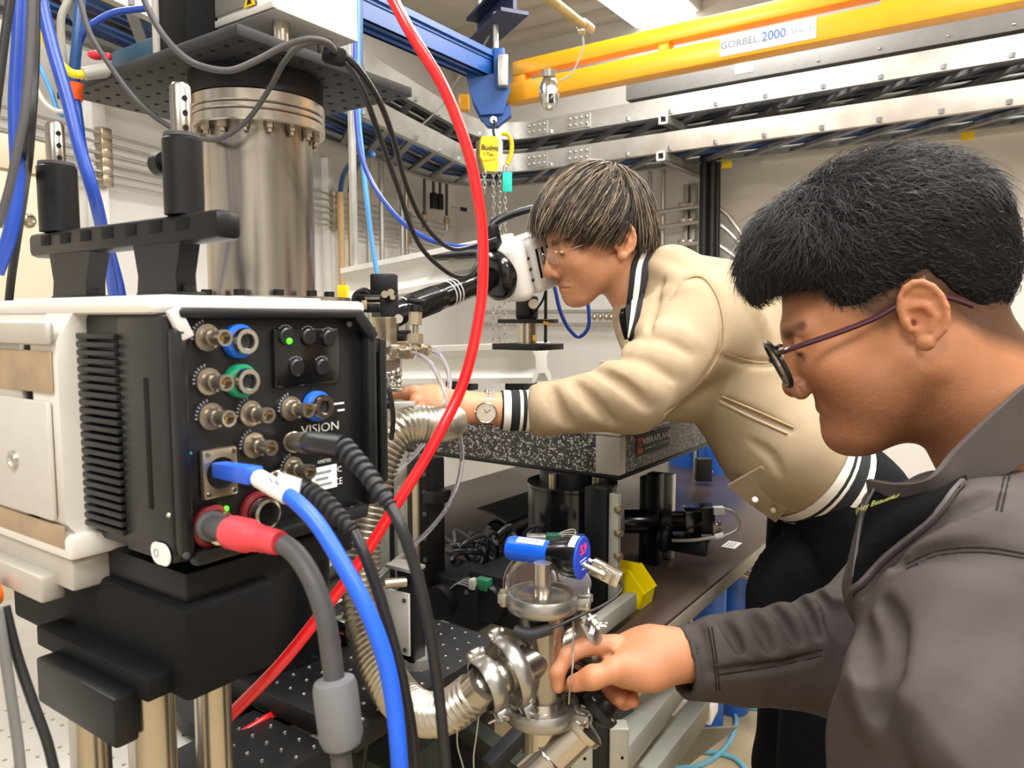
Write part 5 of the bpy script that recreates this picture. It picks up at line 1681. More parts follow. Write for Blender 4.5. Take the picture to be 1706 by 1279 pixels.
for k in range(4):
    part(MB().tube([q + Vector((-0.02, 0, 0.005 - 0.004 * k)), P(780 - 6 * k, 963 + 3 * k, 1.18), P(755 - 5 * k, 975 + 6 * k, 1.2), P(735 - 3 * k, 1005, 1.22)], 0.0015, 6, 5), 'wire', 'cable_grey', t)

# posts, stages and rails behind the bellows
c = P(662, 860, 1.12)
t = thing('profile_post', 'pale aluminium profile post right of the bellows', 'post', (c.x, c.y, 1.0))
part(MB().slab((c.x, c.y, 1.0), (-0.011, 0.011), (-0.011, 0.011), (0, zat(735, c.y) - 1.0), R_UV, 0.001), 'profile', 'strut_grey', t)
part(MB().slab((c.x, c.y, 1.0), (-0.004, 0.004), (-0.0125, -0.0105), (0, zat(738, c.y) - 1.0), R_UV), 'groove', 'anodized_black', t)
c = P(700, 870, 1.22)
t = thing('linear_stage', 'black vertical linear stage with a silver guide behind the red hose', 'stage', (c.x, c.y, 0.975))
zt = zat(762, c.y)
part(MB().slab((c.x, c.y, 0), (-0.03, 0.028), (-0.012, 0.03), (0.975, zt), R_UV, 0.003), 'stage_body', 'anodized_black', t)
part(MB().slab((c.x + 0.004, c.y, 0), (-0.006, 0.008), (-0.018, -0.011), (0.99, zt - 0.02), R_UV, 0.001), 'guide_rail', 'nickel', t)
part(MB().slab((c.x, c.y, 0), (0.018, 0.05), (-0.014, 0.02), (zat(832, c.y), zat(812, c.y)), R_UV, 0.002), 'carriage', 'anodized_black', t)
for py in (785, 815, 850, 890, 925):
    q = Vector((c.x, c.y, zat(py, c.y))) - U * 0.021 - V * 0.012
    part(MB().cyl(q, q - V * 0.002, 0.004, seg=8), 'screw', 'rubber_grey', t)
# bracket block with pale plate
q = P(686, 1085, 0.97)
t = thing('mirror_bracket', 'black block bracket with a pale cover plate on the breadboard', 'bracket', (q.x, q.y, 1.0))
zt = zat(948, q.y)
part(MB().lathe((q.x + 0.006, q.y + 0.01, 1.0), Z, [(0, 0), (0.024, 0), (0.024, 0.014), (0, 0.014)], 24), 'foot', 'aluminium', t)
part(MB().slab((q.x, q.y, 0), (-0.013, 0.013), (-0.012, 0.012), (1.012, zt), R_UV, 0.001), 'block', 'anodized_black', t)
part(MB().slab((q.x, q.y, 0), (-0.034, 0.010), (-0.016, -0.0122), (1.022, zt - 0.026), R_UV, 0.001), 'cover_plate', 'box_white', t)
part(MB().slab((q.x, q.y, 0), (-0.032, 0.013), (-0.014, 0.014), (zt, zt + 0.005), R_UV, 0.001), 'top_cap', 'aluminium', t)
part(MB().cyl((q.x - 0.03, q.y - 0.02, zt - 0.012), (q.x - 0.004, q.y - 0.012, zt - 0.012), 0.0065, seg=14), 'adjuster', 'nickel', t)
for dz in (0.03, zt - 1.0 - 0.035):
    p = Vector((q.x, q.y, 1.0 + dz)) + R_UV @ Vector((0.004, -0.0162, 0))
    part(MB().cyl(p, p - V * 0.002, 0.0028, seg=10), 'screw', 'rubber_grey', t)
# aluminium rails seen between the camera and the bellows
for k, (pa, pb_, w, lb) in enumerate((((440, 1005), (592, 925), 0.022, 'upper aluminium rail behind the black camera mount'), ((430, 1040), (585, 958), 0.018, 'lower aluminium rail behind the black camera mount'))):
    a, b = P(*pa, 1.15), P(*pb_, 1.3)
    t = thing('optical_rail', lb, 'rail', a)
    part(MB().bar(a, b, w, 0.02, Z, 0.001), 'profile', 'aluminium', t)
    part(MB().bar(a - Z * 0.011, b - Z * 0.011, w + 0.012, 0.004, Z, 0.001), 'base', 'anodized_black', t)
q = P(505, 1040, 1.06)
t = thing('stepper_motor', 'black stepper motor with blue tape standing on the breadboard', 'motor', (q.x, q.y, 1.0))
part(MB().slab(q, (-0.045, 0.02), (-0.02, 0.02), (-0.035, 0.014), R_UV, 0.003), 'motor_body', 'anodized_black', t)
part(MB().slab(q, (-0.045, 0.02), (-0.021, 0.018), (0.0145, 0.0155), R_UV), 'tape_strip', 'blue_tape', t)
for k in range(6):
    part(MB().slab(q, (-0.038 + 0.008 * k, -0.034 + 0.008 * k), (-0.008, 0.004 - 0.003 * (k % 2)), (0.0154, 0.0158), R_UV), 'pen_mark', 'text_blue', t)
part(MB().slab(q, (-0.075, -0.046), (-0.022, 0.016), (0.010, 0.0145), R_UV), 'label', 'label_white', t)
part(MB().cyl(q + R_UV @ Vector((0.0, -0.045, -0.012)), q + R_UV @ Vector((0.0, -0.018, -0.012)), 0.02, seg=22), 'end_flange', 'aluminium', t)
part(MB().cyl(q + R_UV @ Vector((0.0, -0.062, -0.012)), q + R_UV @ Vector((0.0, -0.044, -0.012)), 0.009, seg=16), 'knob', 'anodized_black', t)
q = P(575, 1040, 1.05)
t = thing('fitting_block', 'small chrome fitting block with a red plug behind the bellows', 'fitting', q - Z * 0.03)
part(MB().box(q, (0.03, 0.025, 0.02), R_UV, 0.002), 'block', 'chrome', t)
part(MB().box(q - Z * 0.02, (0.034, 0.028, 0.022), R_UV, 0.002), 'base', 'anodized_black', t)
part(MB().cyl(q + R_UV @ Vector((0, -0.02, -0.018)), q + R_UV @ Vector((0, -0.012, -0.018)), 0.007, seg=14), 'plug', 'red_rubber', t)
# second red tube lying on the board
cable('red_tube', 'red tube lying on the black breadboard below the red hose', [(384, 1232, 0.86), (420, 1210, 0.88), (450, 1192, 0.90), (488, 1178, 0.93), (515, 1160, 0.955), (545, 1138, 0.965), (578, 1122, 0.97)], 0.0042, 'red_hose', cat='tube')
a, b = P(576, 1123, 0.97), P(604, 1106, 0.99)
t = thing('push_connector', 'ribbed brass connector at the end of the red tube', 'connector', a)
for k in range(5):
    part(MB().cyl(a.lerp(b, k / 5), a.lerp(b, k / 5 + 0.14), 0.0062, seg=14), 'ring', 'brass_nickel', t)
part(MB().cyl(a, b, 0.0048, seg=12), 'core', 'nickel', t)
cable('board_cable', 'black cable running down off the edge of the breadboard', [(622, 1150, 0.95), (618, 1185, 0.95), (612, 1230, 0.94), (600, 1300, 0.93)], 0.003, 'cable_black', 8)

# ------------------------------------------------------------------ floor things
c = onz(1152, 1180, 0.0)
d_ = 2.45
c = P(1150, 1172, d_)
t = thing('power_strip', 'white power strip with black outlets near the table leg', 'power strip', c - Z * 0.03)
Rp = Matrix.Rotation(radians(-28), 3, 'Z')
part(MB().box(c, (0.16, 0.10, 0.06), Rp, 0.005), 'case', 'label_white', t)
for i in range(3):
    for j in range(2):
        part(MB().box(c + Rp @ Vector((-0.05 + 0.05 * i, -0.02 + 0.045 * j, 0.0305)), (0.026, 0.024, 0.003), Rp, 0.001), 'outlet', 'black_matte', t)
c = P(1150, 1185, 2.46)
part(MB().box(Vector((c.x, c.y, (c.z) / 2 - 0.02)), (0.03, 0.03, max(0.05, c.z - 0.03)), Rp, 0.002), 'stand', 'strut_grey', t)
fl = lambda px, py: onz(px, py, 0.008)
cable('floor_cable', 'teal network cable looping on the concrete floor, main loop', [fl(1120, 1279), fl(1160, 1276), fl(1190, 1262), fl(1212, 1240), fl(1224, 1215), fl(1226, 1195), fl(1222, 1186), fl(1235, 1180), fl(1262, 1177), fl(1300, 1178)], 0.008, 'cable_teal', 8)
cable('floor_cable', 'teal network cable on the floor crossing the main loop upwards', [fl(1215, 1155), fl(1222, 1165), fl(1240, 1176), fl(1270, 1180), fl(1310, 1176)], 0.008, 'cable_teal', 8)
cable('floor_cable', 'teal network cable on the floor, lowest strand', [fl(1118, 1253), fl(1160, 1252), fl(1195, 1254), fl(1222, 1262), fl(1240, 1279), fl(1246, 1300)], 0.008, 'cable_teal', 8)
# pale pipe on the floor behind the trousers
a, b = onz(1236, 960, 0.3), onz(1300, 975, 0.3)
tag(MB().cyl(P(1235, 955, 2.6), P(1330, 985, 2.5), 0.02, seg=12).build('floor_pipe', 'chrome'), 'short chrome pipe between the blue bottles and the black trousers', 'pipe')
# ------------------------------------------------------------------ vacuum cross, clamps, bellows and gauge
KC = P(903, 1085, 0.80)
KL = P(792, 1150, 0.762)
KR = P(989, 1040, 0.832)
ka = (KR - KL).normalized()
pt = lambda px: KL + ka * ((KR - KL).dot(RIGHT) and ((along(px, KL, ka))))
RT = 0.0225
KX = pt(903)
t = thing('vacuum_cross', 'stainless vacuum cross of tubes with flanged ends beside the right hand', 'pipe fitting', (KX.x, KX.y, KX.z - 0.11))
a, b = pt(856), pt(955)
part(MB().lathe(a, b - a, [(0.014, 0), (0.0225, 0.0), (0.0225, (b - a).length), (0.014, (b - a).length)], 32), 'cross_tube', 'steel_brushed', t)
ztop = zat(996, KX.y)
zlow = zat(1176, KX.y)
part(MB().lathe((KX.x, KX.y, 0), Z, [(0.016, zlow), (0.0235, zlow + 0.001), (0.0235, ztop - 0.002), (0.016, ztop)], 32), 'upright_tube', 'steel_brushed', t)
part(MB().lathe((KX.x, KX.y, zlow), Z, [(0.0235, 0.012), (0.026, 0.005), (0.036, 0.002), (0.036, -0.004), (0, -0.004)], 36), 'lower_flange', 'steel', t)
part(MB().lathe((KX.x, KX.y, ztop), Z, [(0.0235, -0.008), (0.036, -0.005), (0.036, 0.002), (0.03, 0.003), (0.026, 0.003), (0.024, 0.0015), (0, 0.0015)], 36), 'upper_flange', 'steel', t)
a2, b2 = pt(854), pt(960)
part(MB().lathe(a2, -ka, [(0.0225, -0.010), (0.034, -0.005), (0.034, 0.003), (0.02, 0.003)], 36), 'left_flange', 'steel', t)
part(MB().lathe(b2, ka, [(0.0225, -0.010), (0.034, -0.005), (0.034, 0.006), (0, 0.006)], 36), 'right_flange', 'steel', t)


def kf_clamp(label, c, axis, r, lug_dir, w=0.0085):
    """hinged flange clamp: two half rings, hinge, swing bolt with wing nut"""
    axis = Vector(axis).normalized()
    t = thing('flange_clamp', label, 'clamp', c)
    ld = (Vector(lug_dir) - axis * Vector(lug_dir).dot(axis)).normalized()
    sd_ = axis.cross(ld)
    prof = [(r * 0.90, -w), (r * 0.98, -w), (r * 1.04, -w * 0.55), (r * 1.06, 0), (r * 1.04, w * 0.55), (r * 0.98, w), (r * 0.90, w), (r * 0.88, 0)]
    for h in (1, -1):
        m = MB()
        vs, fs = [], []
        n = 18
        for i in range(n + 1):
            th = h * (0.10 + (pi - 0.2) * i / n)
            e = ld * cos(th) + sd_ * sin(th)
            for (rr, z) in prof:
                vs.append(c + e * rr + axis * z)
        k = len(prof)
        for i in range(n):
            for j in range(k):
                f = (i * k + j, i * k + (j + 1) % k, (i + 1) * k + (j + 1) % k, (i + 1) * k + j)
                fs.append(f if h > 0 else f[::-1])
        fs += [list(range(k)), [n * k + j for j in range(k)]]
        m.add(vs, fs)
        # lug at the bolt side
        th = h * 0.16
        e = ld * cos(th) + sd_ * sin(th)
        Rl = Matrix((ld, sd_, axis)).transposed()
        m.box(c + ld * (r * 1.2) + sd_ * (h * r * 0.17), (r * 0.36, r * 0.11, w * 1.4), Rl, 0.001)
        part(m, 'half_ring', 'cast_metal', t)
    Rl = Matrix((ld, sd_, axis)).transposed()
    q = c + ld * (r * 1.3)
    bo = part(MB().cyl(q - sd_ * r * 0.5, q + sd_ * r * 0.55, 0.0023, seg=10), 'swing_bolt', 'nickel', t)
    part(MB().cyl(q + sd_ * r * 0.26, q + sd_ * r * 0.42, 0.0055, seg=6), 'wing_nut_hub', 'cast_metal', t)
    for k in (-1, 1):
        part(MB().bar(q + sd_ * r * 0.34, q + sd_ * r * 0.56 + axis * (0.011 * k), 0.006, 0.0022, ld, 0.0008), 'wing', 'chrome', t)
    part(MB().cyl(c - ld * r * 1.1 - axis * w, c - ld * r * 1.1 + axis * w, 0.005, seg=12), 'hinge_pin', 'nickel', t)
    part(MB().box(c - ld * r * 1.12, (0.012, 0.012, w * 1.3), Rl, 0.002), 'hinge', 'cast_metal', t)
    return t


kf_clamp('chrome flange clamp on the left arm of the vacuum cross, inner one', pt(851), ka, 0.036, Vector((0.35, -0.3, -1)))
kf_clamp('chrome flange clamp on the lower left end next to the bellows', pt(813), ka, 0.028, Vector((0.5, -0.3, -1)))
kf_clamp('chrome flange clamp on the right arm of the vacuum cross', pt(963), ka, 0.036, Vector((0.75, -0.3, 0.9)))
kf_clamp('chrome flange clamp at the foot of the vacuum cross', Vector((KX.x, KX.y, zlow - 0.002)), Z, 0.040, Vector((1, -0.45, 0)))
kf_clamp('chrome flange clamp at the top of the vacuum cross under the gauge', Vector((KX.x, KX.y, ztop - 0.002)), Z, 0.037, Vector((1, -0.15, 0)))
# reducer between the two left clamps and tube to the bellows
a, b = pt(788), pt(851)
Lr = (b - a).length
t = tag(MB().lathe(a, b - a, [(0.0, 0), (0.0165, 0), (0.0165, Lr * 0.44), (0.026, Lr * 0.5), (0.026, Lr * 0.58), (0.0195, Lr * 0.62), (0.0195, Lr * 0.85), (0.034, Lr * 0.93), (0.034, Lr), (0, Lr)], 32).build('reducer_tube', 'steel'),
        'stainless reducer tube between the bellows and the vacuum cross', 'pipe fitting')

# bellows hose: real convolutions
HP = [P(735, 688, 1.36), P(750, 694, 1.22), P(748, 704, 1.10), P(722, 708, 1.03), P(690, 707, 1.0), P(657, 722, 0.975), P(634, 765, 0.96), P(620, 820, 0.95), P(608, 880, 0.94), P(600, 940, 0.93), P(602, 1000, 0.915),
      P(614, 1055, 0.90), P(634, 1110, 0.875), P(664, 1160, 0.84), P(702, 1188, 0.805), P(748, 1184, 0.778), P(792, 1151, 0.762)]
path = resample(spline(HP, 14), 0.00125)
N = len(path)
RB = 0.0238
per = 0.0075


def bell(s):
    L_ = s * (N - 1) * 0.00125
    r = RB * (1.0 if s < 0.8 else 1.0 - 0.16 * (s - 0.8) / 0.2)
    return r * (1.0 + 0.085 * cos(2 * pi * L_ / per))


t = thing('bellows_hose', 'corrugated stainless bellows hose curving from the hand down to the vacuum cross', 'hose', path[N // 2])
part(MB().tube(path, bell, 22, smooth=False), 'bellows', 'bellows_steel', t, 60)
a = path[-1]
dn = (path[-1] - path[-6]).normalized()
part(MB().cyl(a - dn * 0.012, a + dn * 0.014, RB * 0.80, seg=28), 'end_cuff', 'steel', t)

# lower tube and angle valve
t = thing('angle_valve', 'stainless angle valve below the vacuum cross with a black knob in the hand', 'valve', P(905, 1330, 0.80))
za = zlow - 0.006
part(MB().cyl((KX.x, KX.y, za), (KX.x, KX.y, za - 0.14), 0.0215, seg=30), 'valve_tube', 'steel', t)
v0, v1 = P(905, 1270, 0.80), P(974, 1204, 0.80)
vd = (v1 - v0).normalized()
Lv = (v1 - v0).length
part(MB().lathe(v0 - vd * 0.02, vd, [(0, 0), (0.0215, 0.0), (0.0215, Lv + 0.010), (0.026, Lv + 0.012), (0.0265, Lv + 0.014), (0.0265, Lv + 0.019), (0, Lv + 0.026)], 32), 'branch_tube', 'steel', t)
part(MB().ring(v0 + vd * 0.012, vd, 0.0222, 0.0018, 30, 8), 'weld_bead', 'chrome', t)
part(MB().lathe(v1 + vd * 0.006, vd, [(0, 0), (0.022, 0.012), (0.0225, 0.014), (0.0225, 0.020), (0.016, 0.024), (0.013, 0.030), (0, 0.030)], 28), 'bonnet', 'anodized_black', t)
for k in range(4):
    aa = k * pi / 2 + 0.5
    x_, y_, z_ = frame_of(vd)
    q = v1 + vd * 0.022 + (x_ * cos(aa) + y_ * sin(aa)) * 0.018
    part(MB().cyl(q, q + vd * 0.006, 0.0038, seg=10), 'bonnet_bolt', 'nickel', t)
kn0 = P(1000, 1160, 0.825)
part(MB().cyl(v1 + vd * 0.02, kn0, 0.010, seg=14), 'stem', 'anodized_black', t)
part(MB().tube([P(1008, 1158, 0.825), P(990, 1152, 0.83), P(964, 1140, 0.835), P(946, 1122, 0.84)], 0.0175, 14, 4), 'grip_knob', 'black_matte', t)

# vacuum gauge on top
g0, g1, g2 = P(850, 912, 0.845), P(918, 921, 0.822), P(968, 929, 0.806)
ga = (g2 - g0).normalized()
t = thing('vacuum_gauge', 'blue and black vacuum gauge with a red digital readout on the vacuum cross', 'gauge', Vector((KX.x, KX.y, ztop + 0.002)))
L1, L2 = (g1 - g0).length, (g2 - g0).length
part(MB().lathe(g0, ga, [(0, -0.004), (0.008, -0.0035), (0.0125, -0.001), (0.0138, 0.003), (0.0138, L1), (0, L1)], 32), 'blue_sleeve', 'blue_gauge', t)
part(MB().lathe(g0, ga, [(0.0138, L1 - 0.001), (0.0165, L1 + 0.001), (0.0175, L1 + 0.006), (0.0225, L2 * 0.83), (0.0228, L2), (0, L2)], 32), 'black_body', 'black_gloss', t)
fc_ = part(MB().lathe(g0 + ga * L2, ga, [(0.0228, 0), (0.0230, 0.001), (0.0222, 0.0022), (0, 0.0022)], 32), 'display_face', 'gauge_face', t)
gx = (Z - ga * Z.dot(ga)).normalized()
gy = gx.cross(ga)            # reading direction on the face
fo = g0 + ga * (L2 + 0.0023)
text_mesh('readout', '5.9', 'led_red', fo + gx * 0.0095, gy, gx, 0.0105, fc_, bold=True)
for k in range(4):
    part(MB().box(fo - gx * (0.002 + 0.0035 * k) + gy * (0.002 * (k % 2)), (0.018 - 0.003 * k, 0.0008, 0.0006), Matrix((gy, gx, ga)).transposed()), 'printed_line', 'label_grey', fc_) if k != 2 else None
part(MB().ring(fo - ga * 0.001, ga, 0.0226, 0.0006, 32, 6), 'bezel_ring', 'blue_gauge', t)
# labels on the sleeves
up = (Z * 0.92 - V * 0.38)
up = (up - ga * up.dot(ga)).normalized()
sd_ = ga.cross(up)


def curved_label(mb, s0, s1, r, half):
    vs, fs = [], []
    n = 8
    for i in range(n + 1):
        th = -half + 2 * half * i / n
        e = up * cos(th) + sd_ * sin(th)
        for s in (s0, s1):
            for rr in (r, r + 0.0003):
                vs.append(g0 + ga * s + e * rr)
    for i in range(n):
        a = i * 4
        fs += [(a + 1, a + 5, a + 7, a + 3), (a, a + 2, a + 6, a + 4), (a, a + 4, a + 5, a + 1), (a + 2, a + 3, a + 7, a + 6)]
    return mb.add(vs, fs)


wl = part(curved_label(MB(), 0.012, L1 - 0.006, 0.0138, 0.32), 'serial_label', 'label_white', t)
text_mesh('lettering', 'G819AH819', 'text_black', g0 + ga * (0.003 + L1 / 2) + up * 0.0139, ga, -sd_ if (-sd_).dot(Z) > -2 else sd_, 0.0042, wl, thick=0.0005, squeeze=1.0)
part(curved_label(MB(), L2 * 0.90, L2 * 0.99, 0.0229, 0.42), 'type_label', 'label_grey', t)
sg = g0 + ga * (L1 * 0.78)
part(MB().cyl((KX.x, KX.y, ztop + 0.001), (KX.x, KX.y, (g0 + ga * along(897, g0, ga)).z), 0.0095, seg=24), 'stem_tube', 'steel', t)
# silver connector hood and its cable
h0, h1 = P(985, 941, 0.797), P(1034, 966, 0.785)
x_, y_, z_ = frame_of(h1 - h0, Z)
Rc = Matrix((x_, y_, z_)).transposed()
t = thing('cable_connector', 'shiny silver connector hood plugged into the gauge face', 'connector', h1)
part(MB().box((h0 + h1) / 2, (0.013, 0.017, (h1 - h0).length), Rc, 0.002), 'hood', 'chrome', t)
for s_ in (-1, 1):
    part(MB().cyl(h0 + x_ * 0.008 * s_ - z_ * 0.006, h0 + x_ * 0.008 * s_ + z_ * 0.018, 0.0028, seg=10), 'jack_screw', 'nickel', t)
for k in range(3):
    part(MB().box(h0 + (h1 - h0) * (0.3 + 0.24 * k) - y_ * 0.0 - x_ * 0.0068, (0.0012, 0.012, 0.004), Rc, 0.0004), 'grip_rib', 'nickel', t)
part(MB().tube([h1 - z_ * 0.002, P(1037, 978, 0.783), P(1030, 990, 0.78), P(1005, 1008, 0.775), P(965, 1026, 0.77), P(925, 1044, 0.765), P(905, 1050, 0.765)], 0.0016, 8, 6), 'cord', 'cable_black', t)
part(MB().tube([P(918, 1046, 0.765), P(900, 1052, 0.765), P(880, 1056, 0.765), P(858, 1050, 0.77)], 0.0062, 12, 5), 'cord_sleeve', 'rubber', t)
# round blank flange and clear bag behind the gauge
q = P(886, 972, 0.93)
ax = (CAM - q).normalized() + Vector((-0.5, 0, 0.1))
t = thing('blank_flange', 'round steel blank flange standing behind the gauge stem', 'flange', q - Z * 0.035)
part(MB().lathe(q, ax, [(0, -0.008), (0.038, -0.008), (0.038, 0.0), (0.033, 0.002), (0.027, 0.002), (0.026, 0.0), (0, 0.0)], 36), 'disc', 'steel', t)
part(MB().ring(q + ax.normalized() * 0.0, ax, 0.037, 0.0032, 36, 8), 'clamp_band', 'chrome', t)
q = P(948, 972, 0.93)
tag(MB().sphere(q, (0.028, 0.02, 0.024), 18, 12).build('plastic_dome', 'clear_tube'), 'clear plastic cap behind the black gauge body', 'cap')
# thin steel wires
cable('steel_wire', 'thin steel safety wire hanging in front of the right arm of the cross', [(955, 1035, 0.785), (955, 1080, 0.78), (953, 1120, 0.755), (949, 1150, 0.76), (948, 1172, 0.77)], 0.0009, 'wire_silver', 6, cat='wire')
cable('steel_wire', 'thin steel wire hanging below the bellows end', [(763, 1200, 0.76), (762, 1240, 0.76), (772, 1279, 0.76), (776, 1310, 0.76)], 0.0008, 'wire_silver', 6, cat='wire')
cable('steel_wire', 'thin steel wire hanging below the left clamps', [(798, 1190, 0.76), (793, 1230, 0.76), (789, 1262, 0.76), (792, 1310, 0.76)], 0.0008, 'wire_silver', 6, cat='wire')

# ------------------------------------------------------------------ long distance microscope over the speckled table
RZl = onz(660, 700, vz1)


def x95(mb, a, b, s):
    """extruded optical rail with a flared star section"""
    a, b = Vector(a), Vector(b)
    x, y, z = frame_of(b - a, Z)
    h = s / 2
    pr = [(-h, -h), (-h * 0.72, -h), (-h * 0.30, -h * 0.55), (h * 0.30, -h * 0.55), (h * 0.72, -h), (h, -h), (h, -h * 0.72), (h * 0.6, -h * 0.3), (h * 0.6, h * 0.3), (h, h * 0.72), (h, h), (h * 0.72, h),
          (h * 0.3, h * 0.55), (-h * 0.3, h * 0.55), (-h * 0.72, h), (-h, h), (-h, h * 0.72), (-h * 0.6, h * 0.3), (-h * 0.6, -h * 0.3), (-h, -h * 0.72)]
    return mb.prism(pr, a, x, y, b - a)


a, b = P(650, 608, 1.88), P(902, 603, 1.66)
t = thing('rail_extrusion', 'white aluminium rail extrusion lying over the speckled table behind the hand', 'rail', (a + b) / 2 - Z * 0.05)
part(x95(MB(), a, b, 0.088), 'profile', 'white_paint', t)
for px in (770, 868):
    q = P(px, 642, 1.74)
    part(MB().box(q, (0.05, 0.06, 0.022), R_UV, 0.002), 'clamp_foot', 'anodized_black', t)
    part(MB().cyl(q - Z * 0.01, (q.x, q.y, vz1 - 0.001), 0.016, seg=16), 'post', 'nickel', t)
a, b = P(588, 478, 1.66), P(868, 424, 1.50)
t = thing('rail_extrusion', 'silver aluminium rail extrusion tilted above the black lens tube', 'rail', (a + b) / 2 - Z * 0.05)
part(x95(MB(), a, b, 0.078), 'profile', 'white_paint', t)
part(MB().bar(P(722, 430, 1.52), P(800, 424, 1.48), 0.05, 0.008, Z, 0.002), 'top_plate', 'anodized_black', t)
part(MB().cyl(P(748, 432, 1.50), P(756, 428, 1.50), 0.006, seg=10), 'bolt', 'nickel', t)
l0, l1 = P(632, 533, 1.20), P(822, 461, 1.37)
la = (l1 - l0).normalized()
LL = (l1 - l0).length
t = thing('microscope_lens', 'black long distance microscope lens with white rings and a white camera body', 'microscope', (l0 + l1) / 2 - Z * 0.05)
part(MB().lathe(l0, la, [(0, 0), (0.020, 0), (0.022, 0.004), (0.022, LL * 0.16), (0.019, LL * 0.17), (0.019, LL * 0.22), (0.0225, LL * 0.24), (0.0225, LL * 0.50), (0.0205, LL * 0.505), (0.0205, LL * 0.52), (0.0215, LL * 0.525),
                         (0.0215, LL * 0.80), (0.024, LL * 0.81), (0.024, LL * 0.9), (0.020, LL * 0.92), (0.020, LL), (0, LL)], 32), 'lens_barrel', 'black_gloss', t)
for f in (0.575, 0.605, 0.635):
    part(MB().ring(l0 + la * (LL * f), la, 0.0217, 0.0012, 32, 6), 'white_ring', 'label_white', t)
part(MB().ring(l0 + la * (LL * 0.20), la, 0.0222, 0.001, 32, 6), 'white_ring', 'label_white', t)
for k in range(14):
    f = 0.27 + 0.014 * k
    part(MB().ring(l0 + la * (LL * f), la, 0.0226, 0.0008, 24, 4), 'knurl', 'anodized_black', t)
x_, y_, z_ = frame_of(la, Z)
Rl = Matrix((x_, y_, z_)).transposed()
part(MB().lathe(l1, la, [(0.0, -0.012), (0.030, -0.012), (0.044, -0.002), (0.046, 0.002), (0.046, 0.018), (0, 0.018)], 40), 'mount_ring', 'black_gloss', t)
e1 = l1 + la * 0.012
bd = part(MB().box(e1 + la * 0.020, (0.112, 0.112, 0.04), Rl, 0.024, 4), 'camera_front', 'white_paint', t, 50)
part(MB().box(e1 + la * 0.12, (0.106, 0.102, 0.15), Rl, 0.012, 3), 'camera_body', 'box_white', t, 50)
sgn = -1 if x_.dot(FWD) > 0 else 1
nside = x_ * sgn
for k in range(4):
    q = e1 + la * (0.058 + 0.015 * k) + nside * 0.0525 + y_ * 0.004
    part(MB().box(q, (0.002, 0.055, 0.006), Rl, 0.0008), 'vent_slot', 'black_matte', t)
part(MB().box(e1 + la * 0.135 + nside * 0.0527 + y_ * 0.004, (0.001, 0.03, 0.012), Rl), 'label', 'label_white', t)
for k in range(3):
    q = e1 + la * 0.03 + nside * 0.0562 + y_ * (-0.02 + 0.02 * k)
    part(MB().cyl(q - nside * 0.001, q + nside * 0.0006, 0.003, seg=10), 'screw', 'rubber', t)
hp = [e1 + la * 0.0 + y_ * 0.054, e1 + la * 0.004 + y_ * 0.082, e1 + la * 0.02 + y_ * 0.092, e1 + la * 0.12 + y_ * 0.096, e1 + la * 0.15 + y_ * 0.09, e1 + la * 0.156 + y_ * 0.05]
part(MB().tube(hp, 0.0085, 12, 6), 'carry_handle', 'anodized_black', t)
part(MB().box(e1 + la * 0.006 + y_ * 0.068, (0.03, 0.045, 0.022), Rl, 0.006), 'handle_foot', 'anodized_black', t)
# post below the camera body
q = P(878, 545, 1.52)
t = thing('lens_post', 'steel post between two black plates under the white camera body', 'post', (q.x, q.y, zat(578, q.y)))
zt, zb_ = zat(538, q.y), zat(572, q.y)
part(MB().cyl((q.x, q.y, zb_), (q.x, q.y, zt), 0.020, seg=24), 'post', 'steel', t)
part(MB().slab((q.x, q.y, 0), (-0.045, 0.05), (-0.04, 0.04), (zt, zt + 0.008), R_UV, 0.001), 'upper_plate', 'anodized_black', t)
part(MB().slab((q.x, q.y, 0), (-0.055, 0.06), (-0.045, 0.045), (zb_ - 0.012, zb_), R_UV, 0.001), 'lower_plate', 'anodized_black', t)
part(MB().slab((q.x, q.y, 0), (-0.018, 0.018), (-0.018, 0.018), (zt + 0.007, zt + 0.055), R_UV, 0.006), 'yoke', 'anodized_black', t)
p = Vector((q.x, q.y, zt + 0.038)) + Vector((0.012, -0.024, 0))
part(MB().cyl(p, p - Vector((0, 0.008, 0)), 0.010, seg=14), 'lock_screw', 'nickel', t)
part(MB().box(P(908, 538, 1.48), (0.02, 0.008, 0.006), Matrix.Rotation(0.35, 3, 'Y'), 0.001), 'yellow_tab', 'yellow_paint', t)
part(MB().box(P(890, 563, 1.48), (0.006, 0.006, 0.012), R_ID, 0.001), 'yellow_tab', 'yellow_paint', t)
q = P(905, 510, 1.56)
part(MB().cyl((q.x + 0.005, q.y, zb_), (q.x + 0.005, q.y, zt + 0.13), 0.0035, seg=8), 'rod', 'anodized_black', t)
cable('lens_cable', 'thin black cable from the white camera body down to the black yoke', [(910, 480, 1.5), (904, 500, 1.5), (890, 520, 1.5), (878, 532, 1.5)], 0.0025, 'cable_black', 6)

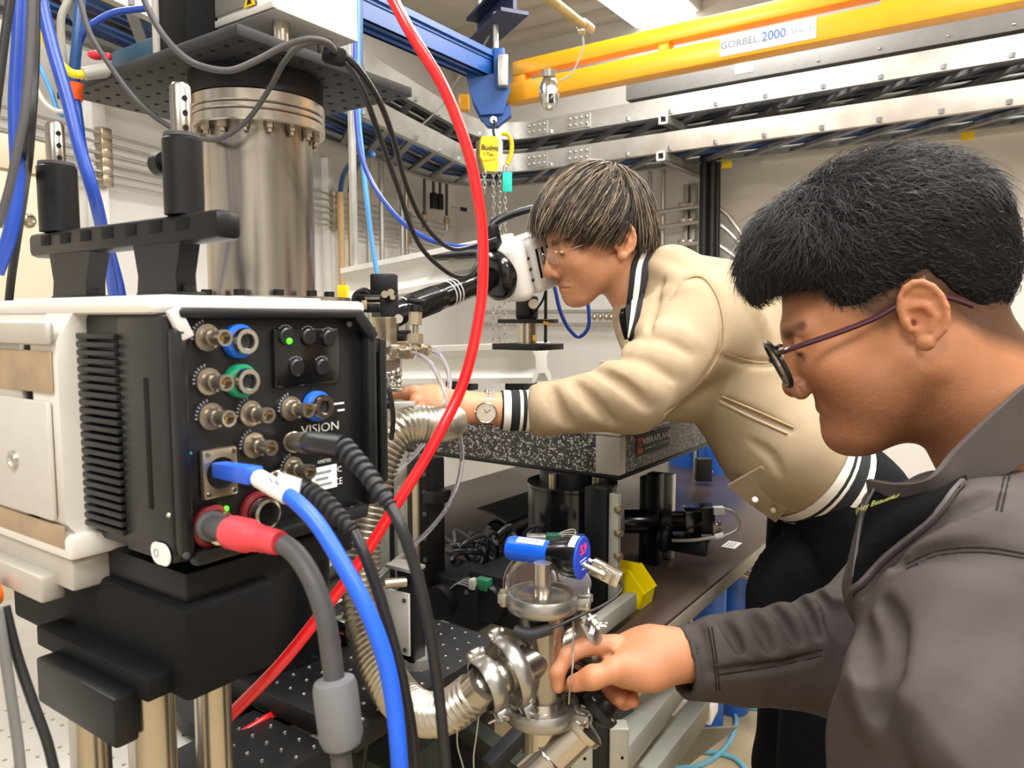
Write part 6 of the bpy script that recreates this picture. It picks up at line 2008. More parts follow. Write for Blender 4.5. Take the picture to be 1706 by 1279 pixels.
# ------------------------------------------------------------------ gas fittings and lens holder at the sample position
fd = 1.10
q = P(660, 560, fd)
t = thing('fitting_manifold', 'nickel compression fittings and valve block in front of the black lens', 'fitting', P(660, 690, fd))
px_ = lambda n: n / F_PX * fd
part(MB().slab(P(640, 560, fd), (-px_(17), px_(17)), (-0.012, 0.012), (-px_(40), px_(32)), R_UV, 0.002), 'valve_block', 'nickel', t)
part(MB().cyl(P(692, 508, fd), P(692, 520, fd), 0.010, seg=16), 'valve_cap', 'anodized_black', t)
part(MB().bar(P(678, 500, fd), P(708, 504, fd), 0.009, 0.009, Z, 0.003), 'tee_handle', 'anodized_black', t)
for (y0, y1, r) in ((520, 541, 0.0098), (541, 556, 0.0045), (556, 572, 0.0115), (572, 578, 0.006), (577, 592, 0.0085)):
    part(MB().cyl(P(692, y0, fd), P(692, y1, fd), r, seg=6 if r > 0.008 else 14), 'hex_nut' if r > 0.008 else 'neck', 'nickel', t)
part(MB().cyl(P(697, 583, fd), P(716, 583, fd - 0.01), 0.0072, seg=6), 'port_nut', 'nickel', t)
part(MB().cyl(P(700, 583, fd), P(712, 583, fd - 0.008), 0.0085, seg=16), 'port_collar', 'nickel', t)
part(MB().box(P(656, 585, fd), (0.021, 0.02, 0.021), R_ID, 0.0025), 'elbow_block', 'nickel', t)
part(MB().cyl(P(666, 585, fd - 0.005), P(688, 588, fd - 0.015), 0.0085, seg=6), 'port_nut', 'nickel', t)
part(MB().cyl(P(670, 586, fd - 0.007), P(680, 587, fd - 0.01), 0.0102, seg=18), 'port_collar', 'nickel', t)
part(MB().prism([(-0.012, 0.012), (0.012, 0.012), (0.012, -0.016), (0.009, -0.022), (-0.012, -0.022)], P(653, 610, fd + 0.006), RIGHT, Z, Vector((0, 0.02, 0))), 'lower_block', 'nickel', t)
for (x, y) in ((634, 572), (645, 573), (634, 596), (644, 595), (632, 584)):
    part(MB().cyl(P(x, y, fd - 0.012), P(x, y, fd - 0.02), 0.0045, seg=10), 'cap_screw', 'chrome', t)
for (x0, x1, y, r) in ((641, 668, 621, 0.0025), (640, 668, 634, 0.003), (645, 668, 641, 0.002)):
    part(MB().cyl(P(x0, y, fd), P(x1, y, fd), r, seg=10), 'tie_rod', 'chrome', t)
for (x, y) in ((663, 619), (653, 631), (664, 637), (655, 622)):
    part(MB().sphere(P(x, y, fd - 0.006), (0.005, 0.005, 0.006), 10, 8), 'clamp_screw', 'chrome', t)
part(MB().slab(P(652, 648, fd), (-0.016, 0.018), (-0.014, 0.014), (-0.003, 0.003), R_ID, 0.001), 'clamp_plate', 'steel', t)
part(MB().slab(P(668, 680, fd), (-0.028, 0.022), (-0.012, 0.004), (-0.011, 0.011), R_ID, 0.0015), 'side_bracket', 'aluminium', t)
part(MB().cyl(P(654, 669, fd - 0.013), P(654, 669, fd - 0.0145), 0.0024, seg=10), 'bracket_hole', 'black_matte', t)
part(MB().slab(P(632, 660, fd), (-0.02, 0.008), (-0.01, 0.02), (-0.06, 0.03), R_ID, 0.002), 'column_block', 'strut_grey', t)
part(MB().cyl(P(642, 672, fd - 0.01), P(650, 672, fd - 0.01), 0.008, seg=14), 'black_plug', 'anodized_black', t)
zz = P(640, 690, fd)
part(MB().slab((zz.x, zz.y, 0), (-0.02, 0.02), (-0.0, 0.03), (1.0, zz.z), R_ID, 0.002), 'support', 'strut_grey', t)
q = P(640, 520, 1.18)
t = thing('lens_holder', 'black lens holder with thumb screws in front of the nickel fittings', 'holder', P(640, 575, 1.16))
part(MB().slab(P(648, 535, 1.16), (-0.012, 0.014), (-0.012, 0.012), (-0.04, 0.040), R_ID, 0.003), 'upright', 'anodized_black', t)
part(MB().slab(P(646, 480, 1.17), (-0.026, 0.014), (-0.01, 0.016), (-0.016, 0.022), R_ID, 0.003), 'top_block', 'anodized_black', t)
part(MB().slab(P(618, 497, 1.17), (-0.024, 0.034), (-0.012, 0.012), (-0.006, 0.006), R_ID, 0.003), 'arm_plate', 'anodized_black', t)
part(MB().cyl(P(608, 497, 1.153), P(646, 497, 1.153), 0.0022, seg=8), 'rod', 'chrome', t)
part(MB().tube([P(592, 512, 1.18), P(594, 494, 1.18), P(606, 486, 1.18), P(620, 490, 1.18), P(630, 478, 1.18)], 0.007, 10, 6), 'curved_arm', 'anodized_black', t)
part(MB().box(P(607, 508, 1.15), (0.008, 0.006, 0.014), R_ID, 0.001), 'copper_tab', 'copper_grey', t)
part(MB().slab(P(600, 512, 1.17), (-0.012, 0.03), (-0.01, 0.01), (-0.008, 0.006), R_ID, 0.002), 'lower_plate', 'anodized_black', t)
for (x, y, r) in ((641, 490, 0.0055), (651, 487, 0.0055), (654, 495, 0.004)):
    part(MB().cyl(P(x, y, 1.145), P(x, y, 1.13), r, seg=14), 'thumb_screw', 'nickel', t)
part(MB().cyl(P(663, 530, 1.14), P(664, 531, 1.125), 0.0068, seg=16), 'lock_knob', 'chrome', t)
part(MB().slab(P(662, 553, 1.15), (-0.022, 0.02), (-0.012, 0.012), (-0.004, 0.003), R_ID, 0.001), 'stage_plate', 'anodized_black', t)
part(MB().slab(P(664, 562, 1.15), (-0.012, 0.012), (-0.012, 0.012), (-0.007, 0.006), R_ID, 0.002), 'stage_block', 'anodized_black', t)
part(MB().slab(P(664, 570, 1.15), (-0.018, 0.016), (-0.012, 0.012), (-0.003, 0.002), R_ID, 0.001), 'stage_plate', 'copper_grey', t)
# clear hoses
CH = 'clear plastic tubes from the nickel fittings'
cable('clear_hose', 'clear plastic tube from the lower nickel port, passing over the hand', [(687, 588, fd - 0.015), (705, 594, 1.08), (722, 612, 1.06), (736, 640, 1.05), (746, 668, 1.04), (754, 690, 1.05), (764, 716, 1.12), (770, 760, 1.16), (764, 800, 1.16), (745, 845, 1.14), (712, 886, 1.12), (672, 922, 1.09), (640, 950, 1.06), (600, 985, 1.04)], 0.0036, 'clear_tube', 10, cat='tube')
cable('clear_hose', 'clear plastic tube from the upper nickel port, passing behind the bellows', [(715, 583, fd - 0.01), (730, 588, 1.085), (742, 606, 1.08), (749, 632, 1.075), (746, 658, 1.07), (738, 682, 1.09), (722, 715, 1.12), (700, 745, 1.12), (678, 770, 1.1), (655, 792, 1.08)], 0.0036, 'clear_tube', 10, cat='tube')
# pale stand behind the steel column base
tag(MB().box(P(572, 492, 1.5), (0.02, 0.02, 0.04), R_ID, 0.002).build('pipe_stub', 'cable_yellow'), 'small pale yellow stub between the column base and the tilted rail', 'stub')
# ------------------------------------------------------------------ people: signed distance bodies meshed with surface nets
mat('skin_light', 'd0956f', 0.5, var=0.05, scale=40, bump=0.0004, bscale=500, attr='col', sss=0.08)
mat('skin_tan', 'b37a56', 0.48, var=0.06, scale=40, bump=0.0004, bscale=500, attr='col', sss=0.08)
mat('hair_brown', 'ffffff', 0.42, var=0.0, attr='col')
mat('hair_cap', 'ffffff', 0.9, var=0.0, attr='col', spec=0.05)
mat('hair_black', 'ffffff', 0.45, var=0.0, attr='col')
mat('jacket_beige', 'a9967a', 0.75, var=0.05, scale=25, bump=0.0004, bscale=900, attr='col', spec=0.2)
mat('jacket_grey', '413a38', 0.7, var=0.07, scale=25, bump=0.0003, bscale=1200, attr='col', spec=0.25)
mat('beige_trim', 'a9967a', 0.75, var=0.05, bump=0.0004, bscale=900)
mat('grey_trim', '413a39', 0.55, var=0.07)
mat('trousers_black', '0f1013', 0.85, var=0.2, scale=20, bump=0.0004, bscale=700, spec=0.12)
mat('rib_white', 'e6e1d6', 0.8, var=0.03, bump=0.0004, bscale=900)
mat('rib_black', '17181b', 0.8, var=0.2, bump=0.0004, bscale=900)
mat('lining_black', '09090a', 0.85, var=0.2, spec=0.08)
mat('seam_thread', '231f1e', 0.8, spec=0.1)
mat('seam_beige', 'a98f68', 0.8)
mat('frame_black', '0a0a0c', 0.35)
mat('frame_red', '3a1220', 0.3, coat=0.4)
mat('frame_gold', 'c9a888', 0.25, 0.9)
mat('eye_white', 'e8e4de', 0.2)
mat('iris_dark', '1c120c', 0.15)
mat('watch_face', 'd9d2c4', 0.2, 0.3)
mat('shoe_dark', '1c1c1e', 0.5)
f32 = np.float32


def A3(v):
    return np.array(tuple(v), dtype=f32)


def rc(p, a, b, ra, rb=None):
    """capsule whose radius runs from ra to rb"""
    rb = ra if rb is None else rb
    a, b = A3(a), A3(b)
    ba = b - a
    pa = p - a
    h = np.clip(pa @ ba / max(float(ba @ ba), 1e-9), 0, 1)
    q = pa - h[:, None] * ba
    return np.sqrt((q * q).sum(1)) - (ra + (rb - ra) * h)


def flat_rc(p, a, b, ra, rb, side, k):
    """as rc, stretched by k along the direction side"""
    a, b, s = A3(a), A3(b), A3(side)
    ba = b - a
    pa = p - a
    h = np.clip(pa @ ba / float(ba @ ba), 0, 1)
    q = pa - h[:, None] * ba
    qs = q @ s
    n2 = (q * q).sum(1) - qs * qs + (qs / k) ** 2
    return np.sqrt(np.maximum(n2, 0)) - (ra + (rb - ra) * h)


def ell(p, c, r, R=None):
    q = p - A3(c)
    if R is not None:
        q = q @ R
    r = np.array(r, dtype=f32)
    k0 = np.sqrt(((q / r) ** 2).sum(1)) + 1e-9
    k1 = np.sqrt(((q / (r * r)) ** 2).sum(1)) + 1e-9
    return k0 * (k0 - 1) / k1


def ball(p, c, r):
    q = p - A3(c)
    return np.sqrt((q * q).sum(1)) - r


def smin(a, b, k):
    h = np.clip(0.5 + 0.5 * (b - a) / k, 0, 1)
    return b + (a - b) * h - k * h * (1 - h)


def smax(a, b, k):
    return -smin(-a, -b, k)


def chain_rc(p, pts, radii, k=0.004):
    d = None
    for i in range(len(pts) - 1):
        e = rc(p, pts[i], pts[i + 1], radii[i], radii[i + 1])
        d = e if d is None else smin(d, e, k)
    return d


def fast_mesh(name, verts, quads, material, parent, col=None, smooth=True, tris=False):
    Mi = np.array(WORLD[parent.name].inverted()) if parent is not None else np.eye(4)
    v = verts @ Mi[:3, :3].T + Mi[:3, 3]
    me = bpy.data.meshes.new(name)
    nv, nq, k = len(v), len(quads), quads.shape[1]
    me.vertices.add(nv)
    me.vertices.foreach_set('co', v.astype(f32).ravel())
    me.loops.add(nq * k)
    me.loops.foreach_set('vertex_index', quads.astype(np.int32).ravel())
    me.polygons.add(nq)
    me.polygons.foreach_set('loop_start', np.arange(0, nq * k, k, dtype=np.int32))
    me.update(calc_edges=True)
    if smooth:
        me.shade_smooth()
    if col is not None:
        a = me.color_attributes.new('col', 'FLOAT_COLOR', 'POINT')
        c = np.ones((nv, 4), dtype=f32)
        c[:, :3] = col
        a.data.foreach_set('color', c.ravel())
    me.materials.append(M[material])
    o = bpy.data.objects.new(name, me)
    COL.objects.link(o)
    if parent is not None:
        o.parent = parent
        WORLD[o.name] = WORLD[parent.name]
    else:
        WORLD[o.name] = Matrix.Identity(4)
    return o


def nets(fn, lo, hi, h):
    """naive surface nets of fn(p) = 0 inside the box lo..hi with cell h, evaluated only near the surface"""
    lo, hi = np.array(lo, dtype=f32), np.array(hi, dtype=f32)
    B = 8
    nb = np.maximum(1, np.ceil((hi - lo) / (h * B)).astype(int))
    n = nb * B + 1
    idx = np.stack(np.meshgrid(*[np.arange(k) for k in nb], indexing='ij'), -1).reshape(-1, 3)
    cen = lo + (idx * B + B / 2) * h
    dc = fn(cen.astype(f32))
    act = np.abs(dc) < B * h * 0.87 * 1.5 + 0.004
    Fg = np.empty(n, dtype=f32)
    sgn = np.where(dc < 0, -1.0, 1.0).astype(f32).reshape(nb)
    Fg[:-1, :-1, :-1] = np.repeat(np.repeat(np.repeat(sgn, B, 0), B, 1), B, 2)
    Fg[-1], Fg[:, -1], Fg[:, :, -1] = Fg[-2], Fg[:, -2], Fg[:, :, -2]
    ai = idx[act]
    loc = np.stack(np.meshgrid(*[np.arange(B + 1)] * 3, indexing='ij'), -1).reshape(-1, 3)
    step = 350
    for s in range(0, len(ai), step):
        g = (ai[s:s + step, None, :] * B + loc[None]).reshape(-1, 3)
        Fg[g[:, 0], g[:, 1], g[:, 2]] = fn((lo + g * h).astype(f32))
    ins = Fg < 0
    c = [ins[i:n[0] - 1 + i, j:n[1] - 1 + j, k:n[2] - 1 + k] for i in (0, 1) for j in (0, 1) for k in (0, 1)]
    cnt = sum(x.astype(np.int8) for x in c)
    mixed = (cnt > 0) & (cnt < 8)
    cells = np.argwhere(mixed)
    vid = -np.ones(mixed.shape, dtype=np.int64)
    vid[mixed] = np.arange(len(cells))
    off = np.array([(i, j, k) for i in (0, 1) for j in (0, 1) for k in (0, 1)])
    cv = np.stack([Fg[cells[:, 0] + o[0], cells[:, 1] + o[1], cells[:, 2] + o[2]] for o in off], 1)
    acc = np.zeros((len(cells), 3))
    num = np.zeros(len(cells))
    for a in range(8):
        for b in range(a + 1, 8):
            if np.abs(off[a] - off[b]).sum() != 1:
                continue
            m_ = (cv[:, a] < 0) != (cv[:, b] < 0)
            t = np.where(m_, cv[:, a] / np.where(m_, cv[:, a] - cv[:, b], 1), 0)
            acc += np.where(m_[:, None], off[a] + t[:, None] * (off[b] - off[a]), 0)
            num += m_
    verts = lo + (cells + acc / num[:, None]) * h
    quads = []
    for ax in range(3):
        sl0, sl1 = [slice(None)] * 3, [slice(None)] * 3
        sl0[ax], sl1[ax] = slice(0, -1), slice(1, None)
        A_, B_ = ins[tuple(sl0)], ins[tuple(sl1)]
        e = np.argwhere(A_ != B_)
        u, w = (ax + 1) % 3, (ax + 2) % 3
        ok = (e[:, u] > 0) & (e[:, w] > 0) & (e[:, u] < n[u] - 1) & (e[:, w] < n[w] - 1)
        e = e[ok]
        du, dw = np.zeros(3, int), np.zeros(3, int)
        du[u], dw[w] = 1, 1
        q = [vid[tuple((e - x).T)] for x in (du + dw, dw, 0 * du, du)]
        q = np.stack(q, 1)
        flip = ~A_[tuple(e.T)]
        q[flip] = q[flip][:, ::-1]
        quads.append(q)
    quads = np.concatenate(quads)
    return verts, quads[(quads >= 0).all(1)]


def grad(fn, p, e=0.0008):
    p = p.astype(f32)
    g = np.stack([fn(p + f32(e) * np.eye(3, dtype=f32)[i]) - fn(p - f32(e) * np.eye(3, dtype=f32)[i]) for i in range(3)], 1)
    return g / (np.linalg.norm(g, axis=1, keepdims=True) + 1e-9)


def trace(fn, pxs, d0=0.3):
    """where rays through pixels first meet the surface fn = 0 (so seams can be sewn onto real cloth)"""
    r = np.array([tuple(ray(*q)) for q in pxs], dtype=f32)
    rl = np.linalg.norm(r, axis=1, keepdims=True)
    r = r / rl
    t = np.full(len(r), d0, dtype=f32)
    for _ in range(70):
        t += np.clip(fn(A3(CAM) + r * t[:, None]), -0.05, 0.05) * 0.7
    return A3(CAM) + r * t[:, None]


def dense(pts, k=6):
    pp = spline([Vector((x, y, 0)) for x, y in pts], k)
    return [(q.x, q.y) for q in pp]


def creases(fn, ridges, grooves, rk=0.016, gk=0.01):
    """adds folds: ridges and grooves given as pixel lines laid on the surface"""
    rg, gg = [], []
    for pts, r, hgt in ridges:
        s = trace(fn, dense(pts, 3))
        s = s - grad(fn, s) * (r - hgt)
        rg.append((s, r))
    for pts, r, dep in grooves:
        s = trace(fn, dense(pts, 3))
        s = s + grad(fn, s) * (r - dep)
        gg.append((s, r))

    def out(p):
        d = fn(p)
        for s, r in rg:
            d = smin(d, chain_rc(p, s, [r * (0.35 + 0.65 * sin(pi * (i + 0.6) / (len(s) + 0.2))) for i in range(len(s))], 0.004), rk)
        for s, r in gg:
            d = smax(d, -chain_rc(p, s, [r * (0.35 + 0.65 * sin(pi * (i + 0.6) / (len(s) + 0.2))) for i in range(len(s))], 0.002), gk)
        return d
    return out


def seam(fn, pts, parent, name='seam', material='seam_thread', r=0.0012, lift=0.0):
    s = trace(fn, dense(pts, 6))
    s = s + grad(fn, s) * lift
    return part(MB().tube([Vector(q) for q in s], r, 6, smooth=False), name, material, parent)


def patch(fn, A, B, cols, lift, th, d0=0.3):
    """cloth piece laid on the surface fn between two pixel edge lines"""
    a, b = dense(A, 5), dense(B, 5)
    n = min(len(a), len(b))
    px = [(a[i][0] + (b[i][0] - a[i][0]) * k / cols, a[i][1] + (b[i][1] - a[i][1]) * k / cols) for i in range(n) for k in range(cols + 1)]
    s = trace(fn, px, d0 - 0.12)
    g_ = grad(fn, s, 0.002)
    top, bot = s + g_ * lift, s + g_ * (lift - th)
    w, N = cols + 1, n * (cols + 1)
    fs = []
    for i in range(n - 1):
        for k in range(cols):
            o = i * w + k
            fs += [(o, o + 1, o + w + 1, o + w), (N + o, N + o + w, N + o + w + 1, N + o + 1)]
        for o, r_ in ((i * w, 0), (i * w + cols, 1)):
            f = (o, o + w, N + o + w, N + o)
            fs.append(f[::-1] if r_ else f)
    for o, r_ in [(k, 1) for k in range(cols)] + [((n - 1) * w + k, 0) for k in range(cols)]:
        f = (o, o + 1, N + o + 1, N + o)
        fs.append(f[::-1] if r_ else f)
    return MB().add([Vector(q) for q in np.concatenate([top, bot])], fs)


def ribbon(A, B, th, cols=1):
    """solid strip between two edge lines of places"""
    a, b = spline(A, 6), spline(B, 6)
    n = min(len(a), len(b))
    mb = MB()
    vs, fs = [], []
    for i in range(n):
        t = (a[min(i + 1, n - 1)] - a[max(i - 1, 0)])
        nn = t.cross(b[i] - a[i])
        nn = nn.normalized() if nn.length > 1e-9 else Vector((0, -1, 0))
        for k in range(cols + 1):
            q = a[i].lerp(b[i], k / cols)
            vs += [q + nn * th / 2, q - nn * th / 2]
    w = 2 * (cols + 1)
    for i in range(n - 1):
        for k in range(cols):
            o, e = i * w + 2 * k, (i + 1) * w + 2 * k
            fs += [(o, o + 2, e + 2, e), (o + 1, e + 1, e + 3, o + 3)]
        o, e = i * w, (i + 1) * w
        fs += [(o, e, e + 1, o + 1), (o + w - 2, o + w - 1, e + w - 1, e + w - 2)]
    for i, fl_ in ((0, 0), (n - 1, 1)):
        for k in range(cols):
            o = i * w + 2 * k
            f = (o, o + 1, o + 3, o + 2)
            fs.append(f[::-1] if fl_ else f)
    return mb.add(vs, fs)


def strands(paths, radius, taper=0.35, col=None):
    """hair: (N, K, 3) paths -> three sided tubes"""
    N, K, _ = paths.shape
    T = np.gradient(paths, axis=1)
    T /= np.linalg.norm(T, axis=2, keepdims=True) + 1e-9
    ref = np.random.RandomState(1).normal(size=(N, 1, 3))
    x = np.cross(T, ref)
    x /= np.linalg.norm(x, axis=2, keepdims=True) + 1e-9
    y = np.cross(T, x)
    rr = radius * (1 - (1 - taper) * np.linspace(0, 1, K) ** 2)
    vs = np.stack([paths + rr[None, :, None] * (x * cos(a) + y * sin(a)) for a in (0, 2 * pi / 3, 4 * pi / 3)], 2)
    vs = vs.reshape(-1, 3)
    base = (np.arange(N)[:, None] * K + np.arange(K - 1)[None]) * 3
    q = np.concatenate([np.stack([base + s, base + (s + 1) % 3, base + 3 + (s + 1) % 3, base + 3 + s], -1).reshape(-1, 4) for s in range(3)])
    c = None
    if col is not None:
        c = np.repeat(col.reshape(N, 1, 3), K * 3, 1).reshape(-1, 3)
    return vs, q, c


# ---- a head in its own axes: x forward, y left, z up, origin between the ears
def head_sdf(q, nose=1.0, jaw=1.0, ear_y=0.0, back=0.0, es=1.0, full=0.0, mz=0.0):
    s = q.copy()
    s[:, 1] = np.abs(s[:, 1])
    d = ell(q, (-0.016 + back / 2, 0, 0.045), (0.098 - back / 2, 0.075, 0.084))
    d = smin(d, ell(q, (0.036, 0, -0.005), (0.064, 0.062, 0.088)), 0.03)
    d = smin(d, rc(q, (0.02, 0, -0.045), (0.058, 0, -0.078), 0.046, 0.030), 0.02)
    if full:
        d = smin(d, rc(q, (-0.005, 0, -0.078), (0.052, 0, -0.090), 0.044, 0.028), 0.02)
    d = smin(d, rc(s, (0.0, 0.050, -0.042), (0.062, 0.020, -0.092), 0.021, 0.017), 0.025)
    d = smin(d, ball(q, (0.078 * jaw, 0, -0.094), 0.0175), 0.022)
    d = smin(d, rc(s, (0.090, 0.006, 0.021), (0.078, 0.042, 0.018), 0.010, 0.009), 0.014)
    d = smin(d, ball(s, (0.066, 0.040, -0.022), 0.023), 0.02)
    d = smin(d, ball(s, (0.050, 0.027, -0.050), 0.030), 0.02)
    d = smax(d, -ball(s, (0.108, 0.031, 0.001), 0.0165), 0.012)
    d = smin(d, ell(q, (0.076 - mz, 0, -0.064), (0.026, 0.034, 0.028)), 0.012)
    d = smin(d, rc(q, (0.094, 0, 0.012), (0.1135 * nose, 0, -0.030), 0.0075, 0.0105), 0.010)
    d = smin(d, ball(q, (0.1155 * nose, 0, -0.0345), 0.0112), 0.006)
    d = smin(d, ball(s, (0.103, 0.0125, -0.0395), 0.0088), 0.006)
    d = smax(d, -rc(s, (0.113 * nose, 0.0065, -0.049), (0.106, 0.008, -0.040), 0.0036), 0.003)
    d = smax(d, -rc(s, (0.1005, 0.019, -0.036), (0.090, 0.027, -0.060), 0.0018), 0.005)
    sm = s + np.array([mz, 0, 0], dtype=f32)
    d = smin(d, rc(sm, (0.0985, 0.003, -0.0625), (0.088, 0.023, -0.0665), 0.0062, 0.0035), 0.005)
    d = smin(d, rc(sm, (0.0955, 0.0, -0.0755), (0.087, 0.021, -0.0715), 0.0068, 0.0035), 0.005)
    d = smax(d, -rc(sm, (0.1065, 0.0, -0.0688), (0.0915, 0.026, -0.0692), 0.0016), 0.003)
    # closed lids over the eyes
    d = smin(d, ball(s, (0.0835, 0.031, 0.0015), 0.0135), 0.003)
    d = smax(d, -rc(s, (0.0985, 0.022, -0.0035), (0.0935, 0.041, -0.0040), 0.0014), 0.002)
    # ears
    sx = s[:, 0]
    e = s.copy()
    e[:, 1] = s[:, 1] - (0.0745 + ear_y) + (sx - 0.008) * 0.42
    e = e / f32(es)
    w = ell(e, (-0.012, 0, 0.002), (0.0195, 0.0048, 0.0315))
    hel = []
    for t in np.linspace(-0.55, 4.5, 13):
        hel.append((-0.012 + 0.0185 * cos(t) * (1 if t < 1.6 else 0.98), 0.0035, 0.004 + 0.029 * sin(t)))
    w = smin(w, chain_rc(e, hel, [0.0036] * 13, 0.001), 0.003)
    w = smin(w, ball(e, (-0.005, 0.001, -0.0285), 0.0082), 0.006)
    w = smax(w, -ell(e, (-0.0075, 0.0068, -0.002), (0.0095, 0.0075, 0.0125)), 0.003)
    w = smax(w, -rc(e, (-0.004, 0.0065, 0.0215), (-0.021, 0.0065, 0.012), 0.0042), 0.003)
    w = smin(w, chain_rc(e, [(-0.001, 0.002, 0.011), (-0.014, 0.003, 0.008), (-0.0205, 0.003, -0.006), (-0.012, 0.003, -0.017)], [0.003] * 4, 0.001), 0.003)
    w = smin(w, ball(e, (0.0035, 0.001, -0.004), 0.0048), 0.004)
    w = smax(w, -rc(e, (-0.0035, 0.006, -0.005), (0.001, -0.004, -0.006), 0.0032), 0.002)
    return smin(d, w * es, 0.005)


def head_frame(ear_near, yaw, pitch, roll, scale):
    f = Vector((-cos(yaw), sin(yaw), 0))
    l = Z.cross(f).normalized()
    R = Matrix((f, l, Z)).transposed()
    Rp = Matrix.Rotation(pitch, 3, 'Y')        # nose down
    Rr = Matrix.Rotation(roll, 3, 'X')
    R = R @ Rp @ Rr
    H = Vector(ear_near) - R @ Vector((0, 0.078 * scale, 0))
    return H, R, scale


def to_local(p, fr):
    H, R, s = fr
    return ((p - A3(H)) @ np.array(R, dtype=f32)) / f32(s)


def to_world(q, fr):
    H, R, s = fr
    return A3(H) + (np.asarray(q, dtype=f32) * f32(s)) @ np.array(R, dtype=f32).T


def LW(fr, x, y, z):
    return Vector(to_world(np.array([[x, y, z]]), fr)[0])


def face_colour(v, fr, lips, stubble, blush=0.12, mz=0.0):
    """pigment of the skin: lips, brows, stubble, warm cheeks and ears"""
    q = to_local(v.astype(f32), fr)
    s = q.copy()
    s[:, 1] = np.abs(s[:, 1])
    c = np.ones((len(v), 3), dtype=f32)

    def blend(mask, colr):
        m_ = np.clip(mask, 0, 1)[:, None]
        c[:] = c * (1 - m_) + np.array(colr, dtype=f32) * c * m_

    blend(np.exp(-((s - np.array([0.07, 0.045, -0.03])) ** 2).sum(1) / 0.022 ** 2) * blush * 3, (1.02, 0.86, 0.82))
    blend(np.exp(-((s - np.array([-0.01, 0.08, 0.0])) ** 2).sum(1) / 0.025 ** 2) * blush * 4, (1.03, 0.82, 0.78))
    blend(np.exp(-((q - np.array([0.115, 0, -0.036])) ** 2).sum(1) / 0.014 ** 2) * blush * 4, (1.02, 0.84, 0.8))
    sl = s + np.array([mz, 0, 0], dtype=f32)
    lipd = np.minimum(rc(sl, (0.0985, 0.003, -0.0625), (0.088, 0.023, -0.0665), 0.006, 0.003), rc(sl, (0.0955, 0, -0.0755), (0.087, 0.021, -0.0715), 0.0065, 0.003))
    blend(np.where(lipd < 0.0012, 1.0, np.clip(1 - (lipd - 0.0012) / 0.002, 0, 1)) * 0.85, lips)
    brow = rc(s, (0.096, 0.014, 0.020), (0.082, 0.047, 0.022), 0.0058, 0.0038)
    blend(np.clip(1 - brow / 0.003, 0, 1) * 0.85, (0.16, 0.13, 0.12))
    lash = rc(s, (0.0985, 0.020, -0.0030), (0.0925, 0.043, -0.0038), 0.0016)
    blend(np.clip(1 - lash / 0.0016, 0, 1) * 0.9, (0.12, 0.1, 0.1))
    st = np.clip((-0.030 - q[:, 2] + 0.25 * (q[:, 0] - 0.02) * (q[:, 0] > 0.02) - 0.2 * np.maximum(0, 0.02 - q[:, 0])) / 0.03, 0, 1) * np.clip((q[:, 2] + 0.125) / 0.02, 0, 1) * np.clip((q[:, 0] + 0.045) / 0.05, 0, 1)
    ns = 0.75 + 0.25 * np.sin(q[:, 0] * 1900 + 3 * np.sin(q[:, 2] * 1700)) * np.sin(q[:, 2] * 2100 + q[:, 1] * 1500)
    blend(st * stubble * ns, (0.5, 0.46, 0.45))
    mst = np.exp(-(((q[:, 0] - 0.1) / 0.012) ** 2 + ((q[:, 2] + 0.055) / 0.006) ** 2 + (q[:, 1] / 0.022) ** 2))
    blend(mst * stubble * 1.2, (0.42, 0.38, 0.37))
    return c


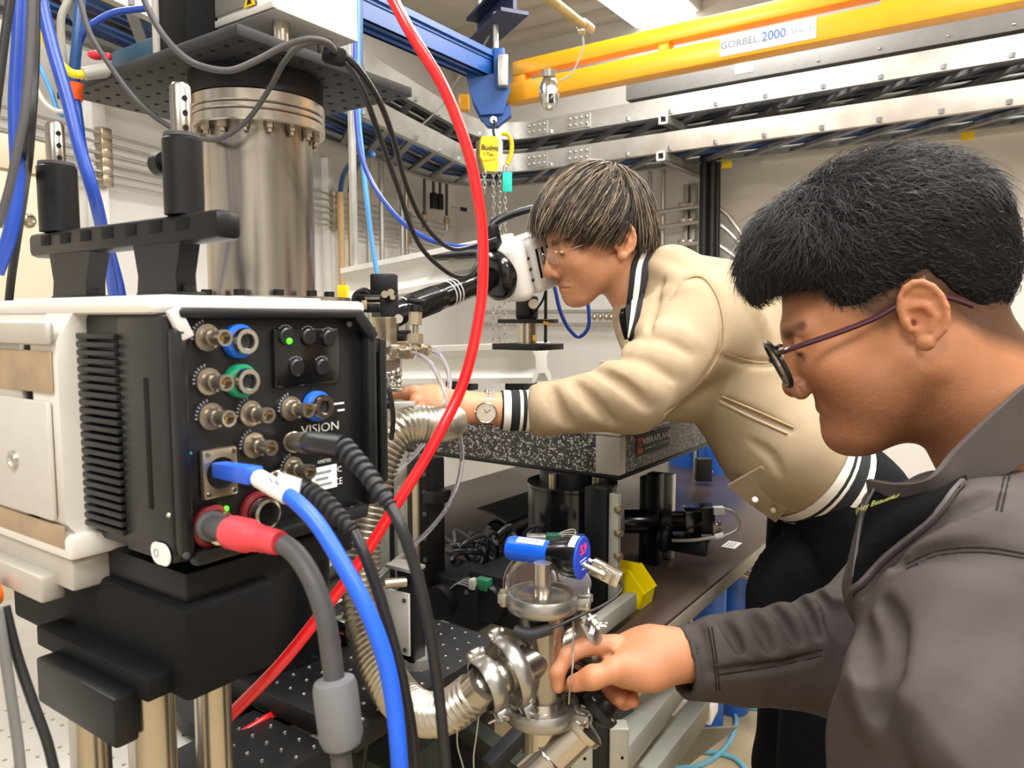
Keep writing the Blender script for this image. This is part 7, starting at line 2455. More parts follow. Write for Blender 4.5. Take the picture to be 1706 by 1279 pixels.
def glasses(parent, fr, w, hgt, rim, rim_mat, temple_mat, x0, z0, tilt, rnd_=2.6, half_rim=False):
    """spectacles in head axes: two rims with lenses, bridge, temples to the ears"""
    for s in (1, -1):
        cy = 0.0325 * s
        pts, inner = [], []
        n = 28
        for i in range(n):
            t = 2 * pi * i / n
            ct, st = cos(t), sin(t)
            y = w / 2 * abs(ct) ** (2 / rnd_) * (1 if ct > 0 else -1)
            z = hgt / 2 * abs(st) ** (2 / rnd_) * (1 if st > 0 else -1)
            pts.append((x0 - 4.0 * (abs(cy + y) ** 2) * 0.5 - z * tilt * -1 * 0 + z * tilt, cy + y, z0 + z))
        W_ = [LW(fr, *p) for p in pts]
        rm = part(MB().tube(W_, rim * fr[2], 8, smooth=False, closed=True), 'rim', rim_mat, parent)
        c = sum(W_, Vector()) / n
        nrm = (W_[0] - c).cross(W_[n // 4] - c).normalized()
        m = MB()
        vs = [c + nrm * 0.0006] + [p + nrm * 0.0006 for p in W_] + [c - nrm * 0.0006] + [p - nrm * 0.0006 for p in W_]
        fs = [(0, 1 + i, 1 + (i + 1) % n) for i in range(n)] + [(n + 1, n + 2 + (i + 1) % n, n + 2 + i) for i in range(n)] + [(1 + i, n + 2 + i, n + 2 + (i + 1) % n, 1 + (i + 1) % n) for i in range(n)]
        part(m.add(vs, fs), 'lens', 'lens_glass', parent)
        hx = x0 - 2.0 * (0.0325 + w / 2) ** 2
        tp = [LW(fr, hx, (0.0325 + w / 2) * s, z0 + hgt * 0.28), LW(fr, hx - 0.006, (0.0725) * s, z0 + hgt * 0.30), LW(fr, 0.03, 0.0765 * s, z0 + 0.016), LW(fr, -0.006, 0.0775 * s, z0 + 0.0225), LW(fr, -0.03, 0.076 * s, z0 + 0.016), LW(fr, -0.05, 0.073 * s, z0 + 0.0)]
        part(MB().tube(tp, rim * 1.15 * fr[2], 8, 6, flat=1.0), 'temple', temple_mat, parent)
        part(MB().tube([LW(fr, x0 - 0.004, 0.012 * s, z0 - 0.004), LW(fr, x0 - 0.009, 0.0105 * s, z0 - 0.010)], 0.0022, 8, smooth=False), 'nose_pad', 'lens_glass', parent)
    part(MB().tube([LW(fr, x0 - 0.001, 0.0325 - w / 2, z0 + 0.002), LW(fr, x0 + 0.003, 0, z0 + 0.005), LW(fr, x0 - 0.001, -0.0325 + w / 2, z0 + 0.002)], rim * fr[2], 8, 6), 'bridge', rim_mat, parent)


def person(name_label, origin):
    return thing('person', name_label, 'person', origin)
# ------------------------------------------------------------------ the man in the beige jacket, leaning over the speckled table
fr1 = head_frame(P(1027, 402, 1.31), radians(-16), radians(16), radians(-8), 0.945)
H1 = fr1[0]
pA = person('man in a beige varsity jacket and rimless glasses leaning over the speckled table', P(1390, 1500, 1.47).to_tuple()[:2] + (0,))
NB1 = P(1092, 515, 1.40)
LS1, RS1 = P(1178, 535, 1.29), P(1150, 480, 1.62)
EL1 = P(1052, 660, 1.165)
T0, T1 = P(1172, 560, 1.43), P(1350, 790, 1.42)
ta = (T1 - T0).normalized()
ta2 = (P(1350 + 155, 783 + 100, 1.42) - P(1350, 783, 1.42)).normalized()
side1 = Vector((0.12, 0.99, 0)).normalized()
side1 = (side1 - ta * side1.dot(ta)).normalized()
HIP1 = P(1398, 822, 1.44)
hnd = 1.150


def hand1(p):
    P_ = lambda x, y, d=0.0: P(x, y, hnd + d)
    d = flat_rc(p, P_(770, 678), P_(716, 668), 0.019, 0.018, (0, 0.5, 0.86), 1.35)
    d = smin(d, flat_rc(p, P_(728, 668), P_(706, 664), 0.017, 0.0135, Vector((0.0, 0.62, 0.78)).normalized(), 1.5), 0.012)
    # index finger pointing left
    d = smin(d, chain_rc(p, [P_(716, 655), P_(690, 652, -0.006), P_(672, 655, -0.006), P_(656, 659, -0.004)], [0.0105, 0.0092, 0.0082, 0.0070]), 0.006)
    # thumb along the far upper side
    d = smin(d, chain_rc(p, [P_(738, 658, 0.03), P_(712, 652, 0.036), P_(690, 655, 0.034), P_(676, 660, 0.03)], [0.0125, 0.0105, 0.0098, 0.0078]), 0.006)
    # bent fingers below
    m_ = chain_rc(p, [P_(716, 664, -0.004), P_(693, 668, -0.014), P_(688, 676, -0.006), P_(700, 682, 0.008)], [0.0105, 0.0088, 0.008, 0.0068])
    r_ = chain_rc(p, [P_(720, 672, -0.004), P_(700, 678, -0.014), P_(694, 688, -0.004), P_(706, 692, 0.010)], [0.0102, 0.0086, 0.0078, 0.0066])
    l_ = chain_rc(p, [P_(728, 681, -0.002), P_(712, 690, -0.008), P_(708, 698, 0.002), P_(720, 700, 0.012)], [0.0092, 0.0076, 0.0068, 0.006])
    d = smin(d, smin(smin(m_, r_, 0.0015), l_, 0.0015), 0.004)
    return smin(d, rc(p, P_(772, 678), P(880, 684, 1.175), 0.0225, 0.030), 0.012)


def skin1(p):
    q = to_local(p, fr1)
    d = head_sdf(q, 1.0, 0.98, back=0.014, mz=0.003) * fr1[2]
    a, b = LW(fr1, -0.030, 0, -0.040), NB1
    d = smin(d, rc(p, a, b, 0.056, 0.066), 0.022)
    return d


v1_, q1_ = nets(skin1, tuple(H1 + Vector((-0.16, -0.13, -0.20))), tuple(H1 + Vector((0.19, 0.22, 0.18))), 0.0022)
c1_ = face_colour(v1_, fr1, (0.95, 0.56, 0.54), 0.3, 0.16, 0.003)
lo = P(650, 720, 1.11)
v2_, q2_ = nets(hand1, (lo.x - 0.01, 1.03, lo.z - 0.02), (P(890, 680, 1.17).x, 1.30, P(700, 625, 1.15).z), 0.0017)
c2_ = np.ones((len(v2_), 3), dtype=f32) * np.array([0.98, 0.92, 0.9], dtype=f32)
nail = A3(P(689, 671, hnd - 0.016))
dn_ = np.linalg.norm(v2_ - nail, axis=1)
c2_[dn_ < 0.0055] = (1.12, 1.2, 1.22)


def core1(p):
    d = flat_rc(p, T0, T1, 0.085, 0.09, side1, 1.45)
    d = smin(d, rc(p, NB1 + Vector((0, 0.0, 0.02)), T0, 0.05, 0.08), 0.03)
    d = smin(d, rc(p, LS1, EL1, 0.05, 0.04), 0.03)
    d = smin(d, rc(p, EL1, P(880, 684, 1.175), 0.038, 0.028), 0.02)
    d = smin(d, rc(p, RS1, P(1070, 640, 1.64), 0.05, 0.04), 0.03)
    for k, dx in ((-0.085, 0), (0.085, 0)):
        h_ = HIP1 + side1 * k
        kn = Vector((h_.x - 0.03, h_.y, 0.50))
        an = Vector((h_.x + 0.03, h_.y, 0.10))
        d = smin(d, rc(p, h_, kn, 0.075, 0.055), 0.03)
        d = smin(d, rc(p, kn, an, 0.052, 0.04), 0.02)
    return d


v3_, q3_ = nets(core1, (0.0, 1.0, 0.06), (0.95, 1.85, 1.62), 0.016)
V_ = np.concatenate([v1_, v2_, v3_])
Q_ = np.concatenate([q1_, q2_ + len(v1_), q3_ + len(v1_) + len(v2_)])
body = fast_mesh('body', V_, Q_, 'skin_light', pA, np.concatenate([c1_, c2_, np.ones((len(v3_), 3), dtype=f32)]))
body['label'] = 'light skinned face, neck and pointing hand'

# jacket
cuffA, cuffB = P(880, 684, 1.172), P(834, 683, 1.168)


def jack1(p):
    d = flat_rc(p, T0, P(1300, 735, 1.42), 0.106, 0.113, side1, 1.55)
    d = smin(d, flat_rc(p, P(1300, 735, 1.42), P(1360, 790, 1.42), 0.112, 0.110, side1, 1.55), 0.03)
    d = smin(d, flat_rc(p, P(1140, 520, 1.42), P(1215, 560, 1.43), 0.088, 0.095, side1, 1.7), 0.05)
    d = smin(d, rc(p, NB1 + Vector((0.03, 0.03, 0.035)), P(1200, 520, 1.42), 0.068, 0.1), 0.05)
    d = smin(d, rc(p, P(1072, 545, 1.30), P(1130, 640, 1.36), 0.045, 0.07), 0.04)
    d = smin(d, rc(p, P(1118, 455, 1.36), LS1, 0.05, 0.072), 0.04)
    d = smin(d, rc(p, LS1, EL1, 0.074, 0.056), 0.035)
    d = smin(d, rc(p, EL1, P(905, 682, 1.17), 0.053, 0.040), 0.02)
    d = smin(d, rc(p, P(905, 682, 1.17), cuffA, 0.040, 0.033), 0.01)
    d = smin(d, rc(p, RS1, P(1075, 640, 1.66), 0.07, 0.05), 0.03)
    d = smin(d, rc(p, P(1075, 640, 1.66), P(965, 664, 1.62), 0.05, 0.036), 0.02)
    # hem cut and neck opening
    ncut = (p - A3(P(1337, 774, 1.42))) @ A3(ta2)
    d = smax(d, ncut, 0.012)
    d = smax(d, -rc(p, LW(fr1, -0.028, 0, -0.05), NB1 + (NB1 - H1) * 0.16, 0.064, 0.062), 0.01)
    d = smax(d, (p - A3(cuffA)) @ A3((cuffB - cuffA).normalized()), 0.004)
    return d


R1 = [([(893, 652), (902, 685), (918, 712)], 0.016, 0.005), ([(935, 645), (962, 668), (992, 700)], 0.018, 0.006), ([(975, 628), (1020, 652), (1058, 692)], 0.02, 0.008),
      ([(1000, 606), (1050, 622), (1100, 655)], 0.018, 0.006), ([(1038, 580), (1090, 585), (1140, 612)], 0.018, 0.006), ([(1060, 545), (1110, 545), (1165, 570)], 0.016, 0.004),
      ([(1080, 500), (1110, 485), (1150, 480)], 0.014, 0.004), ([(1085, 440), (1120, 460), (1140, 470)], 0.012, 0.004), ([(1230, 480), (1260, 510), (1280, 560)], 0.02, 0.004)]
G1 = [([(918, 648), (930, 680), (948, 708)], 0.010, 0.007), ([(957, 640), (985, 668), (1022, 705)], 0.010, 0.007), ([(990, 618), (1035, 640), (1080, 678)], 0.009, 0.007),
      ([(1020, 595), (1070, 602), (1122, 632)], 0.009, 0.006), ([(1052, 562), (1100, 565), (1150, 590)], 0.008, 0.005), ([(1105, 470), (1095, 500), (1085, 540), (1078, 575)], 0.007, 0.004),
      ([(1115, 500), (1140, 468), (1168, 462), (1192, 490), (1204, 540), (1198, 585), (1170, 630), (1135, 668), (1108, 690)], 0.005, 0.0032),
      ([(1196, 592), (1240, 604), (1300, 604), (1340, 596)], 0.006, 0.004), ([(1205, 665), (1255, 688), (1318, 716)], 0.006, 0.0045), ([(1250, 735), (1285, 760), (1300, 790)], 0.01, 0.004),
      ([(1130, 700), (1150, 740), (1185, 780)], 0.007, 0.003)]
jf1 = creases(jack1, R1, G1, 0.016, 0.008)
vj, qj = nets(jf1, (-0.02, 0.98, 1.05), (0.85, 1.86, 1.66), 0.0042)
fast_mesh('jacket', vj, qj, 'jacket_beige', pA, np.ones((len(vj), 3), dtype=f32))
jk = [o for o in bpy.data.objects if o.name.startswith('jacket')][0]
seam(jack1, [(1115, 498), (1140, 466), (1168, 460), (1193, 488), (1206, 540), (1200, 588), (1172, 632), (1135, 670), (1106, 692)], jk, 'sleeve_seam', 'seam_beige', 0.0011, -0.001)
seam(jack1, [(1202, 660), (1255, 682), (1322, 712)], jk, 'pocket_welt', 'seam_beige', 0.0022, 0.0)
seam(jack1, [(1198, 668), (1250, 694), (1312, 722)], jk, 'pocket_welt', 'beige_trim', 0.003, 0.0)
seam(jack1, [(1210, 590), (1260, 603), (1320, 602)], jk, 'yoke_seam', 'seam_beige', 0.0011, -0.001)


def band(name, a, b, ra, rb, stripes, parent, sd=None, k=1.0, hint=None, bulge=0.0, seg=40):
    """ribbed band: each stripe is a ring; stripes = (start, end, material) along a..b"""
    a, b = Vector(a), Vector(b)
    ax = (b - a).normalized()
    L = (b - a).length
    if sd is None:
        x, y, _ = frame_of(ax)
    else:
        x = (Vector(sd) - ax * Vector(sd).dot(ax)).normalized()
        y = ax.cross(x)
    for s0, s1, mt_ in stripes:
        vs, fs = [], []
        rows = [(s0, -0.003), (s0, 0.0), (s0 * 0.5 + s1 * 0.5, 0.0006), (s1, 0.0), (s1, -0.003)]
        for s, o in rows:
            r = ra + (rb - ra) * s + o
            for i in range(seg):
                t = 2 * pi * i / seg
                rib = 1 + 0.004 * (i % 2)
                vs.append(a + ax * (L * s) + x * (r * k * rib * cos(t)) + y * (r * rib * sin(t)))
        for j in range(len(rows) - 1):
            for i in range(seg):
                fs.append((j * seg + i, j * seg + (i + 1) % seg, (j + 1) * seg + (i + 1) % seg, (j + 1) * seg + i))
        part(MB().add(vs, fs), name, mt_, parent, 30)


band('cuff_stripe', cuffA + (cuffA - cuffB) * 0.12, cuffB, 0.0325, 0.0305, [(0, .20, 'rib_white'), (.20, .32, 'rib_black'), (.32, .42, 'rib_white'), (.42, .70, 'rib_black'), (.70, .93, 'rib_white'), (.93, 1.0, 'rib_black')], pA)
hA = P(1333, 771, 1.42)
hB = hA + ta2 * 0.060
band('hem_stripe', hA, hB, 0.111, 0.107, [(0, .26, 'rib_white'), (.26, .36, 'rib_black'), (.36, .46, 'rib_white'), (.46, .80, 'rib_black'), (.80, 1.0, 'rib_white')], pA, side1 - ta2 * side1.dot(ta2), 1.56, seg=72)
# placket tab with snaps
ot = part(ribbon([P(1212, 808, 1.345), P(1250, 838, 1.35), P(1293, 868, 1.355)], [P(1268, 776, 1.275), P(1298, 803, 1.28), P(1325, 829, 1.285)], 0.006, 3), 'placket_tab', 'beige_trim', pA)
both1 = lambda p: np.minimum(jack1(p), skin1(p))
for px, py, mt_ in ((1258, 832, 'label_white'), (1288, 850, 'copper_grey')):
    q = P(px, py, 1.306 if px < 1270 else 1.312)
    ax = (CAM - q).normalized()
    part(MB().lathe(q, ax, [(0.0055, -0.02), (0.0055, 0.0), (0.004, 0.0015), (0, 0.002)], 18), 'snap', mt_, ot)
q = trace(jack1, [(1185, 786)])[0]
part(MB().sphere(Vector(q), 0.006, 12, 8), 'snap', 'copper_grey', pA)

# ribbed collar laid on the neck
E_ = [[(1073, 408), (1060, 422), (1051, 442), (1048, 480), (1046, 512), (1047, 540), (1051, 562)], [(1077, 409), (1067, 424), (1060, 443), (1057, 481), (1055, 512), (1053, 541), (1052, 562)],
      [(1080, 410), (1074, 425), (1068, 444), (1066, 481), (1062, 513), (1058, 541), (1053, 563)], [(1085, 412), (1083, 427), (1080, 446), (1075, 483), (1069, 514), (1062, 542), (1054, 564)]]
for k in range(3):
    part(patch(both1, E_[k], E_[k + 1], 2, (0.006, 0.0075, 0.006)[k], 0.006, 1.31), 'collar_stripe', ('rib_black', 'rib_white', 'rib_black')[k], pA)
part(patch(both1, [(1036, 512), (1034, 530), (1040, 556), (1050, 580)], [(1047, 512), (1048, 535), (1051, 560), (1054, 582)], 2, 0.003, 0.004, 1.32), 'shirt', 'lining_black', pA)
part(ribbon([P(1030, 500, 1.39), P(1025, 520, 1.39), P(1029, 550, 1.39), P(1042, 585, 1.37)], [P(1048, 498, 1.36), P(1048, 520, 1.355), P(1050, 552, 1.345), P(1064, 590, 1.33)], 0.014, 2), 'far_lapel', 'beige_trim', pA)

# trousers and shoes


def trous1(p):
    d = flat_rc(p, P(1350, 783, 1.42), HIP1, 0.094, 0.104, side1, 1.48)
    d = smin(d, flat_rc(p, HIP1, HIP1 + Vector((0.035, 0, -0.07)), 0.104, 0.10, side1, 1.45), 0.03)
    for k in (-0.095, 0.095):
        h_ = HIP1 + side1 * k + Vector((-0.004, 0, -0.02))
        kn = Vector((h_.x - 0.035, h_.y, 0.50))
        an = Vector((h_.x + 0.03, h_.y, 0.06))
        d = smin(d, rc(p, h_, kn, 0.106, 0.084), 0.04)
        d = smin(d, rc(p, kn, an, 0.084, 0.068), 0.03)
    d = smin(d, rc(p, P(1290, 950, 1.35), P(1285, 1020, 1.35), 0.05, 0.045), 0.06)
    return smax(d, -((p - A3(P(1345, 780, 1.42))) @ A3(ta2)), 0.006)


trf = creases(trous1, [([(1330, 880), (1340, 960), (1345, 1040)], 0.02, 0.006), ([(1270, 1080), (1300, 1110), (1340, 1120)], 0.014, 0.004)],
              [([(1300, 850), (1345, 920), (1365, 1010)], 0.012, 0.006), ([(1400, 760), (1425, 830), (1432, 900)], 0.008, 0.004)])
vt, qt = nets(trf, (0.3, 1.1, 0.03), (1.0, 1.8, 1.36), 0.008)
fast_mesh('trousers', vt, qt, 'trousers_black', pA)
for k in (-0.095, 0.095):
    h_ = HIP1 + side1 * k
    an = Vector((h_.x + 0.03, h_.y, 0.045))
    fn = lambda p, an=an: np.maximum(smin(flat_rc(p, an, an + Vector((-0.16, 0, -0.01)), 0.04, 0.036, (0, 1, 0), 1.15), rc(p, an + Vector((0, 0, 0.05)), an, 0.045, 0.045), 0.02), -(p[:, 2] - 0.001))
    vs_, qs_ = nets(fn, tuple(an + Vector((-0.24, -0.08, -0.06))), tuple(an + Vector((0.09, 0.08, 0.12))), 0.008)
    fast_mesh('shoe', vs_, qs_, 'shoe_dark', pA)

# wrist watch
wt = thing('wrist_watch', 'gold and silver wrist watch on the arm of the beige jacket man', 'watch', P(813, 705, 1.16))
wa = (P(795, 679, 1.162) - P(830, 681, 1.167)).normalized()
wc = P(813, 680, 1.165)
x_ = (Z - wa * Z.dot(wa)).normalized()
y_ = wa.cross(x_)
to = (CAM - wc).normalized()
for i in range(26):
    t_ = 2 * pi * i / 26
    e = x_ * cos(t_) + y_ * sin(t_)
    R_ = Matrix((wa, e.cross(wa), e)).transposed()
    for kk, mt_ in ((-1, 'chrome'), (0, 'nickel'), (1, 'chrome')):
        part(MB().box(wc + e * 0.0285 + wa * (0.0043 * kk), (0.0039, 0.0062, 0.0026), R_, 0.0006, 1), 'link', mt_, wt)
q = P(810, 687, 1.165 - 0.0315)
dax = (to * 0.9 - Z * 0.22).normalized()
part(MB().lathe(q, dax, [(0, -0.004), (0.0155, -0.004), (0.0167, -0.002), (0.0167, 0.002), (0.0152, 0.0036), (0.0143, 0.003)], 36), 'case', 'nickel', wt)
dl = part(MB().lathe(q + dax * 0.0028, dax, [(0.0145, -0.001), (0.0145, 0.0), (0, 0.0)], 32), 'dial', 'watch_face', wt)
ux, uy, _ = frame_of(dax)
for ang, ln in ((0.7, 0.009), (2.0, 0.0065)):
    e = ux * cos(ang) + uy * sin(ang)
    part(MB().bar(q + dax * 0.0032, q + dax * 0.0032 + e * ln, 0.0008, 0.0003, dax), 'hand', 'text_black', dl)
for i in range(12):
    e = ux * cos(i * pi / 6) + uy * sin(i * pi / 6)
    part(MB().bar(q + dax * 0.003 + e * 0.0105, q + dax * 0.003 + e * 0.0125, 0.0006, 0.0003, dax), 'hour_mark', 'text_grey', dl)
part(MB().cyl(q + wa * 0.015, q + wa * 0.018, 0.002, seg=10), 'crown', 'frame_gold', wt)

# glasses
gl = thing('eyeglasses', 'thin gold half rim glasses on the beige jacket man', 'glasses', LW(fr1, 0.1, 0, 0))
glasses(gl, fr1, 0.050, 0.031, 0.0010, 'frame_gold', 'frame_gold', 0.1165, -0.002, 0.12, 3.2)

# hair: dark cap plus long straight strands with pale highlights
HL1 = np.array([[-0.13, -0.075], [-0.10, -0.072], [-0.075, -0.045], [-0.045, -0.03], [-0.025, 0.02], [0.0, 0.03], [0.03, 0.028], [0.05, 0.05], [0.09, 0.072], [0.13, 0.08]])


def full1(q):
    d = ell(q, (-0.002, 0, 0.044), (0.102, 0.086, 0.094))
    return smin(d, ell(q, (-0.042, 0, -0.005), (0.055, 0.074, 0.075)), 0.02)


def cap1(p):
    q = to_local(p, fr1)
    d = full1(q) + 0.004
    return smax(d, (np.interp(q[:, 0], HL1[:, 0], HL1[:, 1]) - q[:, 2]).astype(f32) * 0.8, 0.006) * fr1[2]


vc, qc = nets(cap1, tuple(H1 + Vector((-0.17, -0.16, -0.14))), tuple(H1 + Vector((0.19, 0.19, 0.19))), 0.004)
hcap = fast_mesh('hair', vc, qc, 'hair_cap', pA, np.ones((len(vc), 3), dtype=f32) * np.array([0.030, 0.022, 0.017], dtype=f32))


rs = np.random.RandomState(7)
NS = 7000
th = rs.uniform(0, 2 * pi, NS)
ph = np.arccos(rs.uniform(-0.05, 1, NS))
root = np.stack([-0.002 + 0.100 * np.sin(ph) * np.cos(th), 0.084 * np.sin(ph) * np.sin(th), 0.044 + 0.092 * np.cos(ph)], 1)
keep = root[:, 2] > np.interp(root[:, 0], HL1[:, 0], HL1[:, 1]) + 0.004
root = root[keep]
NS = len(root)
crown = np.array([-0.062, 0.0, 0.125])
K = 13
lenv = rs.uniform(0.06, 0.125, NS)
lenv *= np.where(root[:, 0] > 0.03, 1.05, 1.0)
lenv = np.minimum(lenv, np.where(root[:, 0] < -0.04, 0.030 + np.maximum(0, root[:, 2] + 0.06) * 0.62, 0.030 + np.maximum(0, root[:, 2] - 0.0) * 0.9))
lenv = np.where((root[:, 0] > 0.03), np.clip(0.024 + (root[:, 2] - 0.045) * 0.95, 0.02, lenv + 0.01), lenv)
off = rs.uniform(0.001, 0.010, NS) + 0.002 + 0.012 * np.clip((root[:, 0] - 0.03) / 0.06, 0, 1) * rs.uniform(0.3, 1, NS)
pths = np.zeros((NS, K, 3))
pcur = root.copy()
clump = rs.normal(size=(60, 3)) * 0.35
cid = ((np.arctan2(root[:, 1], root[:, 0] + 0.045) + pi) / (2 * pi) * 59).astype(int)
jit = rs.normal(size=(NS, 3)) * 0.10 + clump[cid] * 0.35
for k in range(K):
    pths[:, k] = pcur
    g_ = grad(full1, pcur.astype(f32), 0.001)
    fl_ = pcur - crown
    fl_ /= np.linalg.norm(fl_, axis=1, keepdims=True) + 1e-6
    fl_ = fl_ + np.where(root[:, :1] > -0.045, np.array([[0.85, 0, -0.62]]), np.array([[0.0, 0, -0.8]])) + jit
    fl_ -= g_ * (fl_ * g_).sum(1, keepdims=True)
    fl_ /= np.linalg.norm(fl_, axis=1, keepdims=True) + 1e-6
    pcur = pcur + fl_ * (lenv / (K - 1))[:, None]
    dd = full1(pcur.astype(f32))
    tgt = off * (1 + 0.9 * k / K)
    pcur = pcur + g_ * ((tgt - dd) * 0.75)[:, None]
hcol = np.array([[0.030, 0.021, 0.016]]) * rs.uniform(0.6, 1.6, (NS, 1))
hl = rs.uniform(size=NS) < np.where(root[:, 2] > 0.06, 0.36, 0.14)
hcol[hl] = np.array([0.42, 0.32, 0.21]) * rs.uniform(0.5, 1.25, (hl.sum(), 1))
vs_, qs_, cs_ = strands(to_world(pths.reshape(-1, 3), fr1).reshape(NS, K, 3), 0.00062, 0.3, hcol)
o = fast_mesh('hair_strands', vs_, qs_, 'hair_brown', hcap, cs_)
# ------------------------------------------------------------------ the man in the grey jacket at the right, turning the valve
fr2 = head_frame(P(1516, 530, 0.675), radians(18), radians(20), radians(0), 1.03)
H2 = fr2[0]
pB = person('man in a grey jacket and dark glasses turning the valve with one hand', P(1650, 1279, 0.72).to_tuple()[:2] + (0,))
NB2 = P(1712, 800, 0.75)
LS2, RS2 = P(1655, 1015, 0.60), P(1600, 900, 1.02)
CH2 = P(1665, 1000, 0.80)
EL2 = P(1420, 1090, 0.85)


def skin2(p):
    q = to_local(p, fr2)
    d = head_sdf(q, 0.93, 1.0, 0.001, 0.002, 0.86, 1.0, 0.011) * fr2[2]
    return smin(d, rc(p, LW(fr2, -0.034, 0, -0.035), NB2, 0.060, 0.070), 0.025)


hd2 = 0.742
HS = 0.800 / hd2        # the hand is laid out at 0.742 m and stands at 0.80 m, a little larger


def hand2(p):
    p = A3(CAM) + (p - A3(CAM)) / f32(HS)
    P_ = lambda x, y, d=0.0: P(x, y, hd2 + d)
    sd_ = Vector((0.1, 0.86, 0.35)).normalized()
    d = flat_rc(p, P_(1120, 1090), P_(1075, 1094), 0.0205, 0.0215, (0.05, 0.9, 0.3), 1.25)
    d = smin(d, flat_rc(p, P_(1080, 1092), P_(1022, 1092, 0.004), 0.0200, 0.0125, sd_, 1.75), 0.014)
    d = smin(d, rc(p, P_(1085, 1112, -0.008), P_(1040, 1116, -0.020), 0.0195, 0.0150), 0.014)
    # thumb, nearest the viewer, tip on the black knob
    d = smin(d, chain_rc(p, [P_(1062, 1114, -0.014), P_(1022, 1116, -0.030), P_(988, 1128, -0.034), P_(957, 1138, -0.028)], [0.0145, 0.0112, 0.0106, 0.0082], 0.006), 0.007)
    # index finger arching over the knob and down
    d = smin(d, chain_rc(p, [P_(1024, 1076, 0.006), P_(977, 1075, -0.004), P_(944, 1091, -0.010), P_(928, 1118, -0.016), P_(930, 1143, -0.016)], [0.0116, 0.0096, 0.0088, 0.0080, 0.0066], 0.004), 0.004)
    # middle finger behind it
    d = smin(d, chain_rc(p, [P_(1026, 1086, 0.026), P_(978, 1094, 0.034), P_(948, 1116, 0.036), P_(944, 1142, 0.028)], [0.0118, 0.0100, 0.0090, 0.0076], 0.004), 0.006)
    # ring and little finger curled under the palm
    d = smin(d, chain_rc(p, [P_(1050, 1116, 0.012), P_(1022, 1138, 0.016), P_(1016, 1158, 0.006), P_(1032, 1162, -0.004)], [0.0125, 0.0102, 0.0094, 0.0080], 0.004), 0.006)
    d = smin(d, chain_rc(p, [P_(1064, 1120, 0.020), P_(1046, 1148, 0.020), P_(1040, 1166, 0.008), P_(1054, 1166, 0.0)], [0.0118, 0.0096, 0.0086, 0.0072], 0.004), 0.006)
    d = smin(d, rc(p, P_(1108, 1091), P(1190, 1095, 0.755), 0.0235, 0.0265), 0.014)
    # creases across the thumb joint and the web
    d = smax(d, -rc(p, P_(1016, 1092, -0.010), P_(996, 1102, -0.026), 0.0035), 0.005)
    d = smax(d, -rc(p, P_(1080, 1128, -0.026), P_(1040, 1136, -0.016), 0.0016), 0.004)
    return d * f32(HS)


va, qa = nets(skin2, tuple(H2 + Vector((-0.16, -0.14, -0.20))), tuple(H2 + Vector((0.22, 0.20, 0.19))), 0.0018)
ca_ = face_colour(va, fr2, (1.0, 0.66, 0.62), 0.8, 0.12, 0.011)
ql = to_local(va.astype(f32), fr2)
hz_ = np.interp(ql[:, 0], [-0.13, -0.09, -0.055, -0.03, -0.01, 0.02, 0.05, 0.09], [-0.095, -0.078, -0.05, -0.012, 0.0, -0.012, 0.02, 0.045])
fade = np.clip((ql[:, 2] - hz_) / 0.022, 0, 1) * (np.abs(ql[:, 1]) < 0.079) * np.where((ql[:, 0] > -0.035) & (ql[:, 0] < 0.012) & (np.abs(ql[:, 1]) > 0.0735) & (ql[:, 2] < 0.030), 0, 1)
ca_ = ca_ * (1 - 0.8 * fade[:, None])
lo = P(912, 1190, 0.83)
vb, qb = nets(hand2, (lo.x - 0.005, 0.69, lo.z - 0.02), (P(1195, 1090, 0.81).x, 0.92, P(1050, 1040, 0.80).z), 0.0015)
cb_ = np.ones((len(vb), 3), dtype=f32) * np.array([1.1, 1.1, 1.12], dtype=f32)
tp_ = A3(P(962, 1127, (hd2 - 0.038) * HS))
w_ = np.exp(-((vb - tp_) ** 2).sum(1) / 0.010 ** 2)[:, None]
cb_ = cb_ * (1 - w_ * np.array([0.0, 0.16, 0.14]))
low = np.clip((A3(P(1040, 1128, 0.81))[2] - vb[:, 2]) / 0.02, 0, 1)[:, None]
cb_ = cb_ * (1 - low * np.array([0.0, 0.12, 0.12]))
nl = ell(vb.astype(f32), P(950, 1135, (hd2 - 0.0335) * HS), (0.0065, 0.0045, 0.0055))
cb_[nl < 0] = cb_[nl < 0] * np.array([1.05, 0.95, 0.98])


def core2(p):
    d = flat_rc(p, CH2, CH2 + Vector((0.06, 0.03, -0.5)), 0.09, 0.1, Vector((0.5, 0.86, 0)).normalized(), 1.4)
    d = smin(d, rc(p, NB2, CH2, 0.055, 0.09), 0.03)
    d = smin(d, rc(p, LS2, LS2 + Vector((-0.04, -0.03, -0.3)), 0.05, 0.04), 0.03)
    d = smin(d, rc(p, RS2, EL2, 0.05, 0.04), 0.03)
    d = smin(d, rc(p, EL2, P(1190, 1095, 0.81), 0.04, 0.028), 0.02)
    hp = CH2 + Vector((0.07, 0.03, -0.48))
    for k in (-0.09, 0.09):
        h_ = Vector((hp.x + k * 0.5, hp.y + k * 0.8, hp.z))
        d = smin(d, rc(p, h_, (h_.x, h_.y, 0.45), 0.075, 0.055), 0.03)
        d = smin(d, rc(p, (h_.x, h_.y, 0.45), (h_.x, h_.y, 0.08), 0.055, 0.04), 0.02)
    return d


vc_, qc_ = nets(core2, (0.0, 0.3, 0.04), (0.95, 1.2, 1.5), 0.018)
Vv = np.concatenate([va, vb, vc_])
Qq = np.concatenate([qa, qb + len(va), qc_ + len(va) + len(vb)])
bodyB = fast_mesh('body', Vv, Qq, 'skin_tan', pB, np.concatenate([ca_, cb_, np.ones((len(vc_), 3), dtype=f32)]))
bodyB['label'] = 'tan skinned face, neck and gripping hand'

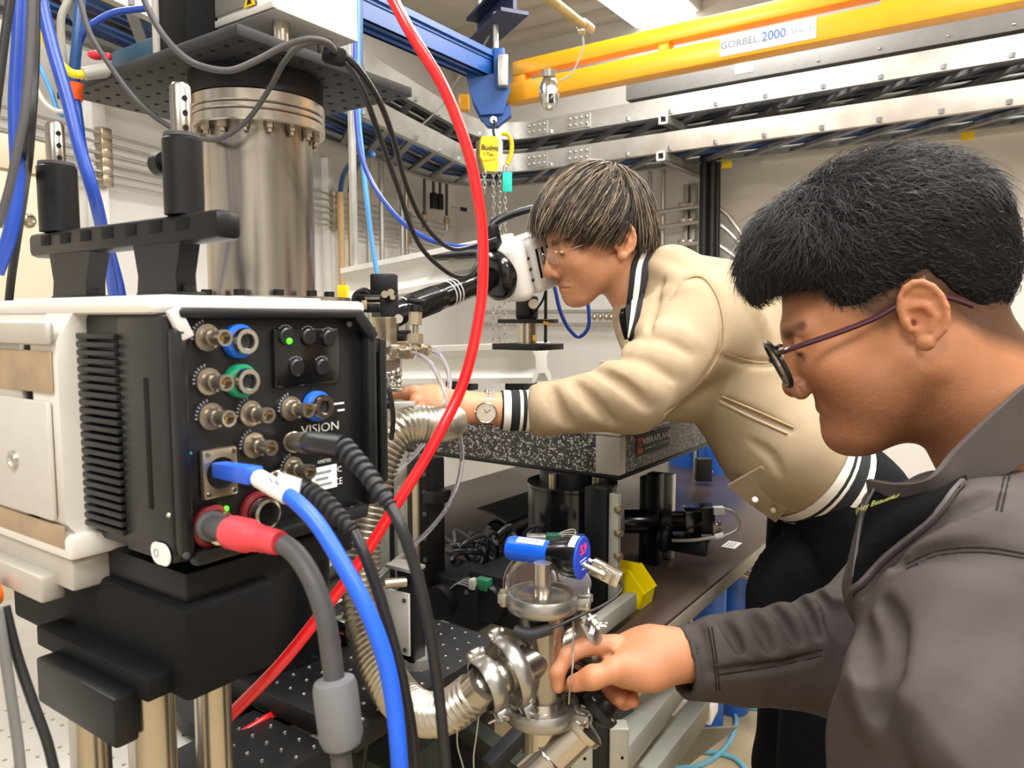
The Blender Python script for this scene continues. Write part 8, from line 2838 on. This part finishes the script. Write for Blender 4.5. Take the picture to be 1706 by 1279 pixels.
cuf = P(1133, 1104, 0.803)
cufd = (P(1133, 1104, 0.803) - P(1300, 1085, 0.83)).normalized()
sideB = Vector((0.45, 0.89, 0)).normalized()


def jack2(p):
    d = flat_rc(p, CH2, CH2 + Vector((0.04, 0.02, -0.5)), 0.125, 0.145, sideB, 1.5)
    d = smin(d, rc(p, NB2 + Vector((0.02, 0.0, -0.035)), LS2 + Vector((0.02, 0.02, 0.0)), 0.072, 0.088), 0.04)
    d = smin(d, rc(p, NB2 + Vector((0.02, 0.03, -0.035)), RS2, 0.07, 0.085), 0.04)
    d = smin(d, rc(p, P(1560, 850, 0.70), P(1530, 1000, 0.70), 0.035, 0.06), 0.04)
    d = smin(d, rc(p, P(1476, 846, 0.69), P(1464, 975, 0.70), 0.021, 0.024), 0.03)
    d = smin(d, rc(p, LS2, P(1590, 1330, 0.50), 0.092, 0.080), 0.05)
    d = smin(d, rc(p, P(1590, 1330, 0.50), P(1560, 1700, 0.50), 0.080, 0.066), 0.03)
    d = smin(d, rc(p, RS2, EL2, 0.085, 0.066), 0.03)
    d = smin(d, rc(p, EL2, P(1240, 1096, 0.82), 0.066, 0.048), 0.03)
    d = smin(d, rc(p, P(1240, 1096, 0.82), cuf, 0.048, 0.0372), 0.01)
    d = smax(d, (p - A3(cuf)) @ A3(cufd), 0.003)
    # hollow cuff and neck opening
    d = smax(d, -rc(p, cuf + cufd * 0.03, cuf - cufd * 0.03, 0.0304, 0.0304), 0.002)
    d = smax(d, -rc(p, LW(fr2, -0.034, 0, -0.06), NB2 + Vector((0.01, 0, -0.02)), 0.068, 0.078), 0.012)
    return d


R2 = [([(1178, 1030), (1196, 1062), (1212, 1098)], 0.010, 0.004), ([(1225, 1040), (1240, 1062), (1248, 1085)], 0.012, 0.005), ([(1268, 1020), (1282, 1045), (1300, 1075)], 0.014, 0.006),
      ([(1300, 1008), (1322, 1035), (1345, 1062)], 0.015, 0.007), ([(1345, 995), (1362, 1020), (1372, 1055)], 0.014, 0.007), ([(1372, 985), (1388, 1005), (1392, 1040)], 0.013, 0.006),
      ([(1190, 1110), (1240, 1105), (1300, 1098), (1370, 1082)], 0.010, 0.003),
      ([(1450, 940), (1500, 890), (1570, 845), (1640, 815)], 0.016, 0.006), ([(1475, 960), (1530, 925), (1600, 880), (1660, 850)], 0.016, 0.006), ([(1430, 1000), (1450, 960), (1490, 915)], 0.016, 0.006),
      ([(1470, 1020), (1510, 985), (1560, 960)], 0.016, 0.006), ([(1420, 1080), (1440, 1140), (1450, 1210)], 0.018, 0.006), ([(1520, 1010), (1580, 985), (1660, 985)], 0.02, 0.005),
      ([(1500, 1140), (1540, 1060), (1600, 1010)], 0.02, 0.005), ([(1570, 1240), (1640, 1160), (1706, 1110)], 0.024, 0.005)]
G2 = [([(1205, 1038), (1218, 1060), (1232, 1085)], 0.006, 0.005), ([(1252, 1030), (1266, 1052), (1280, 1082)], 0.007, 0.006), ([(1288, 1015), (1304, 1040), (1322, 1070)], 0.007, 0.006),
      ([(1330, 1000), (1345, 1028), (1358, 1060)], 0.007, 0.006), ([(1360, 990), (1376, 1012), (1384, 1048)], 0.007, 0.006), ([(1400, 985), (1406, 1020), (1400, 1060)], 0.012, 0.008),
      ([(1165, 1048), (1172, 1090), (1178, 1130)], 0.004, 0.0025), ([(1460, 955), (1510, 908), (1585, 862), (1650, 830)], 0.008, 0.006), ([(1445, 985), (1475, 940), (1510, 905)], 0.008, 0.006),
      ([(1500, 950), (1560, 925), (1640, 920), (1706, 930)], 0.006, 0.004), ([(1480, 1010), (1495, 1060), (1470, 1160), (1462, 1190)], 0.010, 0.007), ([(1440, 1040), (1452, 1100), (1462, 1180)], 0.010, 0.006),
      ([(1185, 1118), (1240, 1112), (1300, 1106), (1360, 1090)], 0.004, 0.003)]
jf2 = creases(jack2, R2, G2, 0.016, 0.009)
vj2, qj2 = nets(jf2, (0.15, 0.36, 0.45), (0.93, 1.2, 1.47), 0.0036)
jB = fast_mesh('jacket', vj2, qj2, 'jacket_grey', pB, np.ones((len(vj2), 3), dtype=f32))
for pts in ([(1137, 1070), (1142, 1110), (1150, 1150)], [(1142, 1068), (1148, 1110), (1156, 1150)], [(1180, 1045), (1188, 1090), (1194, 1150)], [(1186, 1044), (1193, 1090), (1199, 1150)],
            [(1196, 1124), (1240, 1118), (1300, 1108), (1370, 1092)], [(1196, 1114), (1240, 1108), (1300, 1098), (1370, 1082)],
            [(1510, 940), (1560, 918), (1640, 912), (1706, 922)], [(1510, 948), (1560, 926), (1640, 920), (1706, 930)], [(1660, 850), (1672, 800), (1690, 730)], [(1668, 852), (1680, 800), (1698, 732)]):
    seam(jf2, pts, jB, 'stitched_seam', 'seam_thread', 0.0009, -0.0002)

# stand collar and dark lining
cLo = [(1800, 655), (1740, 700), (1675, 748), (1615, 795), (1562, 826), (1505, 832), (1452, 824)]
cUp = [(1790, 575), (1722, 628), (1652, 690), (1592, 748), (1548, 796), (1500, 806), (1446, 798)]
dl_ = [0.72, 0.685, 0.655, 0.632, 0.612, 0.645, 0.69]
A_ = [P(x, y, d) for (x, y), d in zip(cUp, dl_)]
B_ = [P(x, y + (40 if x > 1650 else 14), d + 0.004) for (x, y), d in zip(cLo, dl_)]
A_ = [Vector((0.50, 0.885, 1.40)), Vector((0.565, 0.855, 1.425)), Vector((0.585, 0.79, 1.43))] + A_
B_ = [Vector((0.515, 0.90, 1.34)), Vector((0.59, 0.865, 1.345)), Vector((0.61, 0.785, 1.345))] + B_
part(ribbon(A_, B_, 0.005, 3), 'collar', 'grey_trim', pB)
ln = part(patch(jf2, [(1454, 822), (1503, 830), (1560, 824), (1614, 794)], [(1424, 988), (1462, 940), (1520, 893), (1606, 812)], 8, 0.004, 0.004, 0.6), 'front_lining', 'lining_black', pB)
t2 = trace(jf2, [(1438, 868), (1526, 834)], 0.35)
ga2 = grad(jf2, t2, 0.002).mean(0)
a_, b_ = Vector(t2[0]), Vector(t2[1])
ax_ = (b_ - a_).normalized()
nrm = Vector(ga2).normalized()
up_ = nrm.cross(ax_).normalized()
tm = text_mesh('lettering', '(Hey Beautiful', 'text_lime', (a_ + b_) / 2 + nrm * 0.011, ax_, up_, 0.0068, ln, squeeze=1.0)
W_ = np.array(WORLD[ln.name])
q = np.array([tuple(v.co) for v in tm.data.vertices], dtype=f32) + W_[:3, 3].astype(f32)
for _ in range(4):
    q = q - grad(jf2, q, 0.002) * (jf2(q)[:, None] - 0.0095)
for v, c in zip(tm.data.vertices, q):
    v.co = c - W_[:3, 3]
seam(jack2, [(1462, 822), (1447, 858), (1441, 905), (1434, 965)], pB, 'zip_edge', 'rubber_grey', 0.0012, 0.006)
for px, py in ((1448, 920), (1442, 948), (1437, 965)):
    part(MB().sphere(Vector(trace(jack2, [(px, py)], 0.35)[0]), 0.0035, 10, 8), 'snap', 'brass_nickel', pB)
seam(jf2, [(1606, 808), (1520, 890), (1462, 938), (1420, 990)], pB, 'front_edge', 'grey_trim', 0.003, 0.003)


def trous2(p):
    hp = CH2 + Vector((0.06, 0.03, -0.46))
    d = flat_rc(p, hp + Vector((0, 0, 0.06)), hp, 0.105, 0.11, sideB, 1.45)
    for k in (-0.09, 0.09):
        h_ = Vector((hp.x + k * 0.5, hp.y + k * 0.8, hp.z))
        d = smin(d, rc(p, h_, (h_.x, h_.y, 0.45), 0.10, 0.08), 0.03)
        d = smin(d, rc(p, (h_.x, h_.y, 0.45), (h_.x, h_.y, 0.02), 0.08, 0.07), 0.02)
    return d


vt2, qt2 = nets(trous2, (0.2, 0.4, 0.0), (0.95, 1.2, 0.95), 0.014)
fast_mesh('trousers', vt2, qt2, 'trousers_black', pB)

# dark glasses
gl2 = thing('eyeglasses', 'black framed glasses with dark red temples on the grey jacket man', 'glasses', LW(fr2, 0.1, 0, 0))
glasses(gl2, fr2, 0.053, 0.045, 0.0024, 'frame_black', 'frame_red', 0.1175, -0.007, 0.16, 2.4)

# hair: short faded sides, thick wavy top
HL2 = np.array([[-0.13, -0.055], [-0.095, -0.045], [-0.065, -0.03], [-0.042, 0.004], [-0.025, 0.033], [0.012, 0.026], [0.03, 0.022], [0.048, 0.024], [0.058, 0.050], [0.09, 0.058], [0.14, 0.060]])


def full2(q):
    d = ell(q, (-0.005, 0, 0.050), (0.1165, 0.082, 0.108))
    return smin(d, ell(q, (0.060, 0, 0.082), (0.056, 0.064, 0.052)), 0.03)


def cap2(p):
    q = to_local(p, fr2)
    d = full2(q)
    d = d + 0.001 * np.sin(q[:, 0] * 210 + 2 * np.sin(q[:, 1] * 160)) * np.sin(q[:, 2] * 190 + q[:, 1] * 120)
    up = (q[:, 2] - np.interp(q[:, 0], HL2[:, 0], HL2[:, 1])).astype(f32)
    d = d + 0.007 * np.exp(-np.maximum(up, 0) / 0.016) * (q[:, 0] < 0.055)
    return smax(d, -up * 0.75, 0.006) * fr2[2]


vh, qh = nets(cap2, tuple(H2 + Vector((-0.17, -0.16, -0.12))), tuple(H2 + Vector((0.19, 0.18, 0.20))), 0.003)
hB_ = fast_mesh('hair', vh, qh, 'hair_cap', pB, np.ones((len(vh), 3), dtype=f32) * np.array([0.012, 0.010, 0.010], dtype=f32))
rs = np.random.RandomState(11)
qv = to_local(vh.astype(f32), fr2)
z_h = np.interp(qv[:, 0], HL2[:, 0], HL2[:, 1])
cand = np.where(qv[:, 2] > z_h + 0.001)[0]
NS = 22000
pick = rs.choice(cand, NS)
root = qv[pick] + rs.normal(size=(NS, 3)) * 0.0016
root = root.astype(np.float64)
topw = np.clip((root[:, 2] - 0.055) / 0.05, 0, 1)
lenv = 0.005 + 0.006 * rs.uniform(size=NS) + topw * rs.uniform(0.012, 0.034, NS)
K = 7
g0_ = grad(full2, root.astype(f32), 0.001).astype(np.float64)
tang = np.stack([np.clip((root[:, 0] - 0.035) * 22, -0.9, 0.9), 0.3 * np.sign(root[:, 1]), -0.5 * (1 - topw) - 0.15], 1) + rs.normal(size=(NS, 3)) * 0.26
tang -= g0_ * (tang * g0_).sum(1, keepdims=True)
tang /= np.linalg.norm(tang, axis=1, keepdims=True) + 1e-6
lift = (0.14 + 0.16 * topw + rs.uniform(-0.08, 0.14, NS))[:, None]
dirv = tang * (1 - lift) + g0_ * lift
dirv /= np.linalg.norm(dirv, axis=1, keepdims=True)
bx = np.cross(dirv, g0_)
phs = np.sin(root[:, 0] * 120) * 2 + np.sin(root[:, 1] * 140) * 2 + rs.uniform(-0.6, 0.6, NS)
pths = np.zeros((NS, K, 3))
for k in range(K):
    t = k / (K - 1)
    curl = topw * 0.0065 * t
    pths[:, k] = root - g0_ * 0.001 + dirv * (lenv * t)[:, None] + bx * (curl * np.sin(5.5 * t + phs))[:, None] + tang * (curl * np.cos(5.5 * t + phs))[:, None] - g0_ * (lenv * t * t * 0.35)[:, None]
hcol = np.array([[0.013, 0.011, 0.011]]) * rs.uniform(0.5, 2.2, (NS, 1))
vs_, qs_, cs_ = strands(to_world(pths.reshape(-1, 3), fr2).reshape(NS, K, 3), 0.00030, 0.4, hcol)
fast_mesh('hair_strands', vs_, qs_, 'hair_black', hB_, cs_)
